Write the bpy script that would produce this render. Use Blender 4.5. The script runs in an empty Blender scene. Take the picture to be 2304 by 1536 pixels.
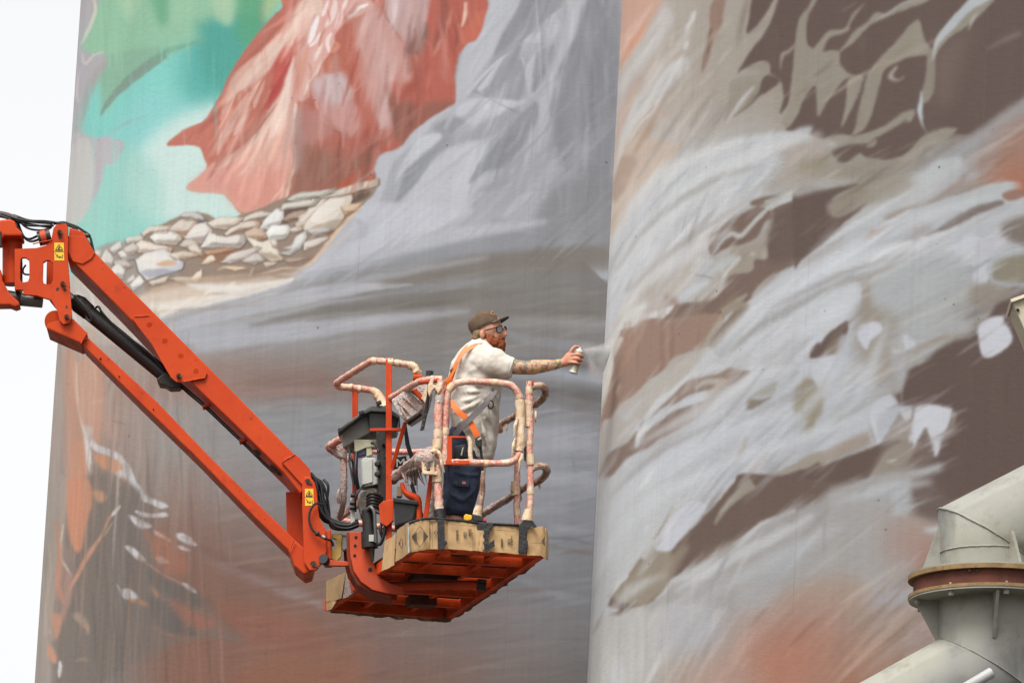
import bpy, bmesh, math, random
import numpy as np
from mathutils import Vector, Matrix
R = random.Random(11); RP = random.Random(5)
sc = bpy.context.scene; col = sc.collection

# ---------------------------------------------------------------- camera, sky, sun, exposure
FOC = 17000.0                                   # focal length in units of the 2304-wide photograph
PITCH = math.radians(12.35); ROLL = math.radians(-3.05); EYE = Vector((0, 0, 1.6))
cam_d = bpy.data.cameras.new('camera'); cam = bpy.data.objects.new('camera', cam_d); col.objects.link(cam)
cam_d.sensor_width = 36; cam_d.lens = 36*FOC/2304; cam_d.clip_start = 0.5; cam_d.clip_end = 3000
MROLL = Matrix.Rotation(ROLL, 3, 'Y')           # the lift and the man hang a little out of plumb, square to the held camera
cam.matrix_world = Matrix.Translation(EYE) @ (MROLL @ Matrix.Rotation(math.radians(90)+PITCH, 3, 'X')).to_4x4()
sc.camera = cam

SUN_EL, SUN_AZ = math.radians(57), math.radians(205)      # light from high on the left, from the camera's side
w = bpy.data.worlds.new('World'); sc.world = w; w.use_nodes = True
nt = w.node_tree; nt.nodes.clear()
sky = nt.nodes.new('ShaderNodeTexSky'); sky.sky_type = 'NISHITA'; sky.sun_disc = False
sky.sun_elevation = SUN_EL; sky.sun_rotation = SUN_AZ; sky.air_density = 1.0; sky.dust_density = 4.0; sky.ozone_density = 1.0
hs = nt.nodes.new('ShaderNodeHueSaturation'); hs.inputs['Saturation'].default_value = 0.05; hs.inputs['Value'].default_value = 1.0
bg = nt.nodes.new('ShaderNodeBackground'); bg.inputs['Strength'].default_value = 0.128
wo = nt.nodes.new('ShaderNodeOutputWorld')
nt.links.new(sky.outputs[0], hs.inputs['Color']); nt.links.new(hs.outputs[0], bg.inputs['Color']); nt.links.new(bg.outputs[0], wo.inputs[0])
sun_d = bpy.data.lights.new('sun', 'SUN'); sun_d.energy = 2.0; sun_d.angle = math.radians(28); sun_d.color = (1.0, 0.96, 0.9)
sun = bpy.data.objects.new('sun', sun_d); col.objects.link(sun)
sdir = Vector((math.cos(SUN_EL)*math.sin(SUN_AZ), math.cos(SUN_EL)*math.cos(SUN_AZ), math.sin(SUN_EL)))
sun.rotation_euler = sdir.to_track_quat('Z', 'Y').to_euler(); sun.location = sdir*40
sc.view_settings.view_transform = 'Standard'; sc.view_settings.look = 'None'; sc.view_settings.gamma = 1
sc.view_settings.use_curve_mapping = False; sc.view_settings.exposure = 1.0
try: sc.cycles.max_bounces = 6
except Exception: pass

# ---------------------------------------------------------------- geometry helpers (frame of the held camera; W() puts it into the world)
FW = Vector((0, math.cos(PITCH), math.sin(PITCH))); UP = Vector((0, -math.sin(PITCH), math.cos(PITCH)))
def at(px, py, Y):
    d = FW + Vector((1, 0, 0))*((px-1152)/FOC) + UP*((768-py)/FOC)
    return d*(Y/d.y)
def atz(px, py, z):
    d = FW + Vector((1, 0, 0))*((px-1152)/FOC) + UP*((768-py)/FOC)
    return d*(z/d.z)
def proj(p):                                     # frame point(s) n x 3 -> photo coordinates
    p = np.asarray(p, float); d = p@np.array(FW); return 1152+FOC*p[..., 0]/d, 768-FOC*(p@np.array(UP))/d
def W(p): return MROLL @ Vector(p) + EYE
def Winv(p): return MROLL.transposed() @ (Vector(p)-EYE)
Y0 = 58.2                                        # depth of the near side of the basket
PX = 1/285.0                                     # about one photo unit, in metres, at the basket

class MB:
    def __init__(s): s.v, s.f = [], []
    def add(s, vs, fs):
        n = len(s.v); s.v += [Vector(v) for v in vs]; s.f += [tuple(i+n for i in f) for f in fs]; return s
    def bm(s, bm):
        bm.verts.index_update(); s.add([v.co.copy() for v in bm.verts], [[v.index for v in f.verts] for f in bm.faces]); bm.free(); return s
    def box(s, c, size, ax=None, bev=0):
        ax = ax or (Vector((1, 0, 0)), Vector((0, 1, 0)), Vector((0, 0, 1)))
        c = Vector(c); h = [x/2 for x in size]; vs = []
        for i in (-1, 1):
            for j in (-1, 1):
                for k in (-1, 1): vs.append(c+ax[0]*h[0]*i+ax[1]*h[1]*j+ax[2]*h[2]*k)
        fs = [(0, 1, 3, 2), (4, 6, 7, 5), (0, 4, 5, 1), (2, 3, 7, 6), (0, 2, 6, 4), (1, 5, 7, 3)]
        if bev:
            b = bmesh.new(); bv = [b.verts.new(v) for v in vs]
            for f in fs: b.faces.new([bv[i] for i in f])
            bmesh.ops.recalc_face_normals(b, faces=b.faces)
            bmesh.ops.bevel(b, geom=list(b.edges), offset=bev, segments=2, affect='EDGES', profile=.6)
            return s.bm(b)
        return s.add(vs, fs)
    def bar(s, p, q, wd, hd, up=(0, 0, 1), bev=0):          # box from p to q, wd across, hd along 'up'
        p, q = Vector(p), Vector(q); t = (q-p); L = t.length; t.normalize()
        a = t.cross(Vector(up)).normalized(); u = a.cross(t)
        return s.box((p+q)/2, (L, wd, hd), (t, a, u), bev)
    def prism(s, pts, Y, dY, dx=0, holes=(), bev=0.006, dz=0):   # outline seen from the camera, at depth Y, dY thick
        b = bmesh.new(); fr = []; e = Vector((dx, dY, dz)); loops = [pts]+list(holes); edges = []
        for lp in loops:
            vs = [b.verts.new(at(x, y, Y)) for x, y in lp]
            edges += [b.edges.new((vs[i], vs[(i+1) % len(vs)])) for i in range(len(vs))]
        if holes:
            bmesh.ops.triangle_fill(b, edges=edges, use_beauty=True, use_dissolve=False)
            bmesh.ops.recalc_face_normals(b, faces=b.faces)
            if b.faces[0].normal.y > 0: bmesh.ops.reverse_faces(b, faces=b.faces)
        else:
            b.faces.new(list(b.verts))
        r = bmesh.ops.extrude_face_region(b, geom=list(b.faces))
        bmesh.ops.translate(b, verts=[v for v in r['geom'] if isinstance(v, bmesh.types.BMVert)], vec=e)
        if not holes: pass
        bmesh.ops.recalc_face_normals(b, faces=b.faces)
        if bev:
            ee = [x for x in b.edges if len(x.link_faces) == 2 and x.calc_face_angle(0) > 0.5]
            bmesh.ops.bevel(b, geom=ee, offset=bev, segments=2, affect='EDGES', profile=.6, clamp_overlap=True)
        return s.bm(b)
    def tube(s, pts, r, seg=10, smooth=True, cap=True, bump=0, n=5, flat=1.0, flatax=None):
        P = [Vector(p) for p in pts]
        if smooth and len(P) > 2: P = [Vector(q) for q in _catmull([tuple(p) for p in P], False, n)]
        if bump and len(P) < 60:                              # denser rings for wrapped, lumpy tubes
            Q = []
            for a, c in zip(P, P[1:]):
                m = max(1, int((c-a).length/0.03)); Q += [a.lerp(c, i/m) for i in range(m)]
            P = Q+[P[-1]]
        N = len(P); rr = r if isinstance(r, (list, tuple)) else [r]
        rad = [np.interp(i/(N-1), np.linspace(0, 1, len(rr)), rr) if len(rr) > 1 else rr[0] for i in range(N)]
        vs, fs = [], []; t0 = (P[1]-P[0]).normalized()
        a = Vector(flatax) if flatax else (Vector((0, 1, 0)) if abs(t0.y) < .9 else Vector((1, 0, 0)))
        for i in range(N):
            t = (P[min(i+1, N-1)]-P[max(i-1, 0)]).normalized()
            a = (a-t*a.dot(t)).normalized(); c = t.cross(a)
            for k in range(seg):
                g = 2*math.pi*k/seg; rk = rad[i]*(1+(R.uniform(-bump, bump) if bump else 0))
                vs.append(P[i]+(a*math.cos(g)+c*math.sin(g)*flat)*rk)
        for i in range(N-1):
            for k in range(seg):
                k2 = (k+1) % seg; fs.append((i*seg+k, i*seg+k2, (i+1)*seg+k2, (i+1)*seg+k))
        if cap: fs += [tuple(range(seg-1, -1, -1)), tuple((N-1)*seg+k for k in range(seg))]
        return s.add(vs, fs)
    def cyl(s, p, q, r, r2=None, seg=20): return s.tube([p, q], [r, r2 if r2 is not None else r], seg, False)
    def ell(s, c, ax, seg=16, rings=10, tilt=0):              # ellipsoid, ax = half sizes, tilt about the view axis
        c = Vector(c); vs, fs = [], []; ct, st = math.cos(tilt), math.sin(tilt)
        for i in range(rings+1):
            th = math.pi*i/rings
            for k in range(seg):
                g = 2*math.pi*k/seg
                x, y, z = ax[0]*math.sin(th)*math.cos(g), ax[1]*math.sin(th)*math.sin(g), ax[2]*math.cos(th)
                vs.append(c+Vector((x*ct-z*st, y, x*st+z*ct)))
        for i in range(rings):
            for k in range(seg):
                k2 = (k+1) % seg; fs.append((i*seg+k, (i+1)*seg+k, (i+1)*seg+k2, i*seg+k2))
        b = bmesh.new(); bv = [b.verts.new(v) for v in vs]
        for f in fs: b.faces.new([bv[j] for j in f])
        bmesh.ops.remove_doubles(b, verts=b.verts, dist=1e-5); bmesh.ops.recalc_face_normals(b, faces=b.faces)
        return s.bm(b)
    def loft(s, secs, seg=20, rnd=True):                      # secs: (point, half width in the picture plane, half depth)
        P = [Vector(q[0]) for q in secs]; N = len(P); rows = []
        for i in range(N):
            t = (P[min(i+1, N-1)]-P[max(i-1, 0)]).normalized(); a = Vector((0, 1, 0)); a = (a-t*a.dot(t)).normalized(); c = t.cross(a)
            rows.append((P[i], a*secs[i][2], c*secs[i][1]))
        if rnd:
            for i, sg in ((0, -1), (N-1, 1)):
                p, a, c = rows[0] if i == 0 else rows[-1]
                t = (P[1]-P[0]).normalized()*-1 if i == 0 else (P[-1]-P[-2]).normalized(); m = min(a.length, c.length)
                new = (p+t*m*.45, a*.72, c*.72)
                rows = [new]+rows if i == 0 else rows+[new]
        vs, fs = [], []
        for p, a, c in rows:
            for k in range(seg):
                g = 2*math.pi*k/seg; vs.append(p+a*math.cos(g)+c*math.sin(g))
        n = len(rows)
        for i in range(n-1):
            for k in range(seg):
                k2 = (k+1) % seg; fs.append((i*seg+k, i*seg+k2, (i+1)*seg+k2, (i+1)*seg+k))
        fs += [tuple(range(seg-1, -1, -1)), tuple((n-1)*seg+k for k in range(seg))]
        return s.add(vs, fs)
    def build(s, name, mat, parent=None, smooth=None, remesh=0, world=False, sm_iter=0):
        me = bpy.data.meshes.new(name); o = bpy.data.objects.new(name, me); col.objects.link(o)
        org = Vector(parent['_o']) if parent is not None else Vector((0, 0, 0))
        pts = [(v if world else W(v)) for v in s.v]
        if parent is None:
            n = len(pts); org = Vector((sum(p.x for p in pts)/n, sum(p.y for p in pts)/n, min(p.z for p in pts)))
            o.location = org; o['_o'] = tuple(org)
        else:
            o['_o'] = tuple(org); root = parent
            o.parent = parent
        me.from_pydata([tuple(p-org) for p in pts], [], s.f); me.validate()
        b = bmesh.new(); b.from_mesh(me); bmesh.ops.recalc_face_normals(b, faces=b.faces); b.to_mesh(me); b.free()
        me.materials.append(mat)
        if smooth is not None:
            me.shade_smooth()
            if smooth: me.set_sharp_from_angle(angle=math.radians(smooth))
        if remesh:
            m = o.modifiers.new('remesh', 'REMESH'); m.mode = 'VOXEL'; m.voxel_size = remesh; m.use_smooth_shade = True
            if sm_iter: m2 = o.modifiers.new('smooth', 'SMOOTH'); m2.factor = .5; m2.iterations = sm_iter
        return o

def empty(name, p, world=False):
    o = bpy.data.objects.new(name, None); col.objects.link(o); q = Vector(p) if world else W(p)
    o.location = q; o['_o'] = tuple(q); o.empty_display_size = .3; return o
def tag(o, label=None, cat=None, group=None, kind=None):
    if label: o['label'] = label
    if cat: o['category'] = cat
    if group: o['group'] = group
    if kind: o['kind'] = kind
    return o
def child(o, parent):                      # a second-level piece: built in the thing's frame, hung on the part
    o.parent = parent; o.matrix_parent_inverse = Matrix.Identity(4); return o

# ---------------------------------------------------------------- materials
def lin(c): return tuple((x/255/12.92 if x/255 <= .04045 else ((x/255+.055)/1.055)**2.4) for x in c)
class NT:
    def __init__(s, name):
        s.m = bpy.data.materials.new(name); s.m.use_nodes = True; s.t = s.m.node_tree; s.b = s.t.nodes['Principled BSDF']
        s.tc = s.t.nodes.new('ShaderNodeTexCoord')
    def n(s, ty, **k):
        o = s.t.nodes.new('ShaderNode'+ty)
        for a, v in k.items():
            if a in o.inputs.keys() or a.startswith('in_'): o.inputs[a[3:] if a.startswith('in_') else a].default_value = v
            else: setattr(o, a, v)
        return o
    def l(s, a, b): s.t.links.new(a, b)
    def noise(s, scale, detail=4, rough=.55, vec=None, stretch=None):
        v = vec or s.tc.outputs['Object']
        if stretch:
            mp = s.n('Mapping'); mp.inputs['Scale'].default_value = stretch; s.l(v, mp.inputs['Vector']); v = mp.outputs[0]
        o = s.n('TexNoise'); o.inputs['Scale'].default_value = scale; o.inputs['Detail'].default_value = detail; o.inputs['Roughness'].default_value = rough
        s.l(v, o.inputs['Vector']); return o.outputs['Fac']
    def ramp(s, f, a, b, c0=(0, 0, 0, 1), c1=(1, 1, 1, 1)):
        o = s.n('ValToRGB'); e = o.color_ramp.elements; e[0].position = a; e[1].position = b; e[0].color = c0; e[1].color = c1
        s.l(f, o.inputs[0]); return o.outputs[0]
    def mix(s, f, a, b, mode='MIX'):
        o = s.n('Mix'); o.data_type = 'RGBA'; o.blend_type = mode
        for k, v in ((0, f), (6, a), (7, b)):
            if isinstance(v, (int, float)): o.inputs[k].default_value = v
            elif isinstance(v, tuple): o.inputs[k].default_value = v if len(v) == 4 else (*v, 1)
            else: s.l(v, o.inputs[k])
        return o.outputs[2]
    def bump(s, h, st, dist=.01, prev=None):
        o = s.n('Bump'); o.inputs['Strength'].default_value = st; o.inputs['Distance'].default_value = dist; s.l(h, o.inputs['Height'])
        if prev is not None: s.l(prev, o.inputs['Normal'])
        s.l(o.outputs[0], s.b.inputs['Normal']); return o.outputs[0]
TONE = 0.72
def mat(name, c, rough=.6, metal=0, var=.12, scale=6, dirt=None, dirt_amt=.4, bump=.15, bscale=60, c2=None, c2_scale=4, c2_pos=(.45, .55), stretch=None, bd=.004, spec=.28):
    k = NT(name); c = tuple(x*TONE for x in c); base = (*c, 1)
    if c2: c2 = tuple(x*TONE for x in c2[:3])
    if dirt: dirt = tuple(x*TONE for x in dirt[:3])
    n1 = k.noise(scale, 5)
    colr = k.mix(k.ramp(n1, .3, .7), tuple(x*(1-var) for x in c), tuple(min(1, x*(1+var)) for x in c))
    if c2: colr = k.mix(k.ramp(k.noise(c2_scale, 3, .5, stretch=stretch), *c2_pos), colr, c2)
    if dirt:
        n2 = k.noise(scale*2.3, 6, .7); n3 = k.ramp(n2, .52, .72); m = k.n('Math', operation='MULTIPLY'); k.l(n3, m.inputs[0]); m.inputs[1].default_value = dirt_amt
        colr = k.mix(m.outputs[0], colr, dirt)
    k.l(colr, k.b.inputs['Base Color']); k.b.inputs['Roughness'].default_value = rough; k.b.inputs['Metallic'].default_value = metal
    k.b.inputs['Specular IOR Level'].default_value = spec
    if bump: k.bump(k.noise(bscale, 4, .6), bump, bd)
    return k.m
# ---------------------------------------------------------------- the painted mural (flat paint on the two silos)
KX0, KY0, KW, KH, KS = -80.0, -80.0, 1240, 860, 2.0      # canvas origin and size, photo units per canvas cell

def _catmull(pts, closed=True, n=6):
    p = np.asarray(pts, float)
    if closed:
        q = np.vstack([p[-1], p, p[0], p[1]])
    else:
        q = np.vstack([2*p[0]-p[1], p, 2*p[-1]-p[-2]])
    out = []
    for i in range(1, len(q)-2):
        a, b, c, d = q[i-1], q[i], q[i+1], q[i+2]
        for k in range(n):
            t = k/n
            out.append(b + 0.5*t*((c-a) + t*((2*a-5*b+4*c-d) + t*(3*(b-c)+d-a))) * 1.0)
    if not closed:
        out.append(p[-1])
    return np.array(out)

def _box(a, r, ax):
    if r < 1: return a
    pad = [(0, 0)]*a.ndim; pad[ax] = (r+1, r)
    c = np.cumsum(np.pad(a, pad, mode='edge'), axis=ax)
    n = a.shape[ax]; w = 2*r+1
    hi = [slice(None)]*a.ndim; lo = [slice(None)]*a.ndim
    hi[ax] = slice(w, w+n); lo[ax] = slice(0, n)
    return (c[tuple(hi)]-c[tuple(lo)])/w

def _blur(a, s):
    r = s*0.62
    for ax in (0, 1):
        if s < 0.9:
            k = s*0.45
            b = np.pad(a, [(1, 1) if i == ax else (0, 0) for i in range(2)], mode='edge')
            l = b[:-2] if ax == 0 else b[:, :-2]; h = b[2:] if ax == 0 else b[:, 2:]
            a = a*(1-k) + (l+h)*k*0.5
        else:
            ri = int(round(r)); ri = max(ri, 1)
            for _ in range(2): a = _box(a, ri, ax)
    return a

class Canvas:
    def __init__(self, xs, ys, cols):
        gx = KX0 + KS*np.arange(KW); gy = KY0 + KS*np.arange(KH)
        c = np.asarray(cols, float)                       # rows x cols x 3
        t = np.empty((len(ys), KW, 3)); self.im = np.empty((KH, KW, 3))
        def sm(q, xp):
            i = np.clip(np.searchsorted(xp, q)-1, 0, len(xp)-2)
            f = np.clip((q-np.asarray(xp)[i])/(np.asarray(xp)[i+1]-np.asarray(xp)[i]), 0, 1)
            return i, (f*f*(3-2*f)*0.5 + f*0.5)
        i, f = sm(gx, xs); t = c[:, i]*(1-f)[None, :, None] + c[:, i+1]*f[None, :, None]
        j, g = sm(gy, ys); self.im = t[j]*(1-g)[:, None, None] + t[j+1]*g[:, None, None]
        self.fr = (0, 0, 1); self.sk = 1.0
    def F(self, ox, oy, s): self.fr = (ox, oy, s)
    def _map(self, pts):
        ox, oy, s = self.fr
        return (np.asarray(pts, float)/s + (ox, oy))
    def _fill(self, poly, col, soft, a):
        q = (poly - (KX0, KY0))/KS
        soft = (soft*0.6 if soft > 2 else soft*.8)*self.sk; sb = soft/KS; pad = int(3*sb+3)
        x0, y0 = np.floor(q.min(0)).astype(int)-pad; x1, y1 = np.ceil(q.max(0)).astype(int)+pad
        W, H = x1-x0, y1-y0
        if W < 1 or H < 1 or W > 4000: return
        SS = 2 if max(W, H) < 500 else 1
        acc = np.zeros((H*SS, W*SS+2))
        P = (q-(x0, y0))*SS
        for (ax, ay), (bx, by) in zip(P, np.roll(P, -1, 0)):
            if ay == by: continue
            if ay > by: ax, ay, bx, by = bx, by, ax, ay
            r0 = int(math.ceil(ay-0.5)); r1 = int(math.ceil(by-0.5))
            if r1 <= r0: continue
            r = np.arange(r0, r1)
            x = ax + (r+0.5-ay)*(bx-ax)/(by-ay)
            xi = np.clip(x, 0, W*SS); fl = np.floor(xi).astype(int)
            acc[r, fl] += 0
            # signed coverage is not needed: parity through toggles
            np.add.at(acc, (r, np.clip(np.round(xi).astype(int), 0, W*SS)), 1)
        m = (np.cumsum(acc, 1)[:, :W*SS] % 2)
        if SS == 2: m = m.reshape(H, 2, W, 2).mean((1, 3))
        m = _blur(m, sb)*a
        cx0, cy0 = max(x0, 0), max(y0, 0); cx1, cy1 = min(x1, KW), min(y1, KH)
        if cx1 <= cx0 or cy1 <= cy0: return
        m = m[cy0-y0:cy1-y0, cx0-x0:cx1-x0, None]
        v = self.im[cy0:cy1, cx0:cx1]
        if len(col) == 2:                                 # gradient: (colour, colour) along the line given in self.g
            (gx0, gy0), (gx1, gy1) = self.g
            X = KX0+KS*np.arange(cx0, cx1)[None, :]; Y = KY0+KS*np.arange(cy0, cy1)[:, None]
            d2 = (gx1-gx0)**2+(gy1-gy0)**2
            t = np.clip(((X-gx0)*(gx1-gx0)+(Y-gy0)*(gy1-gy0))/d2, 0, 1)[..., None]
            cc = np.asarray(col[0], float)*(1-t)+np.asarray(col[1], float)*t
        else:
            cc = np.asarray(col, float)
        v += (cc-v)*m
    def P(self, pts, col, soft=3, a=1.0, sharp=False, g=None):
        if isinstance(pts, str): pts = pp(pts)
        p = self._map(pts)
        if g is not None: self.g = self._map(g)
        self._fill(p if sharp else _catmull(p), col, soft, a)
    def S(self, pts, w, col, soft=2, a=1.0, g=None):
        if isinstance(pts, str): pts = pp(pts)
        p = _catmull(self._map(pts), False, 8)
        if g is not None: self.g = self._map(g)
        n = len(p); u = np.linspace(0, 1, n)
        if isinstance(w, (int, float)): wd = w*np.sin(np.pi*np.clip(u*0.96+0.02, 0, 1))**0.6
        else: wd = np.interp(u, np.linspace(0, 1, len(w)), w)
        wd = np.maximum(wd, 0.6)/self.fr[2]*0.5
        d = np.gradient(p, axis=0); d /= np.linalg.norm(d, axis=1)[:, None]+1e-9
        nr = np.stack([-d[:, 1], d[:, 0]], 1)
        self._fill(np.vstack([p+nr*wd[:, None], (p-nr*wd[:, None])[::-1]]), col, soft, a)
    def E(self, x, y, rx, ry, col, soft=3, a=1.0, rot=0):
        t = np.linspace(0, 2*np.pi, 25)[:-1]; c, s = math.cos(rot), math.sin(rot)
        X, Y = rx*np.cos(t), ry*np.sin(t)
        self._fill(self._map(np.stack([x+X*c-Y*s, y+X*s+Y*c], 1)), col, soft, a)

def pp(s):
    v = [float(t) for t in s.replace(',', ' ').split()]
    return [(v[i], v[i+1]) for i in range(0, len(v), 2)]

def vnoise(h, w, cy, cx, seed):
    r = np.random.RandomState(seed)
    gh, gw = int(h/cy)+3, int(w/cx)+3
    g = r.rand(gh, gw)
    y = np.arange(h)/cy; x = np.arange(w)/cx
    yi, xi = y.astype(int), x.astype(int); fy, fx = y-yi, x-xi
    fy = fy*fy*(3-2*fy); fx = fx*fx*(3-2*fx)
    a = g[yi][:, xi]*(1-fx)+g[yi][:, xi+1]*fx
    b = g[yi+1][:, xi]*(1-fx)+g[yi+1][:, xi+1]*fx
    return (a*(1-fy[:, None])+b*fy[:, None])*2-1

def warp(im, seed, amp=1.6):
    h, w = im.shape[:2]
    dx = amp*(vnoise(h, w, 14, 14, seed)+0.6*vnoise(h, w, 5, 5, seed+1))
    dy = amp*(vnoise(h, w, 14, 14, seed+2)+0.6*vnoise(h, w, 5, 5, seed+3))
    yy, xx = np.mgrid[0:h, 0:w]
    return bilin(im, xx+dx, yy+dy)

def bilin(im, x, y):
    h, w = im.shape[:2]
    x = np.clip(x, 0, w-1.001); y = np.clip(y, 0, h-1.001)
    xi, yi = x.astype(int), y.astype(int); fx, fy = (x-xi)[..., None], (y-yi)[..., None]
    return (im[yi, xi]*(1-fx)+im[yi, xi+1]*fx)*(1-fy)+(im[yi+1, xi]*(1-fx)+im[yi+1, xi+1]*fx)*fy
def paint_left():
    K = Canvas([80, 250, 400, 700, 1000, 1200, 1400], [0, 500, 560, 620, 700, 760, 830, 880, 925, 1000, 1100, 1200, 1300, 1400, 1536], [
      [(150,155,160)]*4+[(165,168,174),(152,155,159),(146,149,153)],
      [(200,195,190),(200,195,190),(200,195,190),(182,184,190),(172,174,179),(154,156,160),(146,148,150)],
      [(200,195,190),(200,195,190),(200,195,190),(190,192,199),(162,165,170),(144,146,150),(138,138,140)],
      [(200,195,190),(200,195,190),(200,190,180),(167,169,173),(142,139,135),(132,130,127),(132,128,125)],
      [(190,182,176),(190,182,176),(180,180,182),(151,148,144),(133,128,123),(130,125,120),(130,126,122)],
      [(180,165,158),(176,165,158),(174,175,180),(152,150,149),(136,131,127),(136,132,129),(134,130,127)],
      [(165,148,138),(165,148,138),(160,137,126),(142,127,120),(133,131,129),(136,136,137),(134,134,134)],
      [(165,148,138),(168,140,128),(162,132,122),(143,121,113),(135,135,135),(142,144,148),(138,139,142)],
      [(160,148,138),(166,144,132),(157,150,146),(143,144,145),(141,142,145),(140,140,143),(132,130,131)],
      [(165,150,140),(162,140,128),(156,149,143),(147,149,153),(150,152,158),(150,152,158),(144,146,151)],
      [(160,145,138),(150,135,126),(152,132,122),(141,141,145),(149,151,157),(145,147,153),(140,142,146)],
      [(150,135,125),(130,115,106),(142,112,99),(136,123,118),(141,139,141),(138,139,144),(134,136,140)],
      [(150,135,125),(128,114,106),(140,105,90),(139,109,97),(134,126,124),(132,132,136),(126,126,129)],
      [(150,138,128),(130,118,110),(141,103,88),(141,106,93),(132,117,112),(132,127,127),(122,122,124)],
      [(150,140,132),(132,122,115),(146,105,89),(146,107,93),(139,112,102),(126,116,112),(116,114,114)]])
    P, S, F, E = K.P, K.S, K.F, K.E
    def lum(x, y): return K.im[int(min(max((y-KY0)/KS, 0), KH-1)), int(min(max((x-KX0)/KS, 0), KW-1))]
    F(0, 0, 1)
    def fan(x0, y0, x1, y1, ox, oy, n, test, vs):     # folds falling away from a knot
        for i in range(n):
            x = RP.uniform(x0, x1); y = RP.uniform(y0, y1); b = lum(x, y)
            if not test(b): continue
            d = np.array([x-ox, y-oy]); d /= np.linalg.norm(d)+1e-6; L_ = RP.uniform(18, 70); j = RP.uniform(-.12, .12); d = np.array([d[0]-d[1]*j, d[1]+d[0]*j])
            p0, p1 = (x-d[0]*L_, y-d[1]*L_), (x+d[0]*L_, y+d[1]*L_)
            if not (test(lum(*p0)) and test(lum(*p1))): continue
            v = np.array(RP.choice(vs)); S([p0, (x+RP.uniform(-3, 3), y), p1], RP.uniform(2.5, 13), tuple(b+v), RP.choice([2, 4, 7]), .5)
    red = lambda b: b[0]-b[2] > 34 and b[0]-b[1] > 22
    # ---- sky-water, upper left (teal and green)
    F(150, 0, 3.84)
    P("60 -300 2300 -300 2300 1700 1600 1900 900 2200 -50 2400 -60 900 0 400", (136,212,200), 6, 1, True)
    P("1100 250 1700 100 1500 900 1200 1150 1000 800", (86,176,166), 60, .75)
    P("650 850 1200 900 1300 1050 700 1300 400 1250", (150,214,212), 50, .6)
    P("900 1050 1500 900 1700 1500 1500 1900 700 1900 500 1500", (214,232,224), 45, .9)
    P("150 1350 700 1350 800 1900 100 2100", (166,214,200), 40, .7)
    # green swathe
    P("260 -300 2000 -300 1720 150 1600 420 1430 640 1330 700 1200 520 1250 330 1100 350 930 430 720 540 560 680 430 800 330 960 290 1010 330 880 300 700 180 560 90 450 150 250",
      (152,200,166), 34, 1)
    P("1150 200 1720 150 1600 420 1430 700 1250 760 1150 500 1180 330", (84,172,158), 34, .95)
    P("720 -200 870 -200 880 150 820 230 760 100", (108,176,134), 22, .8)
    P("1500 -200 1760 -200 1720 200 1600 420 1480 300", (96,172,130), 30, .85)
    P("1730 -100 1920 -100 1800 90 1710 200", (176,200,150), 14, .8)
    P("900 -200 1120 -200 1080 150 960 250", (160,204,170), 20, .7)
    P("1220 -200 1420 -200 1450 150 1380 230 1280 120", (176,208,172), 14, .8)
    P("440 -200 640 -200 600 120 500 150", (178,212,176), 20, .7)
    P("300 500 640 420 900 430 700 560 560 680 430 800 330 960 300 800 250 620", (140,184,158), 14, .8)
    S("860 480 700 580 560 690 440 800 340 930 300 1000", [60,90,80,60,40,10], (134,158,142), 3, .9)
    S("1200 350 900 440 720 540", [20,50,60], (122,170,140), 6, .6)
    # mauve rocks at the left edge
    P("-50 -200 330 -200 250 100 170 280 130 420 250 480 330 470 350 560 260 700 150 900 90 1100 150 1200 60 1500 -60 1700", (186,176,180), 14, .95)
    S("230 -60 250 110 170 300 120 400", 30, (222,214,200), 3, .8)
    S("130 430 160 560 240 480 330 460", 22, (214,206,206), 3, .8)
    S("120 600 90 800 100 900", 20, (216,208,206), 3, .7)
    S("350 540 260 650 140 980 90 1200", 70, (170,168,160), 6, .6)
    P("60 1150 250 1200 340 1180 500 1240 430 1400 330 1440 310 1540 250 1700 100 1900 -100 1900 0 1350", (192,186,188), 6, 1)
    P("0 1350 180 1200 240 1500 150 1900 -120 1900", (206,204,196), 8, .8)
    S("360 1170 520 1070 720 1000", 26, (160,186,184), 5, .6)
    S("30 200 50 700 20 1200 -20 1600", 26, (196,192,188), 3, .6)
    # ---- the red garment
    F(350, 0, 3.073)
    P("900 -400 2300 -500 2100 200 2000 700 1800 900 1690 1020 1560 1100 1520 1260 1350 1330 1200 1400 900 1460 620 1490 520 1390 450 1340 300 1330 215 1300 350 1180 330 1080 280 1010 80 1010 200 900 360 830 430 700 540 480 640 330 760 180 880 60", (203,122,104), 2.5, 1)
    P("1240 230 1500 100 1700 300 1750 600 1700 1000 1520 1260 920 1380 950 1000 1000 600 1100 400", (184,104,88), 12, .9)
    P("930 1300 1000 1000 1300 1080 1520 1050 1500 1240 1250 1290 1000 1350", (150,108,92), 28, .85)
    P("1250 1290 1400 1180 1530 1150 1520 1250 1330 1310", (190,96,72), 12, .8)
    # left long sleeve of cloth
    P("880 60 1040 -20 1100 100 1000 250 880 330 760 480 640 560 560 620 480 740 460 860 360 830 430 700 540 480 640 330 760 180", (196,118,102), 3, 1)
    P("860 200 760 330 640 430 560 560 500 700 450 830 520 560 600 440 720 330 840 210", (178,104,90), 6, .7)
    P("1050 -20 1160 0 1150 110 1040 250 960 320 880 350 830 430 740 540 640 620 560 640 480 760 450 830 520 580 620 450 760 340 900 190", (228,196,180), 4, 1)
    S("700 400 580 520 510 660 470 800", 60, (214,160,142), 6, .7)
    P("890 340 930 330 940 450 890 640 850 720 780 780 760 700 820 560 830 460", (196,88,80), 5, 1)
    S("905 340 915 400 915 450", [50,40,5], (224,112,92), 2, .9)
    P("640 620 760 520 780 620 700 760 620 860 560 800 600 700", (196,116,100), 5, .9)
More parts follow.
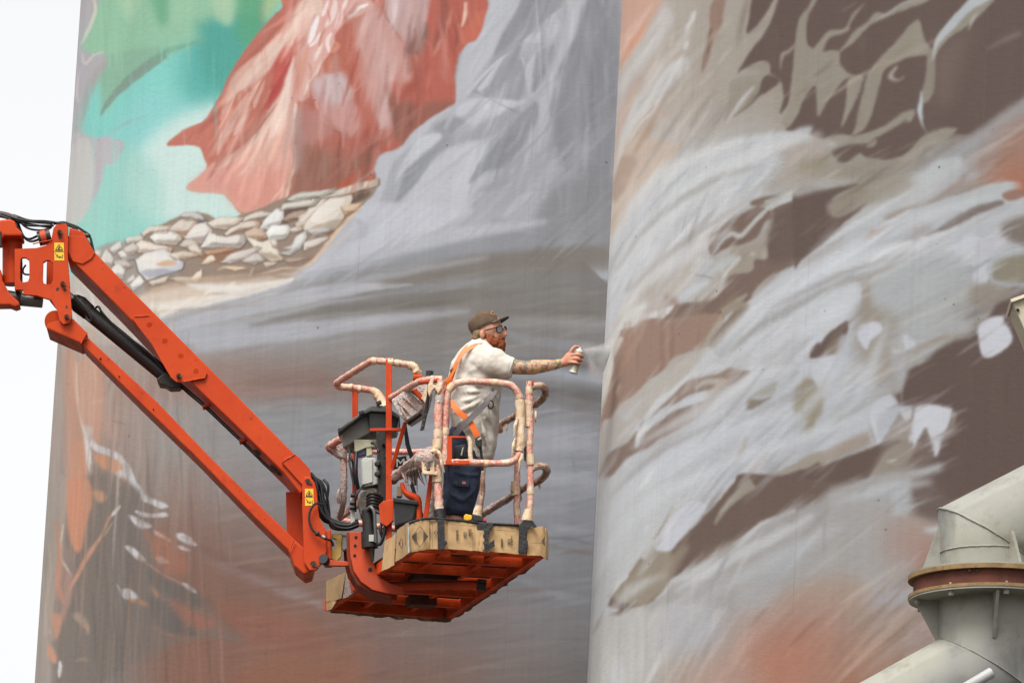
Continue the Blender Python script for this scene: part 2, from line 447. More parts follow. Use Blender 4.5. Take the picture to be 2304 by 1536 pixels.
    for q, w, c in (("650 640 560 780 470 930 430 1080", 46, (224,180,164)), ("730 560 640 720 600 830 540 920", 34, (226,186,168)), ("800 620 740 780 640 900 520 1040", 60, (206,136,118)),
                    ("560 800 520 900 470 960", 24, (230,206,190)), ("620 810 580 900 540 940", 22, (236,212,198)), ("690 600 660 650 730 560", 16, (238,200,184)),
                    ("560 640 500 780 440 900", 18, (236,196,178)), ("760 560 700 700 680 760", 30, (222,176,158))):
        S(q, w, c, 2.5, .85)
    # fan of the fallen cloth
    P("960 380 1000 560 990 700 960 980 950 1200 900 1390 780 1430 620 1480 520 1390 450 1340 300 1330 215 1300 330 1200 400 1130 500 1060 640 960 740 860 850 720 900 560 930 470", (224,172,154), 2.5, 1)
    P("340 1190 480 1080 640 980 600 1200 520 1300 300 1320 230 1300", (226,158,142), 14, .8)
    P("500 1300 700 1200 900 1150 880 1390 620 1470", (222,150,134), 22, .8)
    S("930 470 900 640 830 780 720 920 560 1080 400 1190", [30,60,90,80,50,10], (230,200,184), 6, .85)
    S("870 860 780 1000 660 1150 560 1230", [60,60,40,5], (232,186,168), 6, .8)
    S("970 720 960 860 900 1000 880 1100", [30,46,40,10], (238,216,202), 3, .9)
    S("950 400 930 560 920 700 860 860 850 940", [14,40,46,50,10], (238,214,200), 3, .9)
    S("850 720 740 860 650 960 560 1030 420 1120", [8,16,18,24,30], (178,112,96), 2.5, .85)
    S("640 960 560 1020 440 1090 400 1140", [6,30,40,8], (190,116,98), 4, .8)
    S("800 900 740 1020 640 1180", 14, (196,132,116), 4, .6)
    S("900 960 860 1080 760 1200 700 1260", 16, (202,140,124), 5, .6)
    S("970 440 965 620 940 800 920 950", [6,14,12,6], (150,110,98), 2, .8)
    S("960 1000 965 1150 930 1250 905 1390", [12,18,20,26], (238,214,190), 1.5, .95)
    S("950 980 960 1100 940 1180 900 1310", [4,9,7,8], (142,90,76), 1.5, .8)
    S("560 1040 900 1330", 3, (222,160,140), 4, .2)
    S("800 1400 860 1330 900 1260", 10, (244,220,196), 2, .8)
    F(0, 0, 1)
    fan(380, 0, 700, 480, 740, -40, 420, red, [(16, 18, 18), (22, 26, 24), (-16, -20, -18), (-10, -12, -10), (12, 10, 8)])
    fan(640, 0, 1090, 430, 800, -500, 420, red, [(12, 16, 16), (-14, -16, -14), (-9, -8, -7), (14, 22, 24), (8, 4, 2)])
    F(350, 0, 3.073)
    # knot of pale crumpled cloth
    P("1190 -60 1420 -40 1510 40 1420 110 1330 150 1250 230 1240 300 1200 380 1120 500 1080 560 1060 680 990 700 1000 560 980 400 1040 300 1090 120 1150 100", (222,172,160), 3, 1)
    for q, w, c in (("1130 110 1090 220 1060 310", 44, (244,236,234)), ("1200 0 1170 80 1150 120", 30, (246,226,220)), ("1250 -10 1230 100 1180 190", 44, (240,214,208)),
                    ("1330 -10 1290 100 1240 210", 40, (244,222,216)), ("1480 30 1400 70 1340 130", 34, (250,240,236)), ("1400 20 1360 80 1330 110", 30, (196,140,128)),
                    ("1140 230 1110 290 1060 330", 24, (248,238,232)), ("1220 230 1190 300 1200 370", 30, (246,228,222)), ("1160 300 1120 380 1100 430", 26, (242,220,210)),
                    ("1250 290 1260 330 1210 370", 40, (222,140,114)), ("1060 320 1030 420 1020 520", 30, (226,160,138)), ("1150 420 1120 500 1060 570", 22, (238,206,192)),
                    ("1060 560 1050 620 1030 660", 20, (244,226,210)), ("1000 380 1000 480 1010 600", 24, (214,150,130)), ("1190 60 1210 160", 12, (206,130,114)),
                    ("1290 40 1270 140 1230 240", 10, (212,140,126)), ("1180 200 1150 260 1130 330", 12, (190,120,104)), ("1060 440 1080 500 1070 560", 12, (200,120,96)),
                    ("1360 0 1310 90 1300 120", 12, (210,150,138)), ("1030 260 1000 300 950 340 1000 380", 22, (216,150,136)), ("1440 60 1390 100", 12, (206,168,160))):
        S(q, w, c, 1.6, .95)
    # hanging soft limbs of cloth
    P("1420 130 1560 60 1600 200 1620 330 1680 600 1700 800 1640 860 1600 760 1560 560 1500 470 1440 380 1410 260", (208,166,156), 26, .9)
    P("1480 280 1600 330 1690 520 1640 640 1560 560", (206,184,182), 16, .8)
    P("1490 560 1600 620 1650 800 1640 900 1560 870 1500 720", (200,180,180), 20, .85)
    S("1430 300 1450 420 1490 490", [10,14,8], (236,204,190), 2.5, .9)
    P("1080 560 1250 480 1290 500 1380 640 1370 720 1410 760 1430 860 1400 950 1330 930 1230 880 1160 800 1100 680", (204,156,147), 16, .95)
    P("1100 560 1270 500 1350 620 1330 700 1200 720 1130 680", (204,186,186), 16, .85)
    P("1260 760 1400 740 1420 860 1380 940 1280 880", (202,146,138), 14, .8)
    S("1090 640 1130 760 1200 870 1330 930", 10, (232,196,186), 2.5, .8)
    S("1180 860 1260 910 1340 935", 14, (140,84,72), 4, .7)
    P("1180 420 1280 390 1300 480 1260 500 1190 510", (196,118,96), 7, .9)
    P("1000 760 1130 780 1230 900 1180 960 1060 1010 1000 960", (188,136,126), 18, .8)
    P("1310 380 1430 400 1500 560 1540 800 1450 900 1420 760 1380 600", (198,112,92), 14, .7)
    P("960 900 1010 760 1020 1050 970 1200", (176,150,144), 10, .7)
    F(0, 0, 1); fan(640, 60, 1000, 430, 760, -200, 130, lambda b: b[0]-b[2] > 18 and b[0]-b[1] > 14, [(14, 18, 18), (-16, -20, -18), (-9, -8, -7), (10, 14, 16)])
    # second garment, right of the knot
    F(800, 0, 2.743)
    P("180 -300 700 -300 840 -150 780 250 650 330 620 500 640 640 480 720 380 800 290 900 240 760 190 520 380 500 400 350 300 280 180 100", (190,104,88), 6, 1)
    P("120 60 200 90 300 270 380 480 320 520 240 500 200 560 250 760 180 740 60 560 30 300 40 120", (208,162,152), 26, .9)
    P("180 -200 450 -200 440 130 380 230 320 290 280 230 190 90", (202,168,164), 9, .95)
    S("250 -100 240 60 230 150", 70, (224,206,204), 12, .7)
    P("440 140 390 210 330 285 300 310 360 340 420 330 450 250", (140,108,98), 6, .9)
    S("170 60 210 140 290 260", 8, (150,110,100), 1.5, .9)
    S("350 310 380 480 330 560 260 620", 60, (170,86,72), 14, .8)
    S("190 520 240 700 270 860", 46, (140,104,92), 12, .9)
    P("240 640 420 640 640 640 400 790 300 900 260 860", (150,98,84), 18, .85)
    S("540 -60 560 60 520 200 480 320", 46, (158,92,80), 8, .85)
    S("600 60 570 170 520 270 480 350", 26, (208,140,124), 5, .9)
    S("680 20 680 90 660 170", [20,26,10], (238,206,184), 2, .9)
    S("640 100 630 220 620 300", 24, (150,84,72), 6, .8)
    S("550 250 540 400 540 500", 30, (206,136,124), 10, .7)
    S("450 300 440 440 430 600", 40, (176,92,78), 12, .7)
    S("420 250 470 300 430 420", 20, (204,120,104), 8, .5)
    P("660 200 800 60 760 230 680 280", (204,112,90), 8, .8)
    # ---- grey drapery
    P("870 -200 1800 -250 1750 1700 1300 1520 1060 1440 500 1500 150 1560 -200 1750 60 1300 130 1110 120 1030 170 955 280 920 340 840 430 760 540 690 620 640 625 540 650 430 650 370 690 280 760 240 820 60",
      (172,174,179), 2.2, 1)
    P("130 1110 120 1030 170 955 280 920 340 840 430 760 540 690 620 640 700 620 500 760 320 930 230 1020 150 1250 60 1400 -80 1500 60 1250", (190,191,196), 8, .95)
    P("400 900 800 880 750 1100 1000 1050 900 1200 500 1420 200 1500 100 1450 300 1200", (194,196,202), 26, .9)
    P("870 -200 1040 -200 1020 60 900 260 800 400 640 640 622 540 650 370 690 280 760 240 820 60", (188,190,196), 8, .9)
    P("1050 -60 1200 -60 1150 60 1030 200 960 280 860 350 900 230 1000 60", (146,148,153), 5, .95)
    P("860 350 1000 260 960 330 860 480 700 600 800 460", (156,158,163), 8, .8)
    P("1200 -60 1290 -60 1270 50 1220 90 1060 230 980 290 1060 170", (150,152,157), 7, .85)
    P("1220 90 1290 60 1290 180 1230 260 1180 265 1040 262 1100 200", (188,190,195), 3, .95)
    P("1240 90 1300 60 1320 170 1260 260 1190 270 1270 180", (170,172,178), 6, .8)
    S("970 310 900 400 830 490 760 560", [10,40,50,20], (196,198,203), 3, .9)
    S("960 320 860 400 760 500 660 620", [6,16,16,10], (204,205,210), 2.5, .8)
    P("960 320 1030 300 1060 560 1020 620 800 600 850 480", (154,156,160), 5, .95)
    P("1020 310 1060 400 1130 300 1170 290 1120 400 1080 570 1060 540 1040 420", (190,192,197), 3, .95)
    P("1130 330 1200 290 1260 270 1200 420 1130 540 1080 570 1100 450", (150,152,157), 5, .9)
    P("700 620 850 608 1000 630 1060 640 960 680 860 740 760 790 680 810 560 780 600 700", (196,198,203), 5, .95)
    P("470 780 620 720 700 780 560 830 640 880 560 900 400 960 430 900 540 860 530 820", (152,154,158), 9, .9)
    P("400 850 530 830 520 880 400 960 330 1030 250 1120 300 1000", (200,202,207), 5, .9)
    P("330 1040 420 960 540 900 640 890 540 930 440 1040 360 1160 260 1280 220 1300 280 1160 300 1080", (150,152,157), 7, .95)
    P("700 800 900 700 1060 650 960 800 900 830 780 860 640 890 640 850", (160,162,167), 10, .9)
    P("560 930 700 890 830 890 780 1000 700 1120 560 1200 480 1150 500 1000", (196,198,203), 16, .8)
    P("960 790 1080 650 1130 640 1120 760 1000 960 930 1040 830 1050 700 1140 760 1020 860 900", (144,146,151), 6, .95)
    P("1110 860 1170 760 1160 840 1060 960 960 1030 1000 950", (178,180,186), 4, .9)
    P("880 1060 1060 960 1180 860 1150 1150 1000 1250 800 1330 700 1260 780 1140", (164,166,171), 20, .85)
    P("930 1310 1000 1220 1100 1190 1190 1210 1160 1240 1050 1260 960 1330 880 1360", (182,184,189), 6, .9)
    S("1330 -60 1340 120 1290 280 1220 460 1090 600 1010 640", [70,60,40,26,14,6], (186,188,193), 3, .95)
    S("1420 -60 1370 160 1280 330 1210 470", [60,36,24,6], (180,182,187), 3, .9)
    S("1250 300 1180 420 1080 560", 14, (134,136,141), 4, .8)
    S("1460 -60 1440 120 1340 330 1240 500", [30,70,60,20], (136,138,143), 10, .9)
    P("1440 0 1620 -60 1640 400 1600 1000 1500 1100 1250 1000 1200 700 1260 500 1350 330", (140,142,147), 20, .9)
    S("1530 -20 1530 60", 20, (168,170,176), 4, .7)
    S("1600 -20 1540 120 1470 240", [40,30,10], (156,158,163), 6, .7)
    S("1620 320 1560 400 1540 460", 26, (158,160,165), 8, .6)
    S("1500 260 1460 600 1400 900", 60, (128,130,135), 22, .6)
    S("1170 80 1190 300 1180 700 1160 1000 1140 1270 1140 1500", 22, (176,178,182), 3, .55)
    S("1080 700 1000 860 920 960", 14, (176,178,183), 5, .6)
    S("1440 900 1340 1020 1270 1100 1180 1200", [60,46,30,10], (160,162,168), 12, .8)
    S("1620 720 1540 800 1440 900 1420 930", [60,40,30,10], (154,156,161), 12, .7)
    S("1010 1060 900 1140 760 1180", 40, (150,152,157), 12, .6)
    P("1250 1130 1600 1100 1650 1500 1200 1500 1100 1400", (128,128,130), 30, .7)
    P("-100 1560 150 1540 500 1440 800 1400 1060 1370 1400 1340 1600 1330 1600 1560 900 1700 -100 1900", (146,148,152), 14, .7)
    S("1000 1220 1080 1200 1200 1180", 16, (192,194,199), 4, .7)
    F(600, 480, 2.88)
    P("-260 560 0 520 180 430 330 370 560 300 800 230 1000 130 1250 80 1500 20 1560 80 1300 170 1000 250 700 350 300 440 0 560 -300 650", (164,166,170), 9, .75)
    P("190 430 300 340 430 230 560 180 640 150 640 60 560 20 640 -60 1000 -60 1250 -20 1100 100 800 230 560 310 380 370", (198,199,207), 9, .85)
    P("560 20 660 80 640 150 560 170 600 90", (180,182,190), 5, .8)
    S("560 310 800 240 1000 150 1260 100", 20, (150,151,154), 8, .7)
    P("700 420 1200 300 1700 260 2200 200 2200 330 1600 380 1000 470 600 560 200 620", (134,126,119), 16, .65)
    S("900 330 1500 220 2200 180", 60, (150,152,157), 18, .6)
    S("0 560 300 480 600 400 850 330", 50, (150,147,143), 12, .7)
    S("-200 640 100 560 400 510 700 490", 36, (170,170,172), 9, .7)
    S("-100 700 250 620 500 560 760 560", 40, (176,177,182), 9, .8)
    S("350 680 700 600 1000 590 1300 600", 46, (120,113,107), 14, .7)
    S("1600 690 1900 700 2180 710", 12, (158,156,156), 4, .6)
    S("1480 730 1620 800 1800 840 2180 870", [20,50,60,60], (142,143,147), 8, .8)
    S("1900 800 2050 770 2190 765", 16, (150,150,153), 4, .6)
    S("1950 520 2200 515", 20, (150,146,144), 5, .5)
    S("1550 640 1800 640 2180 650", 40, (122,114,108), 12, .5)
    S("1520 1030 1800 1010 2180 1080", [30,60,40], (156,160,168), 8, .85)
    S("1740 1140 1950 1170 2180 1190", [50,60,60], (108,103,103), 10, .85)
    S("1500 980 1700 970 1950 990 2180 1010", [60,40,60,90], (108,104,103), 14, .75)
    S("1850 1180 2000 1215 2080 1240", 26, (150,148,148), 6, .8)
    S("1740 1300 1900 1280 2200 1320", 8, (172,172,174), 3, .6)
    S("1700 1400 1900 1440 2200 1420", 60, (156,158,164), 16, .8)
    P("2020 860 2110 860 2190 930 2180 1090 2100 1070 2080 940", (178,170,164), 12, .85)
    S("0 1140 300 1150 440 1160", 14, (150,120,112), 6, .5)
    # ---- pile of pale stones: sand, then each stone
    F(160, 380, 3.114)
    P("130 620 350 540 560 430 760 340 960 320 1100 400 1180 330 1300 290 1600 170 1900 140 2140 80 2130 170 2040 260 1880 420 1740 600 1620 720 1560 770 1300 880 1000 980 620 1060 400 1150 0 900 60 700", (158,138,122), 3, 1)
    P("480 880 900 800 1300 770 1560 730 1560 770 1300 880 900 960 620 1050 500 1000", (224,206,186), 14, .9)
    P("1560 280 1960 150 2100 170 1980 250 1700 300 1560 340", (96,78,66), 6, .8)
    P("1300 400 1560 270 1500 420 1340 420", (110,88,74), 5, .8)
    P("900 600 1300 560 1300 620 1000 660", (160,112,82), 6, .7)
    P("180 560 400 520 500 760 500 880 300 800 200 700", (170,160,150), 8, .9)
    S("2040 270 1900 400 1800 520 1720 620 1610 720", [10,26,26,22,10], (232,196,156), 3, .95)
    S("1990 250 1850 420 1780 480", 14, (150,88,52), 3, .8)
    S("1780 540 1700 620 1600 650 1500 680", 12, (150,100,70), 4, .7)
    for q, a, b in STONES:
        pts = pp(q)
        cx = sum(p[0] for p in pts)/len(pts); cy = sum(p[1] for p in pts)/len(pts)
        pts = [(cx+(x-cx)*1.10, cy+(y-cy)*1.12) for x, y in pts]; big = [(cx+(x-cx)*1.05, cy+(y-cy)*1.05+4) for x, y in pts]
        P(big, (96,83,75), 2, .85, True)
        xs_ = [p[0] for p in pts]; ys_ = [p[1] for p in pts]
        P(pts, (tuple(min(255, v+14) for v in a), tuple(v+8 for v in b)), 1.0, 1, len(pts) < 9, [(min(xs_), min(ys_)), (max(xs_), max(ys_))])
        top = [(cx+(x-cx)*0.72-0.05*(cx-min(xs_)), cy+(y-cy)*0.60-0.16*(cy-min(ys_))) for x, y in pts]
        P(top, tuple(min(255, v+12) for v in a), 2.2, .75)
        low = [(cx+(x-cx)*0.8+4, cy+(y-cy)*0.3+0.52*(max(ys_)-cy)) for x, y in pts]
        P(low, tuple(v-34 for v in b), 2, .55, True)
        j_ = RP.randrange(len(pts)); k_ = (j_+len(pts)//2) % len(pts); S([pts[j_], (cx+RP.uniform(-6, 6), cy+RP.uniform(-5, 5)), pts[k_]], 4, tuple(v-40 for v in a), 1, .5); S([(pts[j_][0]+3, pts[j_][1]+3), (cx+4, cy+4), pts[k_]], 4, (238, 236, 230), 1, .5)
    P("600 670 690 640 745 665 660 685", (214,168,130), 2, .8)
    S("640 590 730 610 760 660", 10, (236,232,222), 2, .8)
    # sandy streaks and white cloth below the stones
    for q, w, c, sf in (("1300 790 1150 830 960 890 820 960 640 1000", [10,30,50,60,40], (214,190,158), 6), ("1560 770 1400 850 1200 890 1000 900 860 940", [26,60,36,26,10], (232,228,224), 3),
                     ("1560 765 1500 830 1350 880 1100 930 800 990 620 1050", [10,30,50,60,70,60], (226,224,222), 5), ("1330 840 1200 880 1000 880", 18, (166,156,148), 4),
                     ("1250 830 1000 850 900 910", 26, (236,230,218), 4), ("900 890 760 960 640 990", 22, (240,234,220), 4), ("700 950 640 970 600 1000", 30, (238,230,212), 5),
                     ("1100 900 860 960 760 1000 650 1040", 14, (186,168,154), 4), ("1600 700 1450 720 1280 760", 20, (182,150,122), 4), ("1160 790 1110 820", 16, (236,222,198), 2),
                     ("1700 640 1500 700 1350 720 1200 730", 16, (150,122,104), 4), ("1640 690 1480 700 1330 740", 14, (216,196,176), 3), ("1500 750 1400 780 1250 800", 24, (196,176,156), 5),
                     ("1180 700 1100 690 1020 710", 14, (226,200,170), 3), ("1280 690 1250 760", 12, (210,184,158), 3), ("1400 740 1480 760 1560 750", 16, (160,140,126), 4)):
        S(q, w, c, sf, .85)
    S("600 1090 900 1000 1250 900 1560 810 1750 700 2100 600", [60,60,40,40,30,10], (168,168,170), 7, .8)
    S("640 1110 1000 1040 1400 950 1800 860", 30, (150,146,140), 8, .6)
    S("700 1170 1100 1130 1500 1090 1800 1050", [50,80,60,20], (178,180,186), 9, .8)
    S("740 1220 1100 1180 1400 1160 1700 1120", [20,26,20,6], (184,186,194), 6, .8)
    # pale cloth left of / behind the boom
    P("150 680 260 740 380 860 560 1040 640 1150 500 1200 300 1240 100 1180 -20 1000 -30 800", (200,190,180), 8, .95)
    for q, w in (("40 860 120 960 160 1080", 30), ("140 860 180 980 260 1060", 20), ("0 980 60 1100 160 1180", 26), ("300 900 380 1000 420 1120", 30), ("180 720 220 800 300 860", 26), ("60 760 140 850 240 900", 22)):
        S(q, w, (228,222,212), 4, .8)
    S("100 900 200 1040 300 1140", 16, (160,146,136), 5, .6)
    # ---- lower left: orange cloth and shards
    F(80, 750, 3.656)
    P("180 60 400 -60 640 90 700 300 560 700 420 700 330 560 250 600 150 1500 60 1500", (176,160,148), 10, .7)
    P("330 230 560 250 560 640 540 900 480 880 400 780 350 560 340 380", (200,150,126), 14, .75)
    P("240 180 330 170 350 500 360 700 400 900 440 1060 460 1250 440 1500 420 1700 280 1700 260 1200 250 700", (198,146,120), 9, .7)
    P("330 900 420 930 440 1100 450 1400 400 1500 320 1300 290 1100", (204,148,118), 10, .65)
    S("340 230 345 450 370 700 430 900 480 1180", [10,12,14,26,4], (214,196,180), 3, .9)
    S("300 200 330 400 350 560 380 760", 14, (226,178,150), 4, .8)
    P("390 760 420 800 450 960 490 1190 440 1130 410 960", (214,208,202), 3, .95)
    P("400 760 470 780 460 860 500 890 440 900 420 860", (190,180,172), 5, .8)
    S("450 900 520 950 600 980 680 1020 760 1120 810 1230 860 1290 920 1370 1080 1420", [40,60,60,60,60,50,40,60,10], (204,204,206), 3, .95)
    S("670 1130 740 1170 800 1230", [60,70,30], (212,212,214), 4, .9)
    P("490 1000 600 1010 700 1070 720 1110 640 1150 560 1110 510 1060", (210,146,108), 5, .95)
    P("460 1080 560 1120 680 1180 760 1260 860 1320 900 1400 760 1500 500 1540 460 1350", (140,124,114), 10, .9)
    P("500 1230 560 1240 570 1330 540 1380 500 1330", (210,152,116), 5, .9)
    S("710 1170 740 1240 760 1290", 26, (196,128,96), 5, .8)
    S("620 1300 700 1370 760 1400", 10, (196,160,136), 4, .7)
    S("440 560 500 570 600 550", 14, (224,178,150), 6, .6)
    P("560 640 660 660 680 860 600 860", (192,150,130), 14, .6)
    S("600 250 590 600 560 1000", 16, (168,140,124), 8, .5)
    S("760 300 740 700 700 950", 26, (172,150,138), 10, .5)
    S("860 400 840 800 820 1150", 20, (150,140,132), 8, .5)
    S("830 1190 1000 1170 1150 1110 1280 1090", 4, (128,116,108), 1.5, .8)
    S("1500 215 1800 180 2100 190", 4, (172,140,128), 2, .7)
    F(80, 1100, 3.291)
    P("80 -100 240 -60 230 200 190 600 120 1000 100 1500 -40 1500 0 900 60 300", (168,156,144), 8, .8)
    P("380 -100 700 -40 860 140 860 300 950 450 900 520 1000 640 1240 790 1400 960 1560 1140 1200 1100 700 1300 400 1500 160 1500 190 900 300 500 240 420 240 250", (124,114,106), 14, .85)
    P("240 -60 400 -60 420 120 370 300 350 420 320 470 280 430 250 340 240 150", (204,140,110), 6, .95)
    P("440 10 520 30 530 80 480 100 450 80", (212,154,118), 6, .85)
    S("215 260 190 400 190 500 240 600 270 650", [10,16,14,16,6], (218,196,172), 3, .9)
    S("630 130 560 200 480 360 400 480 340 590 280 700 220 840", [6,16,18,36,30,30,10], (206,150,120), 3, .9)
    S("630 125 600 160 565 200", 28, (214,210,206), 2, .95)
    S("575 245 540 300 470 390", 10, (208,178,154), 2, .8)
    S("150 240 180 500 170 700 210 850", [20,40,50,30], (196,136,112), 6, .85)
    S("250 620 240 800 200 950 160 1100", [50,60,40,10], (180,140,124), 6, .8)
    S("90 350 110 600 80 900 60 1100", 16, (206,180,156), 4, .6)
    P("110 930 190 940 170 1080 150 1110", (200,148,120), 4, .9)
    P("95 1150 140 1190 165 1270 140 1290 90 1230", (210,152,120), 4, .95)
    S("70 1080 110 1050 140 1130", 18, (176,170,164), 4, .8)
    P("180 1270 200 1310 180 1400 165 1350", (214,212,208), 3, .9)
    P("270 940 330 920 390 980 400 1070 350 1010", (168,146,130), 6, .8)
    S("340 1010 385 1020 390 1080", 16, (206,150,120), 4, .8)
    S("300 1280 350 1260 410 1270", 14, (190,150,128), 5, .7)
    for q in ("690 195 760 220 850 270 860 290 780 290 720 240", "1045 330 1100 335 1200 410 1190 425 1110 405 1060 370", "880 310 960 350 1010 395 940 365 890 340", "660 420 740 440 800 500 820 535 760 520 700 470",
              "890 510 940 505 990 545 930 555", "1050 420 1100 430 1160 460 1080 450", "1085 695 1140 710 1200 770 1140 755", "640 740 700 740 765 800 740 815 660 810 600 700", "790 20 840 80 900 90 990 130 930 150 850 110 800 90",
              "740 160 860 185 960 175 985 205 900 215 780 200"):
        pts = pp(q); P([(x+3, y+7) for x, y in pts], (112,98,90), 3, .7); P(pts, (206,205,205), 2, .95)
    S("720 215 790 245 840 275", 10, (150,140,132), 2.5, .8)
    S("1070 355 1120 370 1180 405", 9, (148,142,138), 2.5, .8)
    S("760 190 860 200 960 195", 12, (180,150,140), 3, .7)
    S("800 290 870 400 900 500 980 640", [20,60,50,30], (178,116,92), 9, .7)
    S("750 500 850 570 960 640 1060 690 1100 710", [10,12,12,12,10], (196,140,116), 3, .9)
    P("800 560 950 660 1100 720 1230 800 1260 860 1120 880 1000 800 860 700", (112,104,98), 9, .85)
    P("840 800 980 850 1080 950 1200 1080 1060 1090 900 1000 860 900", (110,102,98), 12, .85)
    S("850 720 900 780 960 820", [6,30,6], (184,132,100), 5, .8)
    S("690 820 760 830 840 860", [20,40,10], (196,136,104), 4, .85)
    S("860 1030 1000 1080 1180 1110", [6,12,4], (186,122,96), 5, .8)
    S("1200 420 1400 520 1600 600 1800 640", [30,80,70,10], (128,100,92), 18, .75)
    S("1250 800 1400 960 1500 1060", [60,60,10], (122,96,86), 14, .7)
    S("1250 520 1500 620 1900 760 2120 860", [10,40,80,60], (148,126,120), 18, .85)
    S("1700 720 1900 790 2140 870", [10,26,30], (158,142,138), 9, .8)
    P("1000 820 1150 880 1350 1000 1200 1040 1060 930", (172,108,88), 18, .7)
    P("900 300 1050 420 1150 600 1000 620 880 420", (176,114,90), 18, .6)
    P("1300 860 1800 900 2200 1100 1900 1200 1500 1100", (156,102,84), 50, .6)
    P("1700 1250 2300 1200 2400 1500 1500 1500", (158,104,78), 40, .5)
    F(780, 1000, 2.866)
    S("1300 600 1450 610 1600 650", [16,26,14], (110,112,118), 3, .85)
    S("1300 640 1450 690 1590 700", [8,24,30], (128,116,108), 6, .8)
    S("1200 270 1400 300 1600 310", 36, (128,130,136), 12, .7)
    S("1200 200 1400 220 1600 190", 30, (160,162,168), 12, .7)
    S("1300 520 1450 550 1600 560", 40, (158,160,166), 12, .6)
    S("1120 860 1300 950 1560 1010", 60, (146,148,152), 14, .7)
    S("1080 950 1200 940 1300 960", 26, (138,126,118), 8, .7)
    S("1200 840 1300 890", 30, (140,128,120), 12, .6)
    for i in range(16):      # long soft sprayed passes, slightly varied
        x = RP.uniform(780, 1300); y = RP.uniform(900, 1500); F(0, 0, 1)
        v = RP.choice([-12, 9, 12]); L_ = RP.uniform(80, 260)
        b = K.im[int(min(max((y-KY0)/KS, 0), KH-1)), int((x-KX0)/KS)]
        S([(x-L_, y-6), (x, y), (x+L_, y+RP.uniform(-8, 16))], RP.uniform(10, 26), tuple(b+v), 9, .5)
    fan(780, 0, 1100, 420, 960, -300, 260, lambda b: b[0]-b[2] > 18 and b[0]-b[1] > 12, [(14, 20, 20), (-18, -20, -18), (-10, -8, -7), (12, 14, 16)])
    fan(1000, 0, 1390, 420, 1330, -260, 300, lambda b: abs(b[0]-b[2]) < 16, [(9, 9, 10), (-9, -9, -9), (13, 13, 14), (-6, -6, -6)])
    F(0, 0, 1)
    for q, w, c, sf, al in (("380 738 560 692 760 655 930 640", [20, 36, 30, 6], (190, 191, 197), 8, .7), ("440 782 640 752 860 722 1060 700", [20, 34, 30, 6], (182, 183, 190), 10, .7), ("560 735 760 695 1000 668 1200 660", [6, 26, 30, 8], (126, 120, 114), 10, .7),
        ("860 640 1050 600 1300 585 1380 590", [10, 50, 60, 40], (128, 120, 112), 16, .6), ("660 622 820 572 1000 532 1230 500", [20, 44, 40, 10], (194, 196, 202), 12, .65), ("700 660 900 615 1100 580", [6, 20, 6], (176, 178, 182), 9, .6),
        ("1000 740 1180 725 1380 735", [6, 24, 20], (150, 148, 146), 9, .6), ("880 960 1100 985 1340 990", [10, 70, 50], (164, 166, 172), 22, .6), ("760 1050 1000 1080 1340 1090", [10, 60, 50], (160, 162, 168), 22, .55), ("1000 870 1200 880 1370 905", [6, 50, 60], (116, 112, 112), 14, .6),
        ("1040 835 1200 838 1370 850", [6, 26, 30], (160, 163, 170), 10, .6), ("620 900 800 925 1000 920", [6, 30, 8], (150, 150, 152), 14, .5), ("520 860 700 850 900 870", [6, 36, 8], (142, 116, 106), 16, .5),
        ("420 640 520 650 640 632", [10, 20, 6], (236, 232, 226), 5, .7), ("330 690 460 680 600 650", [14, 26, 8], (234, 226, 216), 7, .7), ("340 655 440 632 560 618", [8, 14, 4], (206, 178, 150), 5, .6), ("400 700 520 690 640 660", [6, 10, 3], (170, 160, 152), 4, .6)):
        S(q, w, c, sf, al)
    for i in range(250):
        x = RP.uniform(90, 430)**1.0; y = RP.uniform(760, 1520); b = lum(x, y); L_ = RP.uniform(40, 190)
        S([(x+L_*.06, y-L_), (x, y), (x-L_*.06, y+L_)], RP.uniform(1.5, 7)*(1 if x > 190 else .6), tuple(b+np.array(RP.choice([(-16, -14, -12), (12, 10, 8), (20, 12, 4), (-10, -6, 0), (14, 14, 14)]))), RP.choice([1, 2, 4]), .4)
    for i in range(1300):    # sprayed passes along the grey cloth; dry vertical drags near the left edge
        x = RP.uniform(90, 1390); y = RP.uniform(20, 1530); b = lum(x, y)
        if x > 520+ (200 if y < 560 else 0) and y > 200:
            ang = math.radians(8 if y > 600 else 42)+RP.uniform(-.12, .12); L_ = RP.uniform(25, 110); v = RP.choice([-9, -6, 6, 9]); wd = RP.uniform(3, 12)
        else:
            if y > 430 and y < 700 and x > 220: continue
            ang = math.radians(93)+RP.uniform(-.02, .02); L_ = RP.uniform(30, 140); v = RP.choice([-18, -10, 9, 16]) if y > 740 else RP.choice([-5, 4, 5]); wd = RP.uniform(1.5, 6)*(1 if x > 200 else .6)
        dx, dy = math.cos(ang)*L_, -math.sin(ang)*L_
        if abs(lum(x+dx, y+dy).mean()-b.mean()) > 26 or abs(lum(x-dx, y-dy).mean()-b.mean()) > 26: continue
        S([(x-dx, y-dy), (x+RP.uniform(-2, 2), y), (x+dx, y+dy)], wd, tuple(b+v), RP.choice([1.5, 3, 5]), .5)
    g_ = K.im.mean(-1, keepdims=True); K.im = g_+(K.im-g_)*.90
    return K

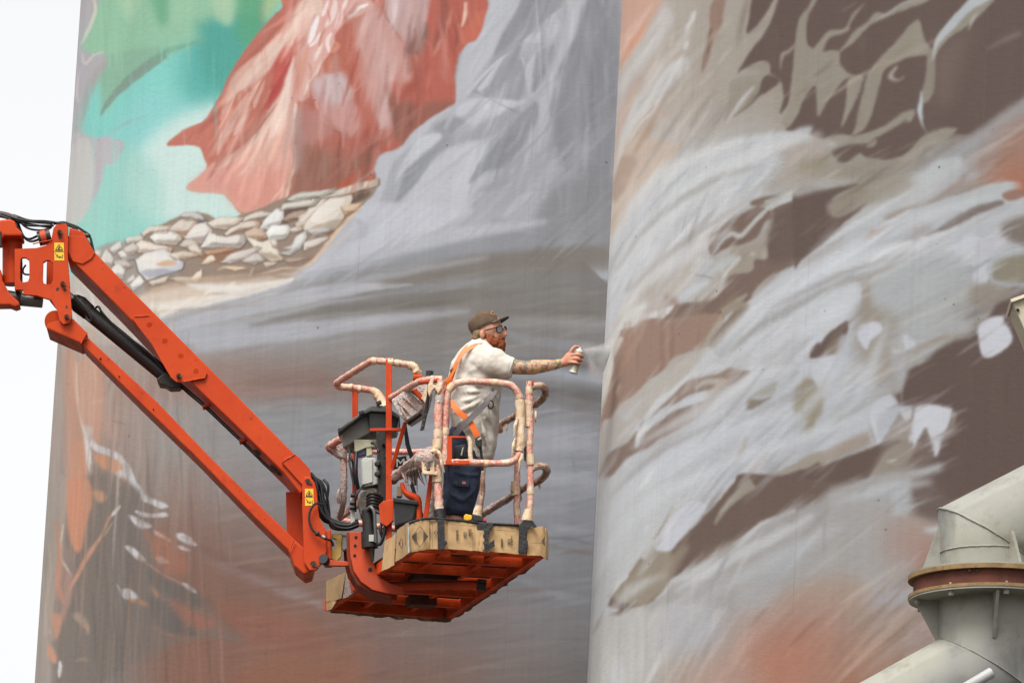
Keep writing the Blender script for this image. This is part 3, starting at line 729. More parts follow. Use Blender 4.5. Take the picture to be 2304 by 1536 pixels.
STONES = [
 ("160 590 185 570 205 580 210 615 175 620", (214,206,196), (170,160,150)), ("205 650 245 565 300 630 270 700", (212,206,198), (176,164,150)),
 ("270 565 345 505 355 550 300 595", (222,216,206), (176,168,156)), ("330 590 390 560 430 570 435 630 370 640", (226,220,212), (170,160,156)),
 ("300 650 380 640 430 680 380 700 320 690", (200,190,178), (160,146,132)), ("285 700 330 665 375 710 360 770 300 760", (226,222,214), (180,172,164)),
 ("385 490 450 475 520 465 490 510 400 520", (216,208,196), (176,162,146)), ("455 540 500 505 640 545 705 555 690 590 560 595 470 585", (224,214,202), (190,156,128)),
 ("370 560 440 520 470 560 440 600 400 600", (212,202,190), (168,154,138)), ("560 480 600 440 760 435 770 490 735 530 600 520", (232,228,220), (184,170,152)),
 ("505 450 560 405 700 400 690 430 560 440 520 470", (214,204,190), (176,152,128)), ("690 430 760 370 860 345 885 370 830 450 790 480 760 440", (214,204,192), (182,146,118)),
 ("770 340 800 315 890 310 960 370 900 380 860 345", (206,204,194), (110,100,94)), ("800 480 870 400 950 380 990 440 930 520 840 500", (226,220,210), (180,164,158)),
 ("770 540 800 500 870 505 900 560 840 570", (206,196,184), (170,146,122)), ("465 640 530 600 650 575 770 660 765 700 640 740 540 770 490 720", (222,216,206), (184,184,196)),
 ("820 560 860 530 910 560 915 605 860 600", (216,208,194), (190,160,130)), ("700 600 780 580 890 605 800 635 730 630", (212,198,180), (180,148,120)),
 ("920 545 980 450 1030 470 1100 480 1215 460 1210 520 1180 550 1000 545", (226,220,208), (168,158,150)), ("1085 450 1160 390 1280 360 1320 380 1310 410 1180 420 1100 465", (222,214,202), (178,138,110)),
 ("970 380 1060 340 1190 350 1240 330 1150 390 1090 420 1010 410", (224,214,200), (180,160,138)), ("1230 340 1330 300 1400 310 1440 320 1320 340 1210 370", (216,206,192), (170,150,130)),
 ("1330 410 1380 340 1440 290 1490 290 1490 350 1440 420", (228,226,222), (190,184,180)), ("1370 450 1410 405 1520 400 1540 430 1500 490 1400 500", (236,234,228), (184,180,168)),
 ("1490 360 1560 310 1650 290 1640 330 1540 370", (176,152,134), (140,108,88)), ("1580 380 1640 330 1690 260 1740 210 1800 210 1700 330 1650 400 1600 430", (218,210,198), (176,154,132)),
 ("1650 420 1690 340 1800 230 1900 195 1960 200 1940 280 1880 380 1830 420 1740 450", (224,216,204), (192,176,156)), ("1530 220 1560 190 1800 150 1860 140 1780 190 1600 220", (200,198,186), (150,142,130)),
 ("1760 200 1840 180 2000 110 2140 80 2140 120 2000 160 1900 190", (220,212,196), (176,158,136)), ("1500 250 1600 230 1740 215 1700 260 1560 280 1480 290", (214,208,196), (150,138,124)),
 ("1220 450 1290 415 1350 425 1370 480 1300 500 1240 500", (206,182,160), (180,146,120)), ("1240 490 1340 520 1400 500 1440 560 1480 630 1400 640 1330 600", (228,218,202), (196,176,154)),
 ("1400 500 1440 510 1450 560 1420 550", (220,210,196), (180,160,140)), ("1470 590 1540 570 1580 480 1640 445 1650 490 1600 560 1540 600", (222,220,214), (168,164,158)),
 ("1060 650 1160 590 1290 550 1320 565 1200 640 1120 660", (214,206,196), (170,156,144)), ("1200 650 1300 590 1360 640 1290 670", (206,198,190), (166,150,138)),
 ("920 670 985 595 1015 640 960 665", (230,216,196), (206,176,146)), ("550 790 640 770 690 750 660 800 580 815", (214,204,190), (186,160,134)),
 ("700 770 860 760 915 715 900 790 800 800", (198,184,168), (196,166,136)), ("840 780 915 710 920 760 880 795", (232,220,200), (210,184,152)),
 ("395 780 440 745 450 780 400 800", (220,216,208), (170,160,150)), ("420 810 480 755 515 790 480 830 440 850", (230,226,218), (184,176,166)),
 ("1640 520 1790 475 1800 490 1720 540 1640 570", (216,208,198), (172,150,132)), ("1500 640 1640 620 1660 630 1540 655", (186,164,146), (150,122,104)),
 ("940 580 1060 560 1180 560 1060 590 960 600", (196,150,116), (160,110,80)), ("1540 430 1580 410 1600 440 1560 450", (214,206,194), (170,150,130)),
 ("1350 660 1440 650 1430 670 1370 690", (212,196,180), (160,136,116)), ("1900 270 2050 240 2010 280 1930 320", (214,190,160), (176,130,96)), ("1660 430 1830 410 1800 440 1700 460", (196,190,186), (150,140,132)),
 ("215 720 260 700 280 730 240 750", (206,200,190), (170,160,150)), ("1070 690 1200 690 1240 700 1150 715", (228,206,178), (200,164,128)),
]
def paint_right():
    DK, TN, LT, WH = (106,90,84), (152,144,132), (176,178,178), (196,198,200)
    K = Canvas([1320, 1500, 1700, 1900, 2100, 2304], [0, 200, 400, 600, 800, 1000, 1200, 1350, 1536], [
      [(188,160,146),(176,168,158),(166,158,148),(140,128,118),(108,92,86),(106,90,84)],
      [(206,196,188),(176,166,156),(162,154,143),(150,142,132),(108,92,86),(106,90,84)],
      [(214,212,208),(192,190,188),(182,182,180),(152,144,132),(152,148,142),(160,140,130)],
      [(214,212,208),(200,200,198),(160,150,140),(150,142,134),(168,170,170),(164,162,160)],
      [(210,208,202),(160,140,126),(176,176,176),(176,178,180),(164,162,158),(112,96,90)],
      [(180,172,164),(176,172,168),(178,178,180),(176,176,178),(130,116,108),(104,88,82)],
      [(176,172,168),(182,182,180),(150,140,132),(164,162,158),(156,148,142),(140,112,102)],
      [(182,180,176),(178,176,172),(172,166,162),(160,152,146),(158,142,134),(154,146,142)],
      [(180,176,170),(168,164,158),(168,146,134),(160,120,100),(160,140,130),(156,140,132)]])
    P, S, F, E = K.P, K.S, K.F, K.E; K.sk = 1.5
    def lum(x, y): return K.im[int(min(max((y-KY0)/KS, 0), KH-1)), int(min(max((x-KX0)/KS, 0), KW-1))]
    def drag(n):
      F(0, 0, 1)
      for i in range(n):   # fine brush drags along the folds of the pale cloth
          x = RP.uniform(1345, 2300); y = RP.uniform(60, 1530)
          ang = math.radians(62-34*min(1, max(0, (x-1350)/700))+RP.uniform(-7, 7)+(8 if y > 1150 else 0)); L_ = RP.choice([RP.uniform(15, 60), RP.uniform(50, 150)])*(1.0 if x > 1500 else .6)
          dx, dy = math.cos(ang)*L_, -math.sin(ang)*L_; b = lum(x, y)
          if b.mean() < 132 or abs(lum(x+dx, y+dy).mean()-b.mean()) > 22 or abs(lum(x-dx, y-dy).mean()-b.mean()) > 22: continue
          v = RP.choice([-24, -14, -8, 8, 14, 20, 26]); tint = np.array(RP.choice([(0, 0, 0), (2, 0, -3), (-2, 0, 3)]))
          S([(x-dx, y-dy), (x+RP.uniform(-3, 3), y+RP.uniform(-3, 3)), (x+dx, y+dy)], RP.uniform(2.5, 12), tuple(np.minimum(b+v+tint, 222)), RP.choice([2, 5, 8]), .5)
    def feather(n):          # dry strokes of the pale cloth running out over the dark, along the fold
      F(0, 0, 1)
      for i in range(n*6):
        x = RP.uniform(1345, 2300); y = RP.uniform(40, 1500); ang = math.radians(60-32*min(1, max(0, (x-1350)/700))+RP.uniform(-8, 8))
        dx, dy = math.cos(ang), -math.sin(ang); L_ = RP.uniform(20, 75); b0 = lum(x, y); b1 = lum(x+dx*L_, y+dy*L_)
        if not (b0.mean()-b1.mean() > 22 or b1.mean()-b0.mean() > 40) or (x > 1480 and y < 330) or RP.random() < .35: continue
        c_ = b0 if b0.mean() > b1.mean() else b1*.5+b0*.5
        S([(x-dx*L_*.6, y-dy*L_*.6), (x, y), (x+dx*L_*1.1, y+dy*L_*1.1)], [1, RP.uniform(4, 11), 1], tuple(c_+RP.uniform(-4, 8)), RP.choice([2, 4]), .5)
    F(1350, 0, 3.84)
    P("100 -200 600 -200 500 100 400 300 200 640 60 800 0 400", (204,166,148), 14, .9)
    S("400 200 280 400 180 620", 50, (214,150,120), 10, .8)
    P("560 60 640 150 560 330 400 560 280 720 160 860 60 900 120 700 260 500 440 240", (198,196,192), 12, .9)
    S("620 -60 560 120 470 380 500 460", 70, (196,188,186), 14, .7)
    P("320 640 260 760 200 900 120 1100 60 1500 140 1500 190 1200 280 900 350 740", (190,168,154), 8, .7)
    P("740 500 620 560 480 680 340 840 260 1000 180 1200 60 1500 -60 1700 200 1500 300 1200 420 900 600 760 760 640", (202,202,200), 8, .9)
    S("700 560 560 720 380 880 260 1060", 40, (176,170,166), 6, .7)
    S("560 820 400 960 300 1100", 16, (214,212,208), 4, .8)
    P("600 960 480 1080 380 1240 300 1400 160 1560 60 1500 160 1300 300 1080 460 960", (188,170,156), 10, .8)
    S("590 1000 540 1110 440 1290 330 1460", 10, (206,196,180), 2.5, .8)
    S("500 1060 400 1180 320 1330", 46, (170,148,134), 6, .8)
    S("340 1140 240 1240 180 1420 140 1560", 44, (172,158,144), 6, .8)
    S("480 940 350 1080 240 1260 180 1400", 26, (208,206,200), 5, .8)
    P("800 110 830 130 780 280 770 400 730 430 715 400 740 230 770 200", (206,206,204), 3, .9)
    S("795 200 765 330 750 370", 20, (170,162,150), 3, .9)
    P("730 240 640 310 590 420 610 520 700 440 740 330", (170,162,150), 8, .7)
    S("730 250 650 300 600 420", 18, (200,198,196), 4, .8)
    S("850 60 820 110 760 170", 16, (196,192,186), 4, .6)
    P("960 60 1080 -60 1060 200 980 380 930 540 880 640 900 480 950 300", (146,116,102), 5, .75)
    S("965 240 940 400 890 600", 40, (120,96,84), 4, .7)
    S("1300 -60 1240 160 1190 420", 44, (134,122,110), 8, .7)
    P("1340 -60 1520 -60 1440 120 1360 230 1275 300 1290 180", DK, 3, 1)
    P("1620 -100 2000 -200 2200 -200 2200 260 1960 600 1900 1000 1960 1200 1820 1190 1840 1110 1700 1140 1610 1130 1640 1060 1720 960 1700 820 1560 990 1590 820 1560 700 1470 740 1400 820 1280 930 1200 990 1150 1010 1290 850 1380 700 1470 620 1440 540 1330 560 1190 650 1300 450 1420 300 1500 140", DK, 3, 1)
    P("1450 540 1330 560 1200 640 1130 720 1120 900 1080 1060 1200 980 1300 900 1380 780 1440 660 1560 690 1480 640", TN, 3, 1)
    P("1380 800 1300 900 1230 960 1280 850 1370 740", (132,122,112), 6, .8)
    P("1430 680 1560 700 1490 770 1400 820 1400 740", DK, 3, 1)
    S("1330 750 1220 880 1160 980 1090 1070", [16,34,26,8], (192,194,196), 2.5, .95)
    S("1400 640 1240 640 1130 700", 40, (176,174,176), 10, .7)
    S("1700 390 1640 450 1580 490 1560 620", [16,30,36,4], TN, 2.5, 1)
    P("1920 -100 1860 -40 1780 80 1720 250 1690 450 1660 700 1620 950 1570 1060 1640 1100 1720 960 1780 830 1860 740 1900 850 1890 1010 1960 1000 2000 800 2200 700 2200 380 1980 380 1900 370 1830 410 1790 380 1780 250 1820 120 1900 40", (154,146,134), 3, 1)
    S("1440 240 1520 280 1560 400", 5, (126,110,102), 2, .5)
    for i in range(16): S([(1425+RP.uniform(-10,10), 220+i*22), (1500, 240+i*22), (1570+RP.uniform(-20,10), 225+i*22)], 4, (122,106,98), 1.5, .6)
    F(1804, 0, 3.84)
    P("130 -100 1300 -200 2100 -200 2100 700 1920 850 1800 900 1600 1060 1400 1170 1200 1110 1080 1160 900 1330 740 1380 560 1360 500 1330 400 1400 330 1400 260 1330 320 1280 560 1240 640 1190 900 1100 980 960 900 960 700 1100 480 1180 340 1160 200 1190 80 1180 130 1030 60 980 120 760 200 900 340 700 380 560 300 450 150 450 60 400 50 300 40 160", DK, 3, 1)
    P("170 -60 90 0 40 100 -40 250 -60 900 0 880 60 780 120 740 130 880 150 1010 240 850 330 730 410 680 520 660 530 700 400 620 330 560 320 480 330 450 240 460 130 460 200 330 100 420 60 400 40 330 50 200 90 90", (150,142,130), 2.5, 1)
    P("550 30 440 130 380 250 250 270 190 320 120 420 80 460 160 480 240 340 400 280 430 200 480 120", TN, 2.5, 1)
    S("480 20 420 60 340 110", 26, (126,110,106), 5, .7)
    P("1100 -60 960 0 860 60 740 120 640 110 560 200 470 260 400 360 330 450 350 470 430 400 500 320 600 220 740 150 900 90 1100 10", (152,144,132), 2.5, 1)
    S("1000 -10 880 40 760 110 640 180", [10,20,18,4], (180,180,178), 2, .9)
    P("1020 180 960 200 840 340 740 450 620 570 570 640 540 760 510 900 470 1080 440 1180 540 1120 600 1010 650 850 700 660 740 590 820 550 920 500 1080 480 1120 440 1080 370 1050 280", (150,142,130), 2.5, 1)
    P("410 690 530 650 510 760 460 900 400 1020 340 1110 370 980 390 860", TN, 2.5, 1)
    P("340 460 420 400 560 380 600 560 560 640 440 640 350 580 330 520", DK, 3, 1)
    P("1090 440 1160 440 1160 560 1150 760 1110 860 1060 900 1030 860 1070 700 1085 560", (146,138,126), 3, 1)
    P("1040 780 1020 860 1000 930 1010 1010 1050 1100 1085 1160 1050 1060 1045 900", (190,196,200), 2, .95)
    P("1180 480 1300 350 1480 250 1400 460 1350 700 1300 900 1180 900 1160 700", (124,110,102), 30, .7)
    P("1580 -80 1470 -20 1380 80 1280 180 1190 300 1150 400 1130 540 1160 480 1220 400 1320 300 1420 240 1560 120 1680 -20", (152,146,134), 3, .95)
    P("1560 -80 1470 -20 1380 80 1280 180 1190 300 1150 400 1130 540 1170 420 1240 330 1330 240 1400 160 1500 70 1640 -10", (180,184,186), 3, 1)
    S("1520 120 1480 170 1440 270", 22, (182,178,166), 2.5, .9)
    S("1900 290 1780 340 1600 430", [36,40,16], (134,122,114), 6, .8)
    P("830 570 790 600 760 640 750 680 800 710 860 700 900 660 850 690 810 680 800 640 830 600", (162,154,144), 2, .95)
    P("980 960 900 980 720 1090 580 1150 440 1200 340 1230 560 1240 640 1180 800 1100 900 1030 940 1060", TN, 2.5, 1)
    P("440 1180 300 1200 200 1220 60 1300 -60 1400 -60 1500 200 1460 500 1420 560 1360 640 1250 560 1280 480 1240 330 1270 260 1330", (156,150,140), 4, .9)
    P("260 1330 320 1290 460 1250 620 1270 720 1160 900 1060 1000 1100 1060 1160 900 1320 740 1370 560 1360 500 1330 400 1400 320 1400", DK, 4, 1)
    S("560 1270 620 1240 640 1200", 40, TN, 3, .9)
    P("1340 1110 1200 1120 1060 1190 940 1290 860 1360 740 1400 900 1440 1100 1300 1240 1220 1330 1140", TN, 4, 1)
    S("1400 1190 1200 1260 1080 1360", [10,60,60], (156,152,146), 8, .8)
    S("1130 1270 1080 1300 1020 1360", 24, (120,108,98), 4, .7)
    P("-60 1150 100 1100 60 1180 300 1240 200 1300 0 1420 -100 1460", (184,186,188), 8, .9)
    for x0, y0, n in ((490, 330, 8), (470, 960, 9), (480, 700, 12), (450, 1360, 10)):
        for i in range(n): S([(x0-20, y0+i*15), (x0+30, y0+6+i*15), (x0+70, y0-6+i*15)], 4, (130,120,110), 1.2, .5)
    P("2000 850 1850 900 1640 1060 1460 1180 1250 1300 1100 1420 900 1560 1300 1600 1700 1500 2100 1300", (164,164,164), 12, .85)
    P("1650 1200 1800 1080 2100 1000 2100 1700 1650 1600 1500 1500", (158,124,108), 30, .9)
    P("1700 1480 2000 1400 2100 1750 1700 1700", (170,118,98), 40, .8)
    S("1600 1150 1640 1300 1620 1500", 80, (172,166,166), 22, .7)
    F(1350, 350, 3.84)
    P("100 -100 700 -100 560 100 400 260 260 470 260 540 180 620 90 740 60 600 110 450 100 200", (196,178,162), 6, .8)
    P("190 0 320 40 260 200 180 350 110 420 90 300 130 120", (172,152,138), 8, .8)
    P("1200 -150 1700 -200 1900 -80 1920 -20 1600 60 1400 250 1400 330 1100 500 900 620 640 790 560 850 300 1100 100 1500 -20 1700 60 900 90 740 180 620 260 540 260 470 330 380 520 200 620 130 700 80 900 -20", (194,195,196), 7, 1)
    P("560 900 900 820 850 930 700 1100 600 1200 400 1260 300 1150", (176,168,158), 14, .8)
    S("920 0 720 170 560 320 420 470", 26, (174,174,174), 5, .6)
    S("1290 90 1100 160 900 280 760 360", 16, (212,212,214), 4, .7)
    S("1400 190 1250 260 1080 320 960 380", 14, (212,212,214), 3, .8)
    S("1100 500 900 620 760 720 620 800", [60,40,26,10], (176,174,170), 10, .6)
    S("1300 400 1100 540 900 670 700 830", [16,30,30,20], (206,208,208), 5, .85)
    S("900 480 700 560 560 640 480 740", 30, (180,182,184), 8, .6)
    S("1000 880 760 900 600 1020 500 1120", 50, (204,205,208), 10, .6)
    P("1540 -60 1920 -160 2000 50 1900 150 1700 200 1500 290 1420 280 1600 120", (168,158,148), 16, .8)
    P("1740 60 1980 20 1980 140 1780 160", (150,140,122), 14, .7)
    # dark sweep
    P("2000 290 1900 310 1700 380 1520 440 1440 560 1360 700 1240 770 1060 820 980 870 940 790 960 700 1080 600 1260 490 1420 420 1560 350 1420 360 1300 420 1500 500 1460 760 1450 900 1340 900 1300 1010 1140 1030 1050 1180 900 1260 700 1280 640 1310 400 1450 100 1700 400 2000 960 1600 1080 1560 1300 1250 1320 1200 1400 1100 1500 1020 1700 960 1820 860 1980 740", (124,106,96), 3, 1)
    P("1340 480 1500 500 1480 560 1300 560", (120,102,92), 6, .8)
    P("1450 900 1700 880 1980 640 1980 300 1700 400 1500 560", (110,94,88), 10, .9)
    P("1420 400 1560 350 1700 290 1920 230 2000 220 2000 290 1900 300 1750 340 1600 410 1480 460 1400 540 1320 620 1260 690 1200 720 1140 700 1060 760 1000 840 960 890 1000 800 1080 700 1140 660 1220 670 1300 590 1370 510 1460 430", (184,184,180), 3, 1)
    S("1480 470 1580 410 1700 370 1900 310", [14,20,20,10], (196,200,200), 3, .8)
    P("960 880 1060 880 1130 850 1120 810 1200 780 1300 780 1360 750 1430 780 1450 840 1440 890 1390 900 1340 880 1330 980 1290 1000 1180 1010 1120 1030 1060 960 900 1000 880 900", (160,150,138), 5, 1)
    P("860 870 1000 900 1120 870 1200 880 1060 1000 960 1050 900 1150 760 1260 680 1280 740 1160 860 1080", (186,188,188), 8, .9)
    S("1220 880 1150 960 1070 1060 1020 1160 1000 1220", [36,40,30,20,6], (202,202,200), 3, .95)
    S("1000 1000 1050 1060 980 1200 850 1290", [20,40,40,10], (168,156,144), 6, .7)
    S("940 1100 820 1140 700 1250 690 1280", [20,60,60,10], (196,198,202), 5, .9)
    S("1040 1080 940 1180 850 1280", 26, (190,186,180), 4, .8)
    E(1320, 850, 26, 12, (188,186,178), 3, .9)
    E(1415, 870, 22, 24, (172,164,152), 3, .9)
    E(1740, 560, 46, 40, (130,116,108), 14, .8)
    P("1290 1200 1230 1210 1130 1280 1050 1330 1040 1400 980 1500 920 1600 880 1700 1000 1700 1080 1560 1160 1460 1200 1330 1240 1250", (158,148,134), 4, 1)
    E(1042, 1356, 9, 8, (60,50,48), 1.2, .9)
    S("1320 1200 1330 1080 1430 960 1500 900", 4, (130,118,108), 3, .4)
    S("540 1190 620 1260 660 1280 560 1350", 60, (150,128,116), 10, .8)
    P("60 1540 180 1440 240 1330 420 1290 360 1380 620 1300 640 1320 560 1400 400 1430 320 1500 200 1560 80 1640", (202,202,198), 5, .95)
    S("420 1290 300 1400 200 1480", 8, (150,144,138), 3, .7)
    S("620 1310 540 1400 480 1480", 26, (208,204,196), 5, .8)
    for x in (560, 640, 720, 760, 800, 860, 520, 900): S([(x+RP.uniform(-10,10), 1310), (x-4, 1560), (x-14, 1850)], RP.choice([14,22,30]), RP.choice([(168,138,120),(134,108,96),(160,120,100)]), 4, .5)
    # big white diagonal cloth
    F(0, 0, 1)
    P("2304 420 2230 420 2160 440 2070 470 1990 470 1930 500 1860 540 1800 590 1750 620 1700 670 1650 700 1610 740 1590 780 1560 800 1500 830 1440 870 1400 900 1370 960 1345 1040 1335 1150 1330 1300 1330 1480 1380 1350 1430 1280 1480 1200 1530 1150 1600 1120 1680 1090 1760 1060 1850 1020 1940 1000 1960 900 1990 820 1960 750 2010 700 2120 640 2200 590 2304 560", (182,183,185), 4, 1)
    drag(2200)
    F(1804, 350, 3.84)
    P("-60 980 200 740 400 560 620 400 880 230 1080 130 1200 40 1400 30 1200 300 980 470 800 560 640 600 440 650 280 700 100 830", (188,190,190), 6, .85)
    P("500 380 700 240 900 180 980 240 820 360 640 420", (156,148,136), 14, .8)
    P("-60 300 200 280 500 250 400 300 240 380 220 430 230 520 330 530 460 480 560 420 400 560 200 740 0 900 -60 950", DK, 4, 1)
    P("220 440 300 370 440 310 560 280 560 340 480 420 400 500 320 530 240 510", (148,138,126), 6, 1)
    P("-60 240 200 210 420 200 500 210 380 260 100 320 -60 360", (168,164,158), 6, .9)
    P("700 540 840 470 940 440 1040 400 1140 340 1260 210 1420 120 1420 220 1300 330 1160 390 1000 450 900 500 780 560", (158,144,136), 8, .85)
    S("1400 90 1240 260 1100 370 980 470", [90,70,30,6], (184,186,188), 8, .8)
    P("1780 230 1700 240 1560 270 1480 310 1300 360 1160 400 1000 460 860 520 700 600 620 680 1000 620 1100 620 1300 520 1460 460 1640 400 1720 390 1740 340 1840 290", (180,182,182), 4, .9)
    P("1740 330 1860 290 1980 300 1980 330 1840 390 1760 380", (150,116,102), 5, .95)
    P("1840 260 1980 200 1980 310 1880 290", (172,108,84), 10, .9)
    P("1740 390 1640 410 1480 450 1400 500 1280 570 1160 650 1060 700 1160 670 1280 630 1400 580 1520 510 1640 470 1740 430", (124,112,106), 5, .9)
    S("740 620 620 680 540 740", [26,60,10], (168,140,122), 6, .9)
    S("940 480 780 570 640 640", [20,36,10], (200,200,200), 4, .8)
    S("850 660 700 700 560 780", 14, (196,198,200), 3, .8)
    S("880 600 1000 600 1080 640 1000 700 800 780", [40,90,100,80,20], (164,158,156), 14, .8)
    S("400 760 250 820 100 900 0 960", [20,70,70,40], (168,160,156), 12, .7)
    P("960 740 860 740 700 800 520 870 300 950 100 1080 -60 1250 -60 1500 200 1400 400 1250 700 1050 860 880 940 800", (190,192,194), 8, .85)
    P("1080 710 1040 710 1000 770 1000 820 960 860 1010 850 1060 780 1110 730", (198,199,202), 2.5, .95)
    P("1260 790 1320 770 1420 700 1520 700 1560 740 1500 800 1420 860 1360 870 1310 820 1260 850 1240 830", (196,197,202), 4, .95)
    P("1520 740 1720 700 1740 760 1640 860 1560 930 1480 970 1470 920 1500 850", (190,190,194), 4, .95)
    P("1680 900 1560 960 1490 1020 1480 1080 1520 1110 1600 1110 1620 1040 1640 960", (196,198,202), 4, .95)
    S("1980 830 1800 850 1690 890 1620 960 1640 1060 1720 1110 1980 1110", [50,40,30,30,30,30,40], (172,176,178), 5, .9)
    P("1660 950 1760 890 1980 870 1980 1080 1860 1100 1720 1080 1650 1030", (142,134,118), 6, 1)
    P("1760 580 1980 540 1980 780 1860 760 1760 720 1720 650", (124,112,102), 12, .9)
    P("1500 1120 1760 1130 1860 1180 1700 1280 1640 1330 1500 1300 1420 1220", (148,138,126), 12, .8)
    P("1680 1320 1760 1260 1980 1180 1980 1600 1760 1420 1700 1380", (112,96,92), 8, .95)
    S("960 780 820 900 700 990 520 1080 400 1100", [10,20,30,60,40], (150,138,128), 8, .8)
    S("700 1000 620 1080 540 1160", [6,16,14], (214,196,172), 1.5, .95)
    P("560 1080 720 1000 900 880 1200 860 1400 920 1450 1100 1350 1260 1000 1400 800 1440 640 1400 560 1250", (170,172,172), 24, .8)
    P("600 1120 520 1140 500 1300 580 1500 700 1560 680 1400 600 1250", (152,140,130), 14, .85)
    P("480 1100 380 1100 240 1180 60 1280 -60 1350 -60 1560 180 1560 260 1460 400 1380 480 1320 500 1200", (194,196,198), 7, .9)
    S("500 1180 400 1260 300 1310", 10, (166,160,156), 4, .6)
    S("500 1140 480 1300 420 1460 330 1700", [20,50,56,40], (184,188,194), 5, .85)
    P("410 1430 330 1470 240 1540 160 1640 80 1750 200 1720 330 1680 390 1560", DK, 4, 1)
    P("230 1650 330 1560 360 1660 300 1720 200 1730", (140,126,112), 6, .8)
    F(1804, 700, 3.84)
    P("480 -60 700 -20 840 100 760 260 820 500 700 640 560 440 460 420 480 200", (154,146,134), 20, .8)
    P("640 90 700 130 680 190 610 240 570 330 550 330 490 230 500 150 560 110", (196,197,203), 3, .98)
    P("870 220 920 200 980 260 1000 310 960 340 900 310", (196,197,203), 4, .95)
    P("900 110 1200 80 1420 60 1440 180 1200 230 1020 260 960 260", (170,172,172), 14, .8)
    S("1430 200 1200 240 1050 300 960 360", [10,26,40,40], (150,136,120), 8, .8)
    S("1420 220 1240 270 1100 320", 26, (164,158,148), 6, .8)
    P("1440 230 1300 270 1180 340 1060 440 940 500 900 600 860 700 800 720 860 820 1100 810 1280 830 1330 900 1320 1000 1240 1130 1160 1260 1000 1320 960 1460 860 1700 2100 1300 2100 -200 1880 -100 1700 -60 1620 60 1560 220 1500 180", (103,86,80), 6, 1)
    P("1700 50 1600 70 1540 120 1525 200 1540 320 1580 400 1640 400 1740 350 1810 280 1820 200 1780 130 1740 60", (198,199,204), 2.5, 1)
    S("800 330 820 420 850 560 820 640", [30,80,90,30], (172,172,170), 7, .9)
    E(820, 345, 34, 14, (200,200,200), 3, .8, 0.2)
    P("930 420 1040 400 1060 440 960 470", (160,156,148), 5, .8)
    P("760 730 640 790 590 850 590 960 640 1050 660 1160 720 1080 780 980 840 860 830 780", (190,192,196), 3, .98)
    P("700 880 820 850 800 940 720 1060 680 1100 650 980", (176,178,184), 8, .8)
    S("600 900 630 1020 655 1150", 14, (206,206,204), 2, .9)
    S("580 1020 600 1100 640 1150", 24, (186,182,174), 3, .9)
    P("850 840 950 830 940 930 900 960 870 900", (196,196,198), 3, .95)
    P("1000 830 1100 810 1280 840 1300 870 1260 1000 1210 1120 1180 1240 1150 1255 1120 1160 1090 1020 1060 1020 1020 1090 960 1200 960 1130 930 1140 920 1080 960 960 980 870", (200,201,206), 2.5, 1)
    S("1310 860 1320 930 1270 1030", 22, (150,140,124), 3, .8)
    P("840 960 940 960 930 1100 800 1130 730 1120 780 1000", (160,150,142), 8, .85)
    P("-60 1380 200 1330 500 1220 740 1130 860 1120 760 1200 640 1360 560 1460 380 1520 100 1620 -200 1700 -300 1500", (106,89,82), 5, 1)
    P("1040 1080 1120 1120 1140 1240 1060 1300 1000 1300 900 1340 960 1240", (116,100,92), 6, .9)
    P("740 1180 920 1120 960 1180 900 1300 820 1380 600 1440 640 1340", (150,140,128), 10, .9)
    S("740 1300 790 1295 830 1290", 26, (190,188,182), 4, .8)
    P("360 1530 600 1460 840 1400 1060 1350 1220 1320 1180 1400 1000 1460 900 1560 800 1700 300 1700 200 1600", (176,178,178), 9, .95)
    P("-60 900 60 850 120 900 60 1050 -60 1120", (160,160,158), 10, .7)
    P("0 640 120 660 160 640 260 560 240 700 180 840 80 880 -60 880 -60 700", (152,142,126), 8, .9)
    P("100 440 180 400 310 390 260 500 180 600 120 660 100 560", (192,194,198), 3, .95)
    S("300 400 220 500 140 550", 12, (206,207,210), 3, .8)
    S("-40 380 20 460 20 560 -20 640", [60,70,60,20], (188,190,194), 5, .9)
    S("380 200 330 460 240 720 160 920 90 1080", [60,130,160,150,60], (180,182,187), 8, .8)
    P("0 1310 160 1220 380 1110 560 1040 580 1150 400 1230 200 1310 0 1360", (158,146,134), 6, .9)
    P("60 1240 300 1050 560 900 600 960 560 1040 380 1110 200 1200", (186,187,192), 10, .8)
    F(1320, 700, 3.572)
    # brown field with drips at the far left
    P("270 170 380 130 480 70 700 60 1000 20 1100 60 940 290 850 310 720 380 640 460 540 530 460 610 440 640 300 740 240 800 200 860 140 880 110 980 130 750 190 560 240 300", (152,128,114), 4, 1)
    for i in range(12):
        x = RP.uniform(300, 900); S([(x, 80), (x-4, 300), (x-8, 520)], RP.choice([14, 24, 40]), RP.choice([(166,142,128),(132,110,98),(160,130,114)]), 5, .45)
    P("1060 60 1180 0 1100 120 1020 220 960 290 1040 290 1200 120 1300 0 1300 -60 1180 -60", (150,140,126), 4, .95)
    S("1090 60 1010 180 930 290 860 310", [50,30,16,10], (170,162,148), 3, .9)
    P("1180 20 1000 240 1040 300 1160 130 1300 -20", (132,116,104), 5, .85)
    P("280 160 230 260 200 360 150 520 130 640 110 820 120 640 130 500 150 300", (206,202,194), 3, .95)
    S("240 300 170 440 140 620", 18, (150,140,132), 3, .8)
    P("200 440 190 560 150 720 120 840 150 600 180 460", (216,212,200), 2, .95)
    P("280 590 250 680 240 640 260 600", (188,170,154), 4, .8)
    # ribs of the cloth
    P("940 300 820 330 700 380 640 450 600 500 480 590 420 650 330 720 260 800 190 880 130 1000 100 1150 80 1400 160 1150 260 1080 350 1040 420 900 560 780 700 640 850 540 1000 480 1100 420 1040 330", (178,172,164), 4, .9)
    P("900 420 960 330 1040 320 1060 400 1160 450 1000 480 860 530 760 600 880 440", (190,192,194), 7, .9)
    S("1000 350 1060 380 1120 400", 16, (204,205,206), 4, .8)
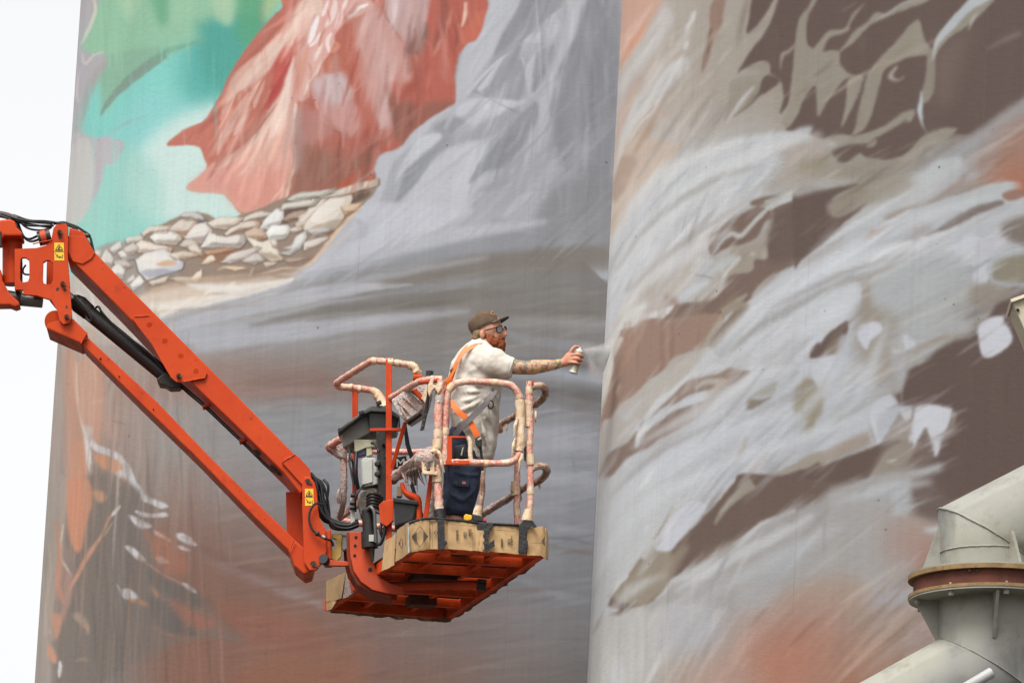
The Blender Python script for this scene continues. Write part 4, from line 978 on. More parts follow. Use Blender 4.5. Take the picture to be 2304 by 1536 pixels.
    S("1100 430 960 480 820 540 700 640 560 760 470 870 350 1000", [16,30,36,50,50,30,10], (198,199,200), 5, .9)
    P("1330 490 1240 470 1150 460 1050 510 900 540 780 590 680 690 600 770 540 830 500 880 600 790 720 740 860 660 1000 640 1160 600 1280 540", (142,122,110), 4, .95)
    P("1050 540 920 560 860 640 960 600 1040 600 960 680 1060 660 1240 520 1140 560 1100 540", (176,170,162), 3, .9)
    S("1180 520 1110 570 1020 620", 14, (196,160,136), 2, .9)
    S("1240 540 1130 620 1060 660", 20, (176,146,126), 3, .9)
    S("980 590 900 620 850 650", 5, (90,80,76), 1.5, .8)
    P("960 640 860 680 740 740 600 820 500 900 480 980 560 920 700 830 850 770 960 700", (192,194,196), 5, .95)
    P("960 720 900 740 720 800 600 880 500 960 420 1090 390 1090 430 920 500 840 560 800 480 860 400 980 340 1050 230 1110 160 1180 110 1300 80 1440 90 1560 160 1400 240 1290 320 1200 460 1120 640 1010 860 880 1000 760 1200 620 1300 540 1200 540 1060 640", (130,112,102), 4, .95)
    P("490 910 430 970 400 1060 470 970 500 940", (214,210,204), 2.5, .95)
    P("1300 560 1120 680 900 860 650 1010 480 1110 420 1140 330 1190 300 1250 210 1350 130 1450 100 1700 400 1700 900 1400 1160 1200 1260 1020 1300 900 1280 760 1330 680 1400 600 1500 500 1700 300 1740 180 1500 330", (183,184,186), 6, .85)
    for q, w, c in (("1700 -20 1400 200 1200 330 1060 420", 40, (196,197,199)), ("1850 20 1500 260 1300 420 1200 470", 46, (178,176,172)), ("1740 180 1600 300 1450 420 1300 540 1100 700 880 940", 60, (196,198,199)),
                    ("1700 200 1560 320 1400 440", 20, (160,152,142)), ("1300 40 1100 260 1020 300", 40, (196,197,199)), ("1230 600 1000 760 800 900 600 1040", 26, (172,168,162)),
                    ("1160 760 1000 860 880 950", 26, (198,199,200)), ("800 960 600 1070 450 1130", 16, (166,158,148)), ("700 1070 560 1110 440 1140", 10, (206,204,198)),
                    ("1330 920 1250 1060 1180 1180 1060 1300", 34, (200,201,204)), ("1300 1000 1240 1140 1180 1240", 40, (158,150,138)), ("1000 1080 800 1200 560 1400 300 1530", 60, (194,196,197)),
                    ("1100 1180 900 1330 700 1480", 40, (176,176,178)), ("440 1150 340 1200 320 1250 400 1260", 26, (198,199,200)), ("400 1360 300 1380 240 1420", 36, (204,205,205)),
                    ("280 1260 200 1350 150 1440", 10, (206,202,192)), ("170 1100 130 1300 110 1500", 20, (190,180,168)), ("260 820 330 860 380 780 470 700", 36, (188,188,190)),
                    ("420 860 330 960 240 1050", 26, (196,196,196)), ("1760 450 1700 560 1620 640", 36, (192,193,197)), ("1500 640 1580 560 1660 480", 60, (184,186,189)),
                    ("1400 1400 1300 1500 1200 1600", 40, (150,140,128)), ("880 1330 760 1440 640 1560", 30, (190,192,196))):
        S(q, w, c, 6, .8)
    P("1300 700 1340 670 1420 620 1540 570 1510 660 1400 690 1310 720 1290 790 1370 780 1500 680 1430 740 1340 800 1280 780", (162,160,152), 5, .85)
    P("1310 710 1400 715 1500 680 1420 740 1340 790 1290 780", (134,124,116), 4, .95)
    P("1740 560 1800 540 1893 620 1893 800 1840 900 1780 1010 1750 980 1760 860 1690 800 1680 720", (150,142,124), 6, .95)
    P("1820 300 1880 260 1900 360 1800 380", DK, 3, .95)
    P("1820 440 1860 400 1900 390 1900 580 1850 610", (190,192,196), 4, .9)
    P("1893 1130 1700 1210 1560 1290 1400 1360 1330 1400 1300 1480 1500 1400 1893 1260", (160,150,138), 5, .9)
    P("1893 1240 1780 1260 1600 1320 1450 1400 1280 1480 1160 1600 1893 1700", DK, 4, .9)
    P("1250 1400 1160 1470 1060 1540 1100 1600 1200 1500", (116,98,88), 5, .9)
    S("1300 1380 1260 1460 1180 1560", 14, (180,176,164), 3, .8)
    F(1310, 1100, 2.916)
    P("80 -60 640 -60 600 30 720 80 810 100 780 170 700 280 560 400 470 380 380 480 300 560 210 680 130 860 60 980 40 700 80 200", (186,187,187), 6, .9)
    P("1700 -30 1560 60 1400 130 1200 220 1150 250 1000 340 850 430 700 530 590 590 520 690 470 730 400 760 330 780 250 830 160 840 70 960 110 860 170 770 200 700 300 580 380 470 460 380 560 400 640 340 780 200 900 80 1000 -40 1100 -100", (112,95,87), 5, 1)
    P("1700 -30 2200 -100 2400 100 2320 300 2150 540 1900 700 1500 600 1300 720 1000 800 800 760 620 760 480 740 580 600 700 560 870 420 1050 320 1150 250 1250 200 1400 130 1560 70", (164,161,158), 10, .9)
    P("380 470 470 380 560 400 590 420 600 480 590 560 560 640 470 720 380 770 200 720 180 700 300 580", (150,141,126), 8, .95)
    P("590 120 720 80 810 100 790 160 740 200 700 260 620 360 570 410 480 400 475 340 500 270", (194,195,201), 3, 1)
    S("710 85 620 130 560 210 480 330 400 460", [10,26,20,30,30], (186,184,178), 3, .9)
    S("600 110 540 220 470 350", 12, (140,130,118), 3, .8)
    S("1120 -40 980 80 900 180 870 240", [80,50,30,6], (156,148,136), 5, .85)
    S("1060 -10 960 100 900 160", 14, (176,172,160), 3, .8)
    S("700 370 640 440 560 580 540 640", [30,60,70,20], (148,136,122), 8, .7)
    S("1400 140 1200 220 1100 300 1000 380 870 460 720 560 600 600 540 680 480 730", [20,30,40,40,46,50,26,20,6], (186,187,186), 3.5, .95)
    S("1060 320 920 440 780 540 700 600", 12, (140,132,122), 4, .8)
    S("980 490 850 540 760 590 720 660 640 720", [10,70,60,30,8], (184,184,184), 7, .85)
    S("1000 350 880 410 740 480", 60, (134,118,108), 14, .6)
    S("1520 330 1350 500 1200 600 1000 760", [40,80,80,40], (170,172,174), 22, .8)
    S("1560 150 1400 260 1200 360", [10,60,20], (176,176,176), 12, .6)
    S("1320 660 1180 740 1080 800", [40,90,40], (176,182,184), 18, .7)
    S("740 690 600 760 560 820 480 900", [10,30,40,10], (186,188,190), 7, .7)
    S("300 560 230 640 180 720", [26,30,8], (198,198,198), 4, .9)
    P("160 770 190 780 250 790 170 830 140 870 120 860", (192,193,194), 4, .95)
    S("360 720 310 780 250 830", 20, (176,172,166), 5, .8)
    P("120 840 300 820 620 770 700 820 600 1000 400 1300 40 1400 50 1000", (184,182,178), 16, .8)
    P("600 780 900 780 900 1000 700 1080 500 1050", (176,176,180), 30, .7)
    P("260 1080 190 1160 190 1260 260 1300 280 1180", (192,193,192), 7, .9)
    S("300 960 250 1050 180 1140", 14, (200,198,192), 4, .6)
    for x in (110, 180, 250, 330, 395, 430, 480, 560): S([(x, 830), (x-4, 1050), (x-10, 1300)], RP.choice([10, 18]), RP.choice([(200,197,190),(160,154,148)]), 4, .5)
    P("1500 600 1700 560 1900 640 1850 800 1300 780 1250 740", (168,148,134), 26, .8)
    P("1100 840 1400 780 1800 860 1760 960 1500 1100 1560 1400 700 1400 900 1200 1040 1180 1080 960", (168,136,122), 80, .8)
    P("1200 960 1700 860 1760 920 1560 1100 1500 1400 1200 1400 1100 1160", (178,120,98), 90, .75)
    P("620 1200 1000 1160 1100 1400 600 1400", (178,150,138), 60, .7)
    P("2000 250 2150 180 2304 180 2400 300 2400 400 2250 470 2050 500", (164,136,124), 60, .8)
    P("2240 270 2304 250 2400 230 2400 290 2280 290", (186,188,188), 7, .9)
    P("1850 720 1950 690 2140 650 2304 660 2200 720 1900 760", (166,168,172), 20, .8)
    P("2200 380 2400 380 2400 560 2200 600", (164,124,112), 30, .6)
    P("2160 -60 2400 -60 2400 200 2180 170 2150 80", DK, 14, .9)
    P("2050 0 2150 0 2170 120 2120 170 2040 150", (174,178,180), 12, .8)
    F(0, 0, 1)
    for q, w, c, sf in ARCS: S(q, w, c, sf, .7)
    feather(700)
    drag(260)
    F(0, 0, 1)
    for i in range(160):
        x = RP.uniform(1345, 2300); y = RP.uniform(60, 1530); L_ = RP.uniform(30, 120); b = lum(x, y)
        if abs(lum(x, y-L_).mean()-b.mean()) > 14 or abs(lum(x-L_*.05, y+L_).mean()-b.mean()) > 14: continue
        S([(x, y-L_), (x-L_*.05, y+L_)], RP.uniform(2, 7), tuple(b+RP.choice([-7, 6, 8])), 2, .45)
    return K

ARCS = [("1375 650 1450 540 1560 430 1700 350 1850 300", [6, 34, 46, 30, 6], (206, 207, 206), 12), ("1368 570 1430 455 1530 372 1680 312", [4, 24, 30, 6], (210, 210, 208), 9), ("1395 700 1500 600 1650 515", [4, 30, 6], (206, 206, 206), 10),
 ("1385 610 1470 500 1600 410 1720 370", [3, 12, 16, 4], (164, 162, 158), 7), ("1410 660 1520 560 1660 470", [3, 14, 4], (168, 165, 160), 7),
 ("1590 790 1700 700 1850 610 2000 565 2085 548", [6, 30, 36, 26, 6], (204, 205, 207), 9), ("1640 845 1760 762 1900 690 1935 650", [6, 34, 30, 8], (204, 205, 208), 9), ("1610 815 1720 730 1880 645 2020 600", [3, 14, 16, 4], (158, 156, 153), 7),
 ("1700 670 1850 590 2050 500 2240 440", [4, 22, 30, 8], (198, 200, 202), 9), ("1740 690 1880 625 2000 580", [3, 10, 3], (150, 146, 142), 6),
 ("1420 1010 1560 930 1700 850 1790 825", [6, 26, 26, 6], (204, 205, 206), 9), ("1360 1190 1440 1085 1600 985 1760 930", [6, 40, 50, 10], (198, 200, 203), 14), ("1345 1310 1400 1190 1500 1105 1620 1060", [6, 34, 36, 8], (196, 198, 200), 13),
 ("1370 1120 1480 1020 1620 950", [3, 16, 4], (160, 158, 156), 8), ("1500 1110 1640 1040 1800 985 1950 935", [4, 22, 26, 6], (200, 202, 205), 9), ("1700 1000 1780 950 1850 880 1900 800", [4, 20, 24, 6], (196, 198, 202), 9),
 ("1640 960 1760 900 1860 860", [3, 14, 3], (162, 162, 164), 7), ("1900 950 1960 830 2000 720", [6, 24, 6], (194, 196, 200), 10), ("1360 1400 1420 1330 1500 1290", [4, 26, 6], (190, 190, 190), 12),
 ("1520 1330 1600 1280 1720 1220 1830 1160", [6, 22, 26, 8], (196, 197, 197), 8), ("1600 1340 1740 1260 1900 1180", [6, 34, 8], (182, 184, 186), 16), ("1880 1130 2000 1100 2100 1085", [6, 34, 8], (186, 188, 190), 12),
 ("1400 760 1370 820 1355 900", [10, 16, 4], (214, 212, 206), 4), ("1440 250 1400 330 1372 430", [6, 14, 4], (206, 202, 196), 5), ("1480 200 1430 270 1390 350", [4, 16, 4], (204, 202, 198), 6), ("1560 60 1490 150 1440 220", [4, 20, 6], (200, 194, 190), 9)]
# ---------------------------------------------------------------- the two painted silos
SR = 4.2
ZTOP = 24.0
def solve_silos():
    # left silo: its left limb passes the photo at (131, 768); right silo: left limb at (1361, 768); they touch
    def limb(cx, cy, side=-1):
        d = math.hypot(cx, cy); a = math.atan2(cx, cy); b = math.asin(SR/d); g = a+side*b
        L = math.sqrt(d*d-SR*SR); return Vector((L*math.sin(g), L*math.cos(g), 0))
    def pxat(p):                                     # photo x where the vertical line over p crosses photo row 768
        best = None
        for i in range(60):
            z = 9+i*0.15; q = Winv((p.x, p.y, z)); x, y = proj(np.array(q))
            if best is None or abs(y-768) < abs(best[1]-768): best = (x, y)
        return best[0]
    def solve(target, cy):
        lo, hi = -20.0, 20.0
        for _ in range(50):
            m = (lo+hi)/2
            if pxat(limb(m, cy)) < target: lo = m
            else: hi = m
        return (lo+hi)/2
    cyr = Y0+1.05+0.3; cr = solve(1361, cyr)
    lo, hi = cyr, cyr+2*SR
    for _ in range(40):
        m = (lo+hi)/2; cl = solve(131, m)
        if math.hypot(cl-cr, m-cyr) < 2*SR: lo = m
        else: hi = m
    return (solve(131, (lo+hi)/2), (lo+hi)/2), (cr, cyr)
(CLX, CLY), (CRX, CRY) = solve_silos()
print('silos', CLX, CLY, CRX, CRY)

ALB = 2.05      # light on the wall: seen value (linear) / albedo
def silo_wall(cx, cy, canvas, t0, t1, nt_, nz, root, matl, LIT):
    # angles: 0 faces the camera (-Y), positive to the right
    fine_t = np.linspace(t0, t1, nt_); rest = np.linspace(t1, t0+2*np.pi, 50)[1:-1]
    th = np.concatenate([fine_t, rest]); zf = np.linspace(10.4, 19.0, nz)
    z = np.concatenate([np.linspace(-0.5, 10.4, 12)[:-1], zf, np.linspace(19.0, ZTOP, 8)[1:]])
    T, Z = np.meshgrid(th, z); n, m = T.shape
    X = cx+SR*np.sin(T); Yv = cy-SR*np.cos(T)
    Pn = np.stack([X, Yv, Z], -1)
    # paint: look the wall point up on the mural drawing
    tc = np.clip(np.where(T > np.pi+0.5*(t0+t1), T-2*np.pi, T), t0, t1); zc = np.clip(Z, 10.4, 19.0)
    Q = np.stack([cx+SR*np.sin(tc), cy-SR*np.cos(tc), zc], -1)-np.array(EYE)
    Mi = np.array(MROLL.transposed()); Q = Q@Mi.T
    px, py = proj(Q)
    c = bilin(canvas, (px-KX0)/KS, (py-KY0)/KS)/255.0
    c = np.where(c <= .04045, c/12.92, ((c+.055)/1.055)**2.4)
    c = np.clip(c/(ALB*np.interp(px, *LIT)[..., None]*np.array([1.02, 1.0, .965])), 0.01, .9)     # paint colour = what the photo shows / the light that reaches that side of the silo
    idx = np.arange(n*m).reshape(n, m); nxt = np.roll(idx, -1, 1)
    faces = np.stack([idx[:-1], nxt[:-1], nxt[1:], idx[1:]], -1).reshape(-1, 4)
    me = bpy.data.meshes.new('painted_wall'); nv = n*m; nf = len(faces)
    me.vertices.add(nv); me.vertices.foreach_set('co', (Pn-np.array([cx, cy, 0])).astype(np.float32).ravel())
    me.loops.add(nf*4); me.loops.foreach_set('vertex_index', faces.astype(np.int32).ravel())
    me.polygons.add(nf); me.polygons.foreach_set('loop_start', np.arange(0, nf*4, 4, dtype=np.int32))
    me.update(calc_edges=True); me.shade_smooth()
    at_ = me.color_attributes.new('paint', 'FLOAT_COLOR', 'POINT')
    at_.data.foreach_set('color', np.concatenate([c.reshape(-1, 3), np.ones((nv, 1))], 1).astype(np.float32).ravel())
    me.materials.append(matl)
    o = bpy.data.objects.new('painted_wall', me); col.objects.link(o); o.parent = root
    return o

def wall_material(name, amt):
    k = NT(name); a = k.n('Attribute'); a.attribute_name = 'paint'; base = a.outputs['Color']
    g = k.n('NewGeometry'); xyz = k.n('SeparateXYZ'); k.l(k.tc.outputs['Object'], xyz.inputs[0])
    at2 = k.n('Math', operation='ARCTAN2'); k.l(xyz.outputs[0], at2.inputs[0]); neg = k.n('Math', operation='MULTIPLY'); k.l(xyz.outputs[1], neg.inputs[0]); neg.inputs[1].default_value = -1
    k.l(neg.outputs[0], at2.inputs[1]); arc = k.n('Math', operation='MULTIPLY'); k.l(at2.outputs[0], arc.inputs[0]); arc.inputs[1].default_value = SR
    cv = k.n('CombineXYZ'); k.l(arc.outputs[0], cv.inputs[0]); k.l(xyz.outputs[2], cv.inputs[1]); uv = cv.outputs[0]
    # slip-form drag marks: fine vertical streaks, broader vertical bands, soft clouds, brush/roller grain across
    s1 = k.noise(1.0, 5, .65, uv, (26, .22, 1)); s2 = k.noise(1.0, 3, .5, uv, (5.5, .10, 1)); s3 = k.noise(1.4, 5, .6, uv)
    hz = k.noise(1.0, 5, .7, uv, (9, 60, 1)); patch = k.ramp(k.noise(.9, 3, .5, uv, (1.2, .35, 1)), .42, .62)
    v = k.mix(1.0, k.ramp(s1, .25, .75, (.90, .90, .90, 1), (1.08, 1.08, 1.07, 1)), k.ramp(s2, .3, .7, (.93, .925, .92, 1), (1.05, 1.05, 1.05, 1)), 'MULTIPLY')
    v2 = k.mix(patch, (1, 1, 1, 1), v); v2 = k.mix(.55, v2, v)
    c = k.mix(amt, base, v2, 'MULTIPLY')
    c = k.mix(.7, c, k.ramp(s3, .3, .7, (.95, .95, .955, 1), (1.04, 1.04, 1.035, 1)), 'MULTIPLY')
    pr = k.ramp(k.noise(70, 3, .7, uv), .66, .74); pg = k.ramp(k.noise(1.0, 4, .6, uv, (1.6, .5, 1)), .50, .64); pq = k.n('Math', operation='MULTIPLY'); k.l(pr, pq.inputs[0]); k.l(pg, pq.inputs[1]); pq2 = k.n('Math', operation='MULTIPLY'); k.l(pq.outputs[0], pq2.inputs[0]); pq2.inputs[1].default_value = .75
    c = k.mix(pq2.outputs[0], c, (.10, .09, .08, 1))                # clusters of small pores
    c = k.mix(.6, c, k.ramp(hz, .3, .7, (.94, .94, .94, 1), (1.05, 1.05, 1.05, 1)), 'MULTIPLY')
    # joints of the form, a finger wide, every 1.45 m of arc
    jm = k.n('Math', operation='PINGPONG'); k.l(arc.outputs[0], jm.inputs[0]); jm.inputs[1].default_value = .725
    wob = k.noise(1.0, 3, .5, uv, (.1, 1.6, 1)); wa = k.n('Math', operation='MULTIPLY_ADD'); k.l(wob, wa.inputs[0]); wa.inputs[1].default_value = .018; k.l(jm.outputs[0], wa.inputs[2])
    jr = k.ramp(wa.outputs[0], .004, .016, (1, 1, 1, 1), (0, 0, 0, 1)); brk = k.ramp(k.noise(1.0, 4, .7, uv, (1, 1.7, 1)), .38, .6)
    jj = k.n('Math', operation='MULTIPLY'); k.l(jr, jj.inputs[0]); k.l(brk, jj.inputs[1]); js = k.n('Math', operation='MULTIPLY'); k.l(jj.outputs[0], js.inputs[0]); js.inputs[1].default_value = .30
    c = k.mix(js.outputs[0], c, (.08, .07, .065, 1))
    # pits and small chips
    vo = k.n('TexVoronoi'); vo.inputs['Scale'].default_value = 5.2; k.l(uv, vo.inputs['Vector']); vo.inputs['Randomness'].default_value = 1
    pit = k.ramp(vo.outputs['Distance'], .035, .075, (1, 1, 1, 1), (0, 0, 0, 1)); gate = k.ramp(k.noise(.8, 3, .6, uv), .50, .62)
    pm = k.n('Math', operation='MULTIPLY'); k.l(pit, pm.inputs[0]); k.l(gate, pm.inputs[1]); pm2 = k.n('Math', operation='MULTIPLY'); k.l(pm.outputs[0], pm2.inputs[0]); pm2.inputs[1].default_value = .7
    c = k.mix(pm2.outputs[0], c, (.06, .05, .045, 1))
    # thin cracks, broken up
    v3 = k.n('TexVoronoi'); v3.feature = 'DISTANCE_TO_EDGE'; v3.inputs['Scale'].default_value = .45
    wv = k.mix(.12, uv, k.n('TexNoise').outputs['Color']); k.l(wv, v3.inputs['Vector'])
    cr = k.ramp(v3.outputs['Distance'], .0015, .006, (1, 1, 1, 1), (0, 0, 0, 1)); cg = k.ramp(k.noise(.9, 3, .6, uv), .6, .68)
    cm = k.n('Math', operation='MULTIPLY'); k.l(cr, cm.inputs[0]); k.l(cg, cm.inputs[1]); cm2 = k.n('Math', operation='MULTIPLY'); k.l(cm.outputs[0], cm2.inputs[0]); cm2.inputs[1].default_value = .35
    c = k.mix(cm2.outputs[0], c, (.10, .085, .08, 1))
    k.l(c, k.b.inputs['Base Color']); k.b.inputs['Roughness'].default_value = .82; k.b.inputs['Specular IOR Level'].default_value = .25
    # relief: trowel dimples, drag marks, coarse honeycombed strips
    n1 = k.noise(1.0, 6, .62, uv, (14, 22, 1)); b = k.bump(n1, .20, .012)
    b = k.bump(s1, .12, .01, b)
    rg = k.noise(38, 4, .7, uv); strip = k.ramp(k.noise(1.0, 2, .5, uv, (1.1, .06, 1)), .56, .64); rm = k.n('Math', operation='MULTIPLY'); k.l(rg, rm.inputs[0]); k.l(strip, rm.inputs[1])
    b = k.bump(rm.outputs[0], .28, .012, b)
    jb = k.n('Math', operation='MULTIPLY'); k.l(jj.outputs[0], jb.inputs[0]); jb.inputs[1].default_value = -1; b = k.bump(jb.outputs[0], .4, .006, b)
    k.bump(pm.outputs[0], -.5, .006, b) if False else None
    return k.m

CONC = mat('bare_concrete', (.34, .33, .31), .9, var=.15, scale=1.5, bump=.3, bscale=14)
def silo(cx, cy, canvas, t0, t1, n_t, n_z, label, amt, LIT):
    root = empty('silo', (cx, cy, 0), True); root.location = (cx, cy, 0)
    tag(root, label, 'silo', 'painted grain silos standing side by side')
    silo_wall(cx, cy, canvas, t0, t1, n_t, n_z, root, wall_material('painted_concrete', amt), LIT)
    r = MB(); N = 64
    ring = lambda rad, z: [Vector((cx+rad*math.cos(2*math.pi*i/N), cy+rad*math.sin(2*math.pi*i/N), z)) for i in range(N)]
    rows = [ring(SR-.05, ZTOP-.02), ring(SR+.12, ZTOP-.02), ring(SR+.12, ZTOP+.35), ring(SR-.1, ZTOP+.35), ring(.3, ZTOP+.9)]
    vs = [v for rw in rows for v in rw]; fs = [(i*N+k, i*N+(k+1) % N, (i+1)*N+(k+1) % N, (i+1)*N+k) for i in range(4) for k in range(N)]
    fs.append(tuple(4*N+k for k in range(N))); r.add(vs, fs); r.build('roof', CONC, root, 30, world=True)
    return root
LC = warp(paint_left().im, 3, 0.6); RC = warp(paint_right().im, 8, 0.6)
LC = 150+(LC-150)*1.08; RC = 150+(RC-150)*1.10
silo(CLX, CLY, LC, math.radians(-97), math.radians(22), 720, 820, 'concrete silo painted with red cloth, teal water and a heap of pale stones', .7, ([150, 300, 500, 800, 900, 1100, 1250, 1320, 1400], [.72, .87, .95, .95, .94, .85, .76, .72, .66]))
silo(CRX, CRY, RC, math.radians(-102), math.radians(-5), 720, 820, 'concrete silo painted with brown and off-white rippling cloth, standing to the right of the man', .62, ([1340, 1420, 1500, 1650, 1800, 2300], [.63, .71, .79, .89, .95, .99]))

g = MB(); g.add([(-900, -300, 0), (900, -300, 0), (900, 1500, 0), (-900, 1500, 0)], [(0, 1, 2, 3)])
go = g.build('ground', mat('dry_gravel_ground', (.10, .088, .072), .95, var=.25, scale=.3, bump=.5, bscale=3, dirt=(.06, .05, .04), bd=.03), None, world=True)
tag(go, 'dry gravel yard around the silos', kind='structure')
# ---------------------------------------------------------------- the grain spout, nearer the camera, lower right
YP = 48.5; SP = FOC/(YP/math.cos(PITCH)); UP_ = 1/SP
PAINT = mat('weathered_beige_paint', (.37, .36, .30), .6, var=.20, scale=1.6, dirt=(.15, .125, .085), dirt_amt=.65, bump=.35, bscale=22, c2=(.25, .25, .235), c2_scale=1.6, c2_pos=(.40, .62), spec=.3)
RUSTY = mat('rusty_edge_paint', (.27, .175, .08), .8, var=.25, scale=9, dirt=(.10, .045, .02), dirt_amt=.7, bump=.4, bscale=60)
RUST = mat('red_rust', (.14, .048, .032), .9, var=.3, scale=7, dirt=(.08, .03, .025), bump=.5, bscale=50)
STEEL = mat('galvanised_steel', (.42, .43, .42), .45, .5, var=.1, bump=.1)
DARKM = mat('dark_greasy_metal', (.035, .03, .026), .45, .3, var=.3, scale=20, bump=.3, dirt=(.12, .10, .08))
sp = empty('grain_spout', at(2215, 1536, YP)); tag(sp, 'thick beige steel spout pipe with rusty swivel flange at the lower right', 'pipe')
def elbow(P, r, seg=48):                         # pipe swept along P with mitred joints
    P = [Vector(p) for p in P]; vs, fs = [], []
    T = [(b-a).normalized() for a, b in zip(P, P[1:])]
    a0 = Vector((0, 1, 0)); c0 = T[0].cross(a0).normalized(); a0 = c0.cross(T[0])
    ring = [P[0]+a0*math.cos(2*math.pi*k/seg)*r+c0*math.sin(2*math.pi*k/seg)*r for k in range(seg)]
    vs += ring
    for i in range(1, len(P)):
        t = T[i-1]; nrm = (t+T[i]).normalized() if i < len(T) else t
        ring = [v+t*((P[i]-v).dot(nrm)/t.dot(nrm)) for v in ring]; vs += ring
    for i in range(len(P)-1):
        for k in range(seg): fs.append((i*seg+k, i*seg+(k+1) % seg, (i+1)*seg+(k+1) % seg, (i+1)*seg+k))
    return vs, fs
RP_ = 104*UP_
def pt(x, y): return at(x, y, YP)
vt = (pt(2215, 1100)-pt(2215, 1400)).normalized(); vt = Vector((math.sin(ROLL)*-1*0, 0, 1))
m = MB(); J1 = pt(2216, 1208); m.add(*elbow([pt(2218, 1290), pt(2217, 1246), J1, pt(2216+1000, 1208-512)], RP_)); m.build('upper_pipe', PAINT, sp, 35)
m = MB(); J2 = pt(2215, 1500); m.add(*elbow([pt(2215, 1330), J2, pt(2215-1100, 1500+609)], RP_)); m.build('lower_pipe', PAINT, sp, 35)
# welds: beads along the mitres and round the collar
def bead(pts_, r=.012): 
    b = MB(); n = len(pts_)
    b.tube(pts_, r*.5, 6, False, False, .35)
    return b
def mitre_ring(J, ta, tb, r):
    n = (ta+tb).normalized(); a0 = Vector((0, 1, 0)); c0 = ta.cross(a0).normalized(); out = []
    for k in range(61):
        g = 2*math.pi*k/60; v = J+a0*math.cos(g)*r+c0*math.sin(g)*r; out.append(v+ta*((J-v).dot(n)/ta.dot(n)))
    return out
up1 = (J1-pt(2218, 1290)).normalized(); up2 = (pt(3216, 696)-J1).normalized()
bead(mitre_ring(J1, up1, up2, RP_+.002)).build('weld_bead', PAINT, sp, 60)
bead([pt(2217, 1246)+Vector((math.cos(g*math.pi/30)*(RP_+.002), -math.sin(g*math.pi/30)*(RP_+.002), 0)) for g in range(61)], .010).build('weld_bead', PAINT, sp, 60)
d2 = (pt(1115, 2109)-J2).normalized(); bead(mitre_ring(J2, (J2-pt(2215, 1330)).normalized(), d2, RP_+.002), .008).build('weld_bead', PAINT, sp, 60)
FT, FB = pt(2216, 1302), pt(2216, 1344)
def disc(name, c, r, h, ma, seg=72):
    q = MB(); q.tube([c-Vector((0, 0, h/2)), c+Vector((0, 0, h/2))], r, seg, False); return q.build(name, ma, sp, 35)
disc('upper_flange', FT, 172*UP_, .03, RUSTY); disc('upper_flange_face', FT+Vector((0, 0, .022)), 170*UP_, .012, PAINT)
disc('bearing_ring', (FT+FB)/2, 160*UP_, (FT-FB).length*0.98, RUST)
disc('lower_flange', FB, 172*UP_, .022, RUSTY); disc('lower_flange_face', FB-Vector((0, 0, .018)), 170.5*UP_, .012, PAINT)
def gus(c, ang, h0, h1, r0, r1, t=.022):         # triangular stiffener standing out at an angle
    u = Vector((math.cos(ang), math.sin(ang), 0)); nrm = Vector((-math.sin(ang), math.cos(ang), 0))*t/2
    P = [c+u*(RP_-.01)+Vector((0, 0, h0)), c+u*r0+Vector((0, 0, h0)), c+u*r1+Vector((0, 0, h1)), c+u*(RP_-.01)+Vector((0, 0, h1))]
    q = MB(); q.add([p+nrm for p in P]+[p-nrm for p in P], [(0, 1, 2, 3), (7, 6, 5, 4), (0, 4, 5, 1), (1, 5, 6, 2), (2, 6, 7, 3), (3, 7, 4, 0)])
    return q.build('gusset', PAINT, sp)
for a_ in (190, 300, 60, 125): gus(FT+Vector((0, 0, .03)), math.radians(a_), 0, .31, RP_+.12, RP_+.004)
for a_ in (186, 277, 8, 95): gus(FB-Vector((0, 0, .03)), math.radians(a_), 0, -.29, RP_+.16, RP_+.005)
for k in range(8):
    a_ = math.radians(192+46*k); u = Vector((math.cos(a_), math.sin(a_), 0))*(165*UP_-.025)
    q = MB(); q.tube([FB+u-Vector((0, 0, .055)), FB+u-Vector((0, 0, .02))], .020, 6, False); q.build('bolt', PAINT, sp); MB().tube([FB+u+Vector((0, 0, .012)), FB+u+Vector((0, 0, .03))], .014, 6, False).build('nut', PAINT, sp)
for dx in (-44, -27):
    q = MB(); c = pt(2216+dx, 1312)+Vector((0, -157*UP_, 0)); q.cyl(c, c-Vector((0, .012, 0)), .010, seg=10); q.build('grease_hole', DARKM, sp)
q = MB(); q.tube([at(2150, 1560, YP-.45), at(2231, 1512, YP-.4)], .036, 18, False)
o = q.build('thin_pipe', mat('grey_white_pipe', (.40, .40, .39), .5), None, 40); tag(o, 'thin pale pipe end poking up beside the thick beige spout', 'pipe')
br = empty('steel_chute', at(2340, 760, YP+.5)); tag(br, 'corner of a beige steel chute plate with one bolt, cut off by the right edge', 'chute')
q = MB(); q.prism([(2277, 677), (2420, 628), (2560, 900), (2345, 835)], YP+.5, .4, bev=.004); q.build('chute_box', mat('weathered_cream_paint', (.50, .45, .33), .55, var=.15, scale=5, dirt=(.2, .15, .08), dirt_amt=.6), br)
q = MB(); q.prism([(2273, 673), (2422, 620), (2421, 627), (2276, 680)], YP+.47, .46, bev=.002); q.build('chute_lip', mat('worn_edge', (.62, .56, .42), .5), br)
q = MB(); q.cyl(at(2290, 697, YP+.5), at(2290, 697, YP+.485), .011, seg=8); q.build('bolt', DARKM, br)
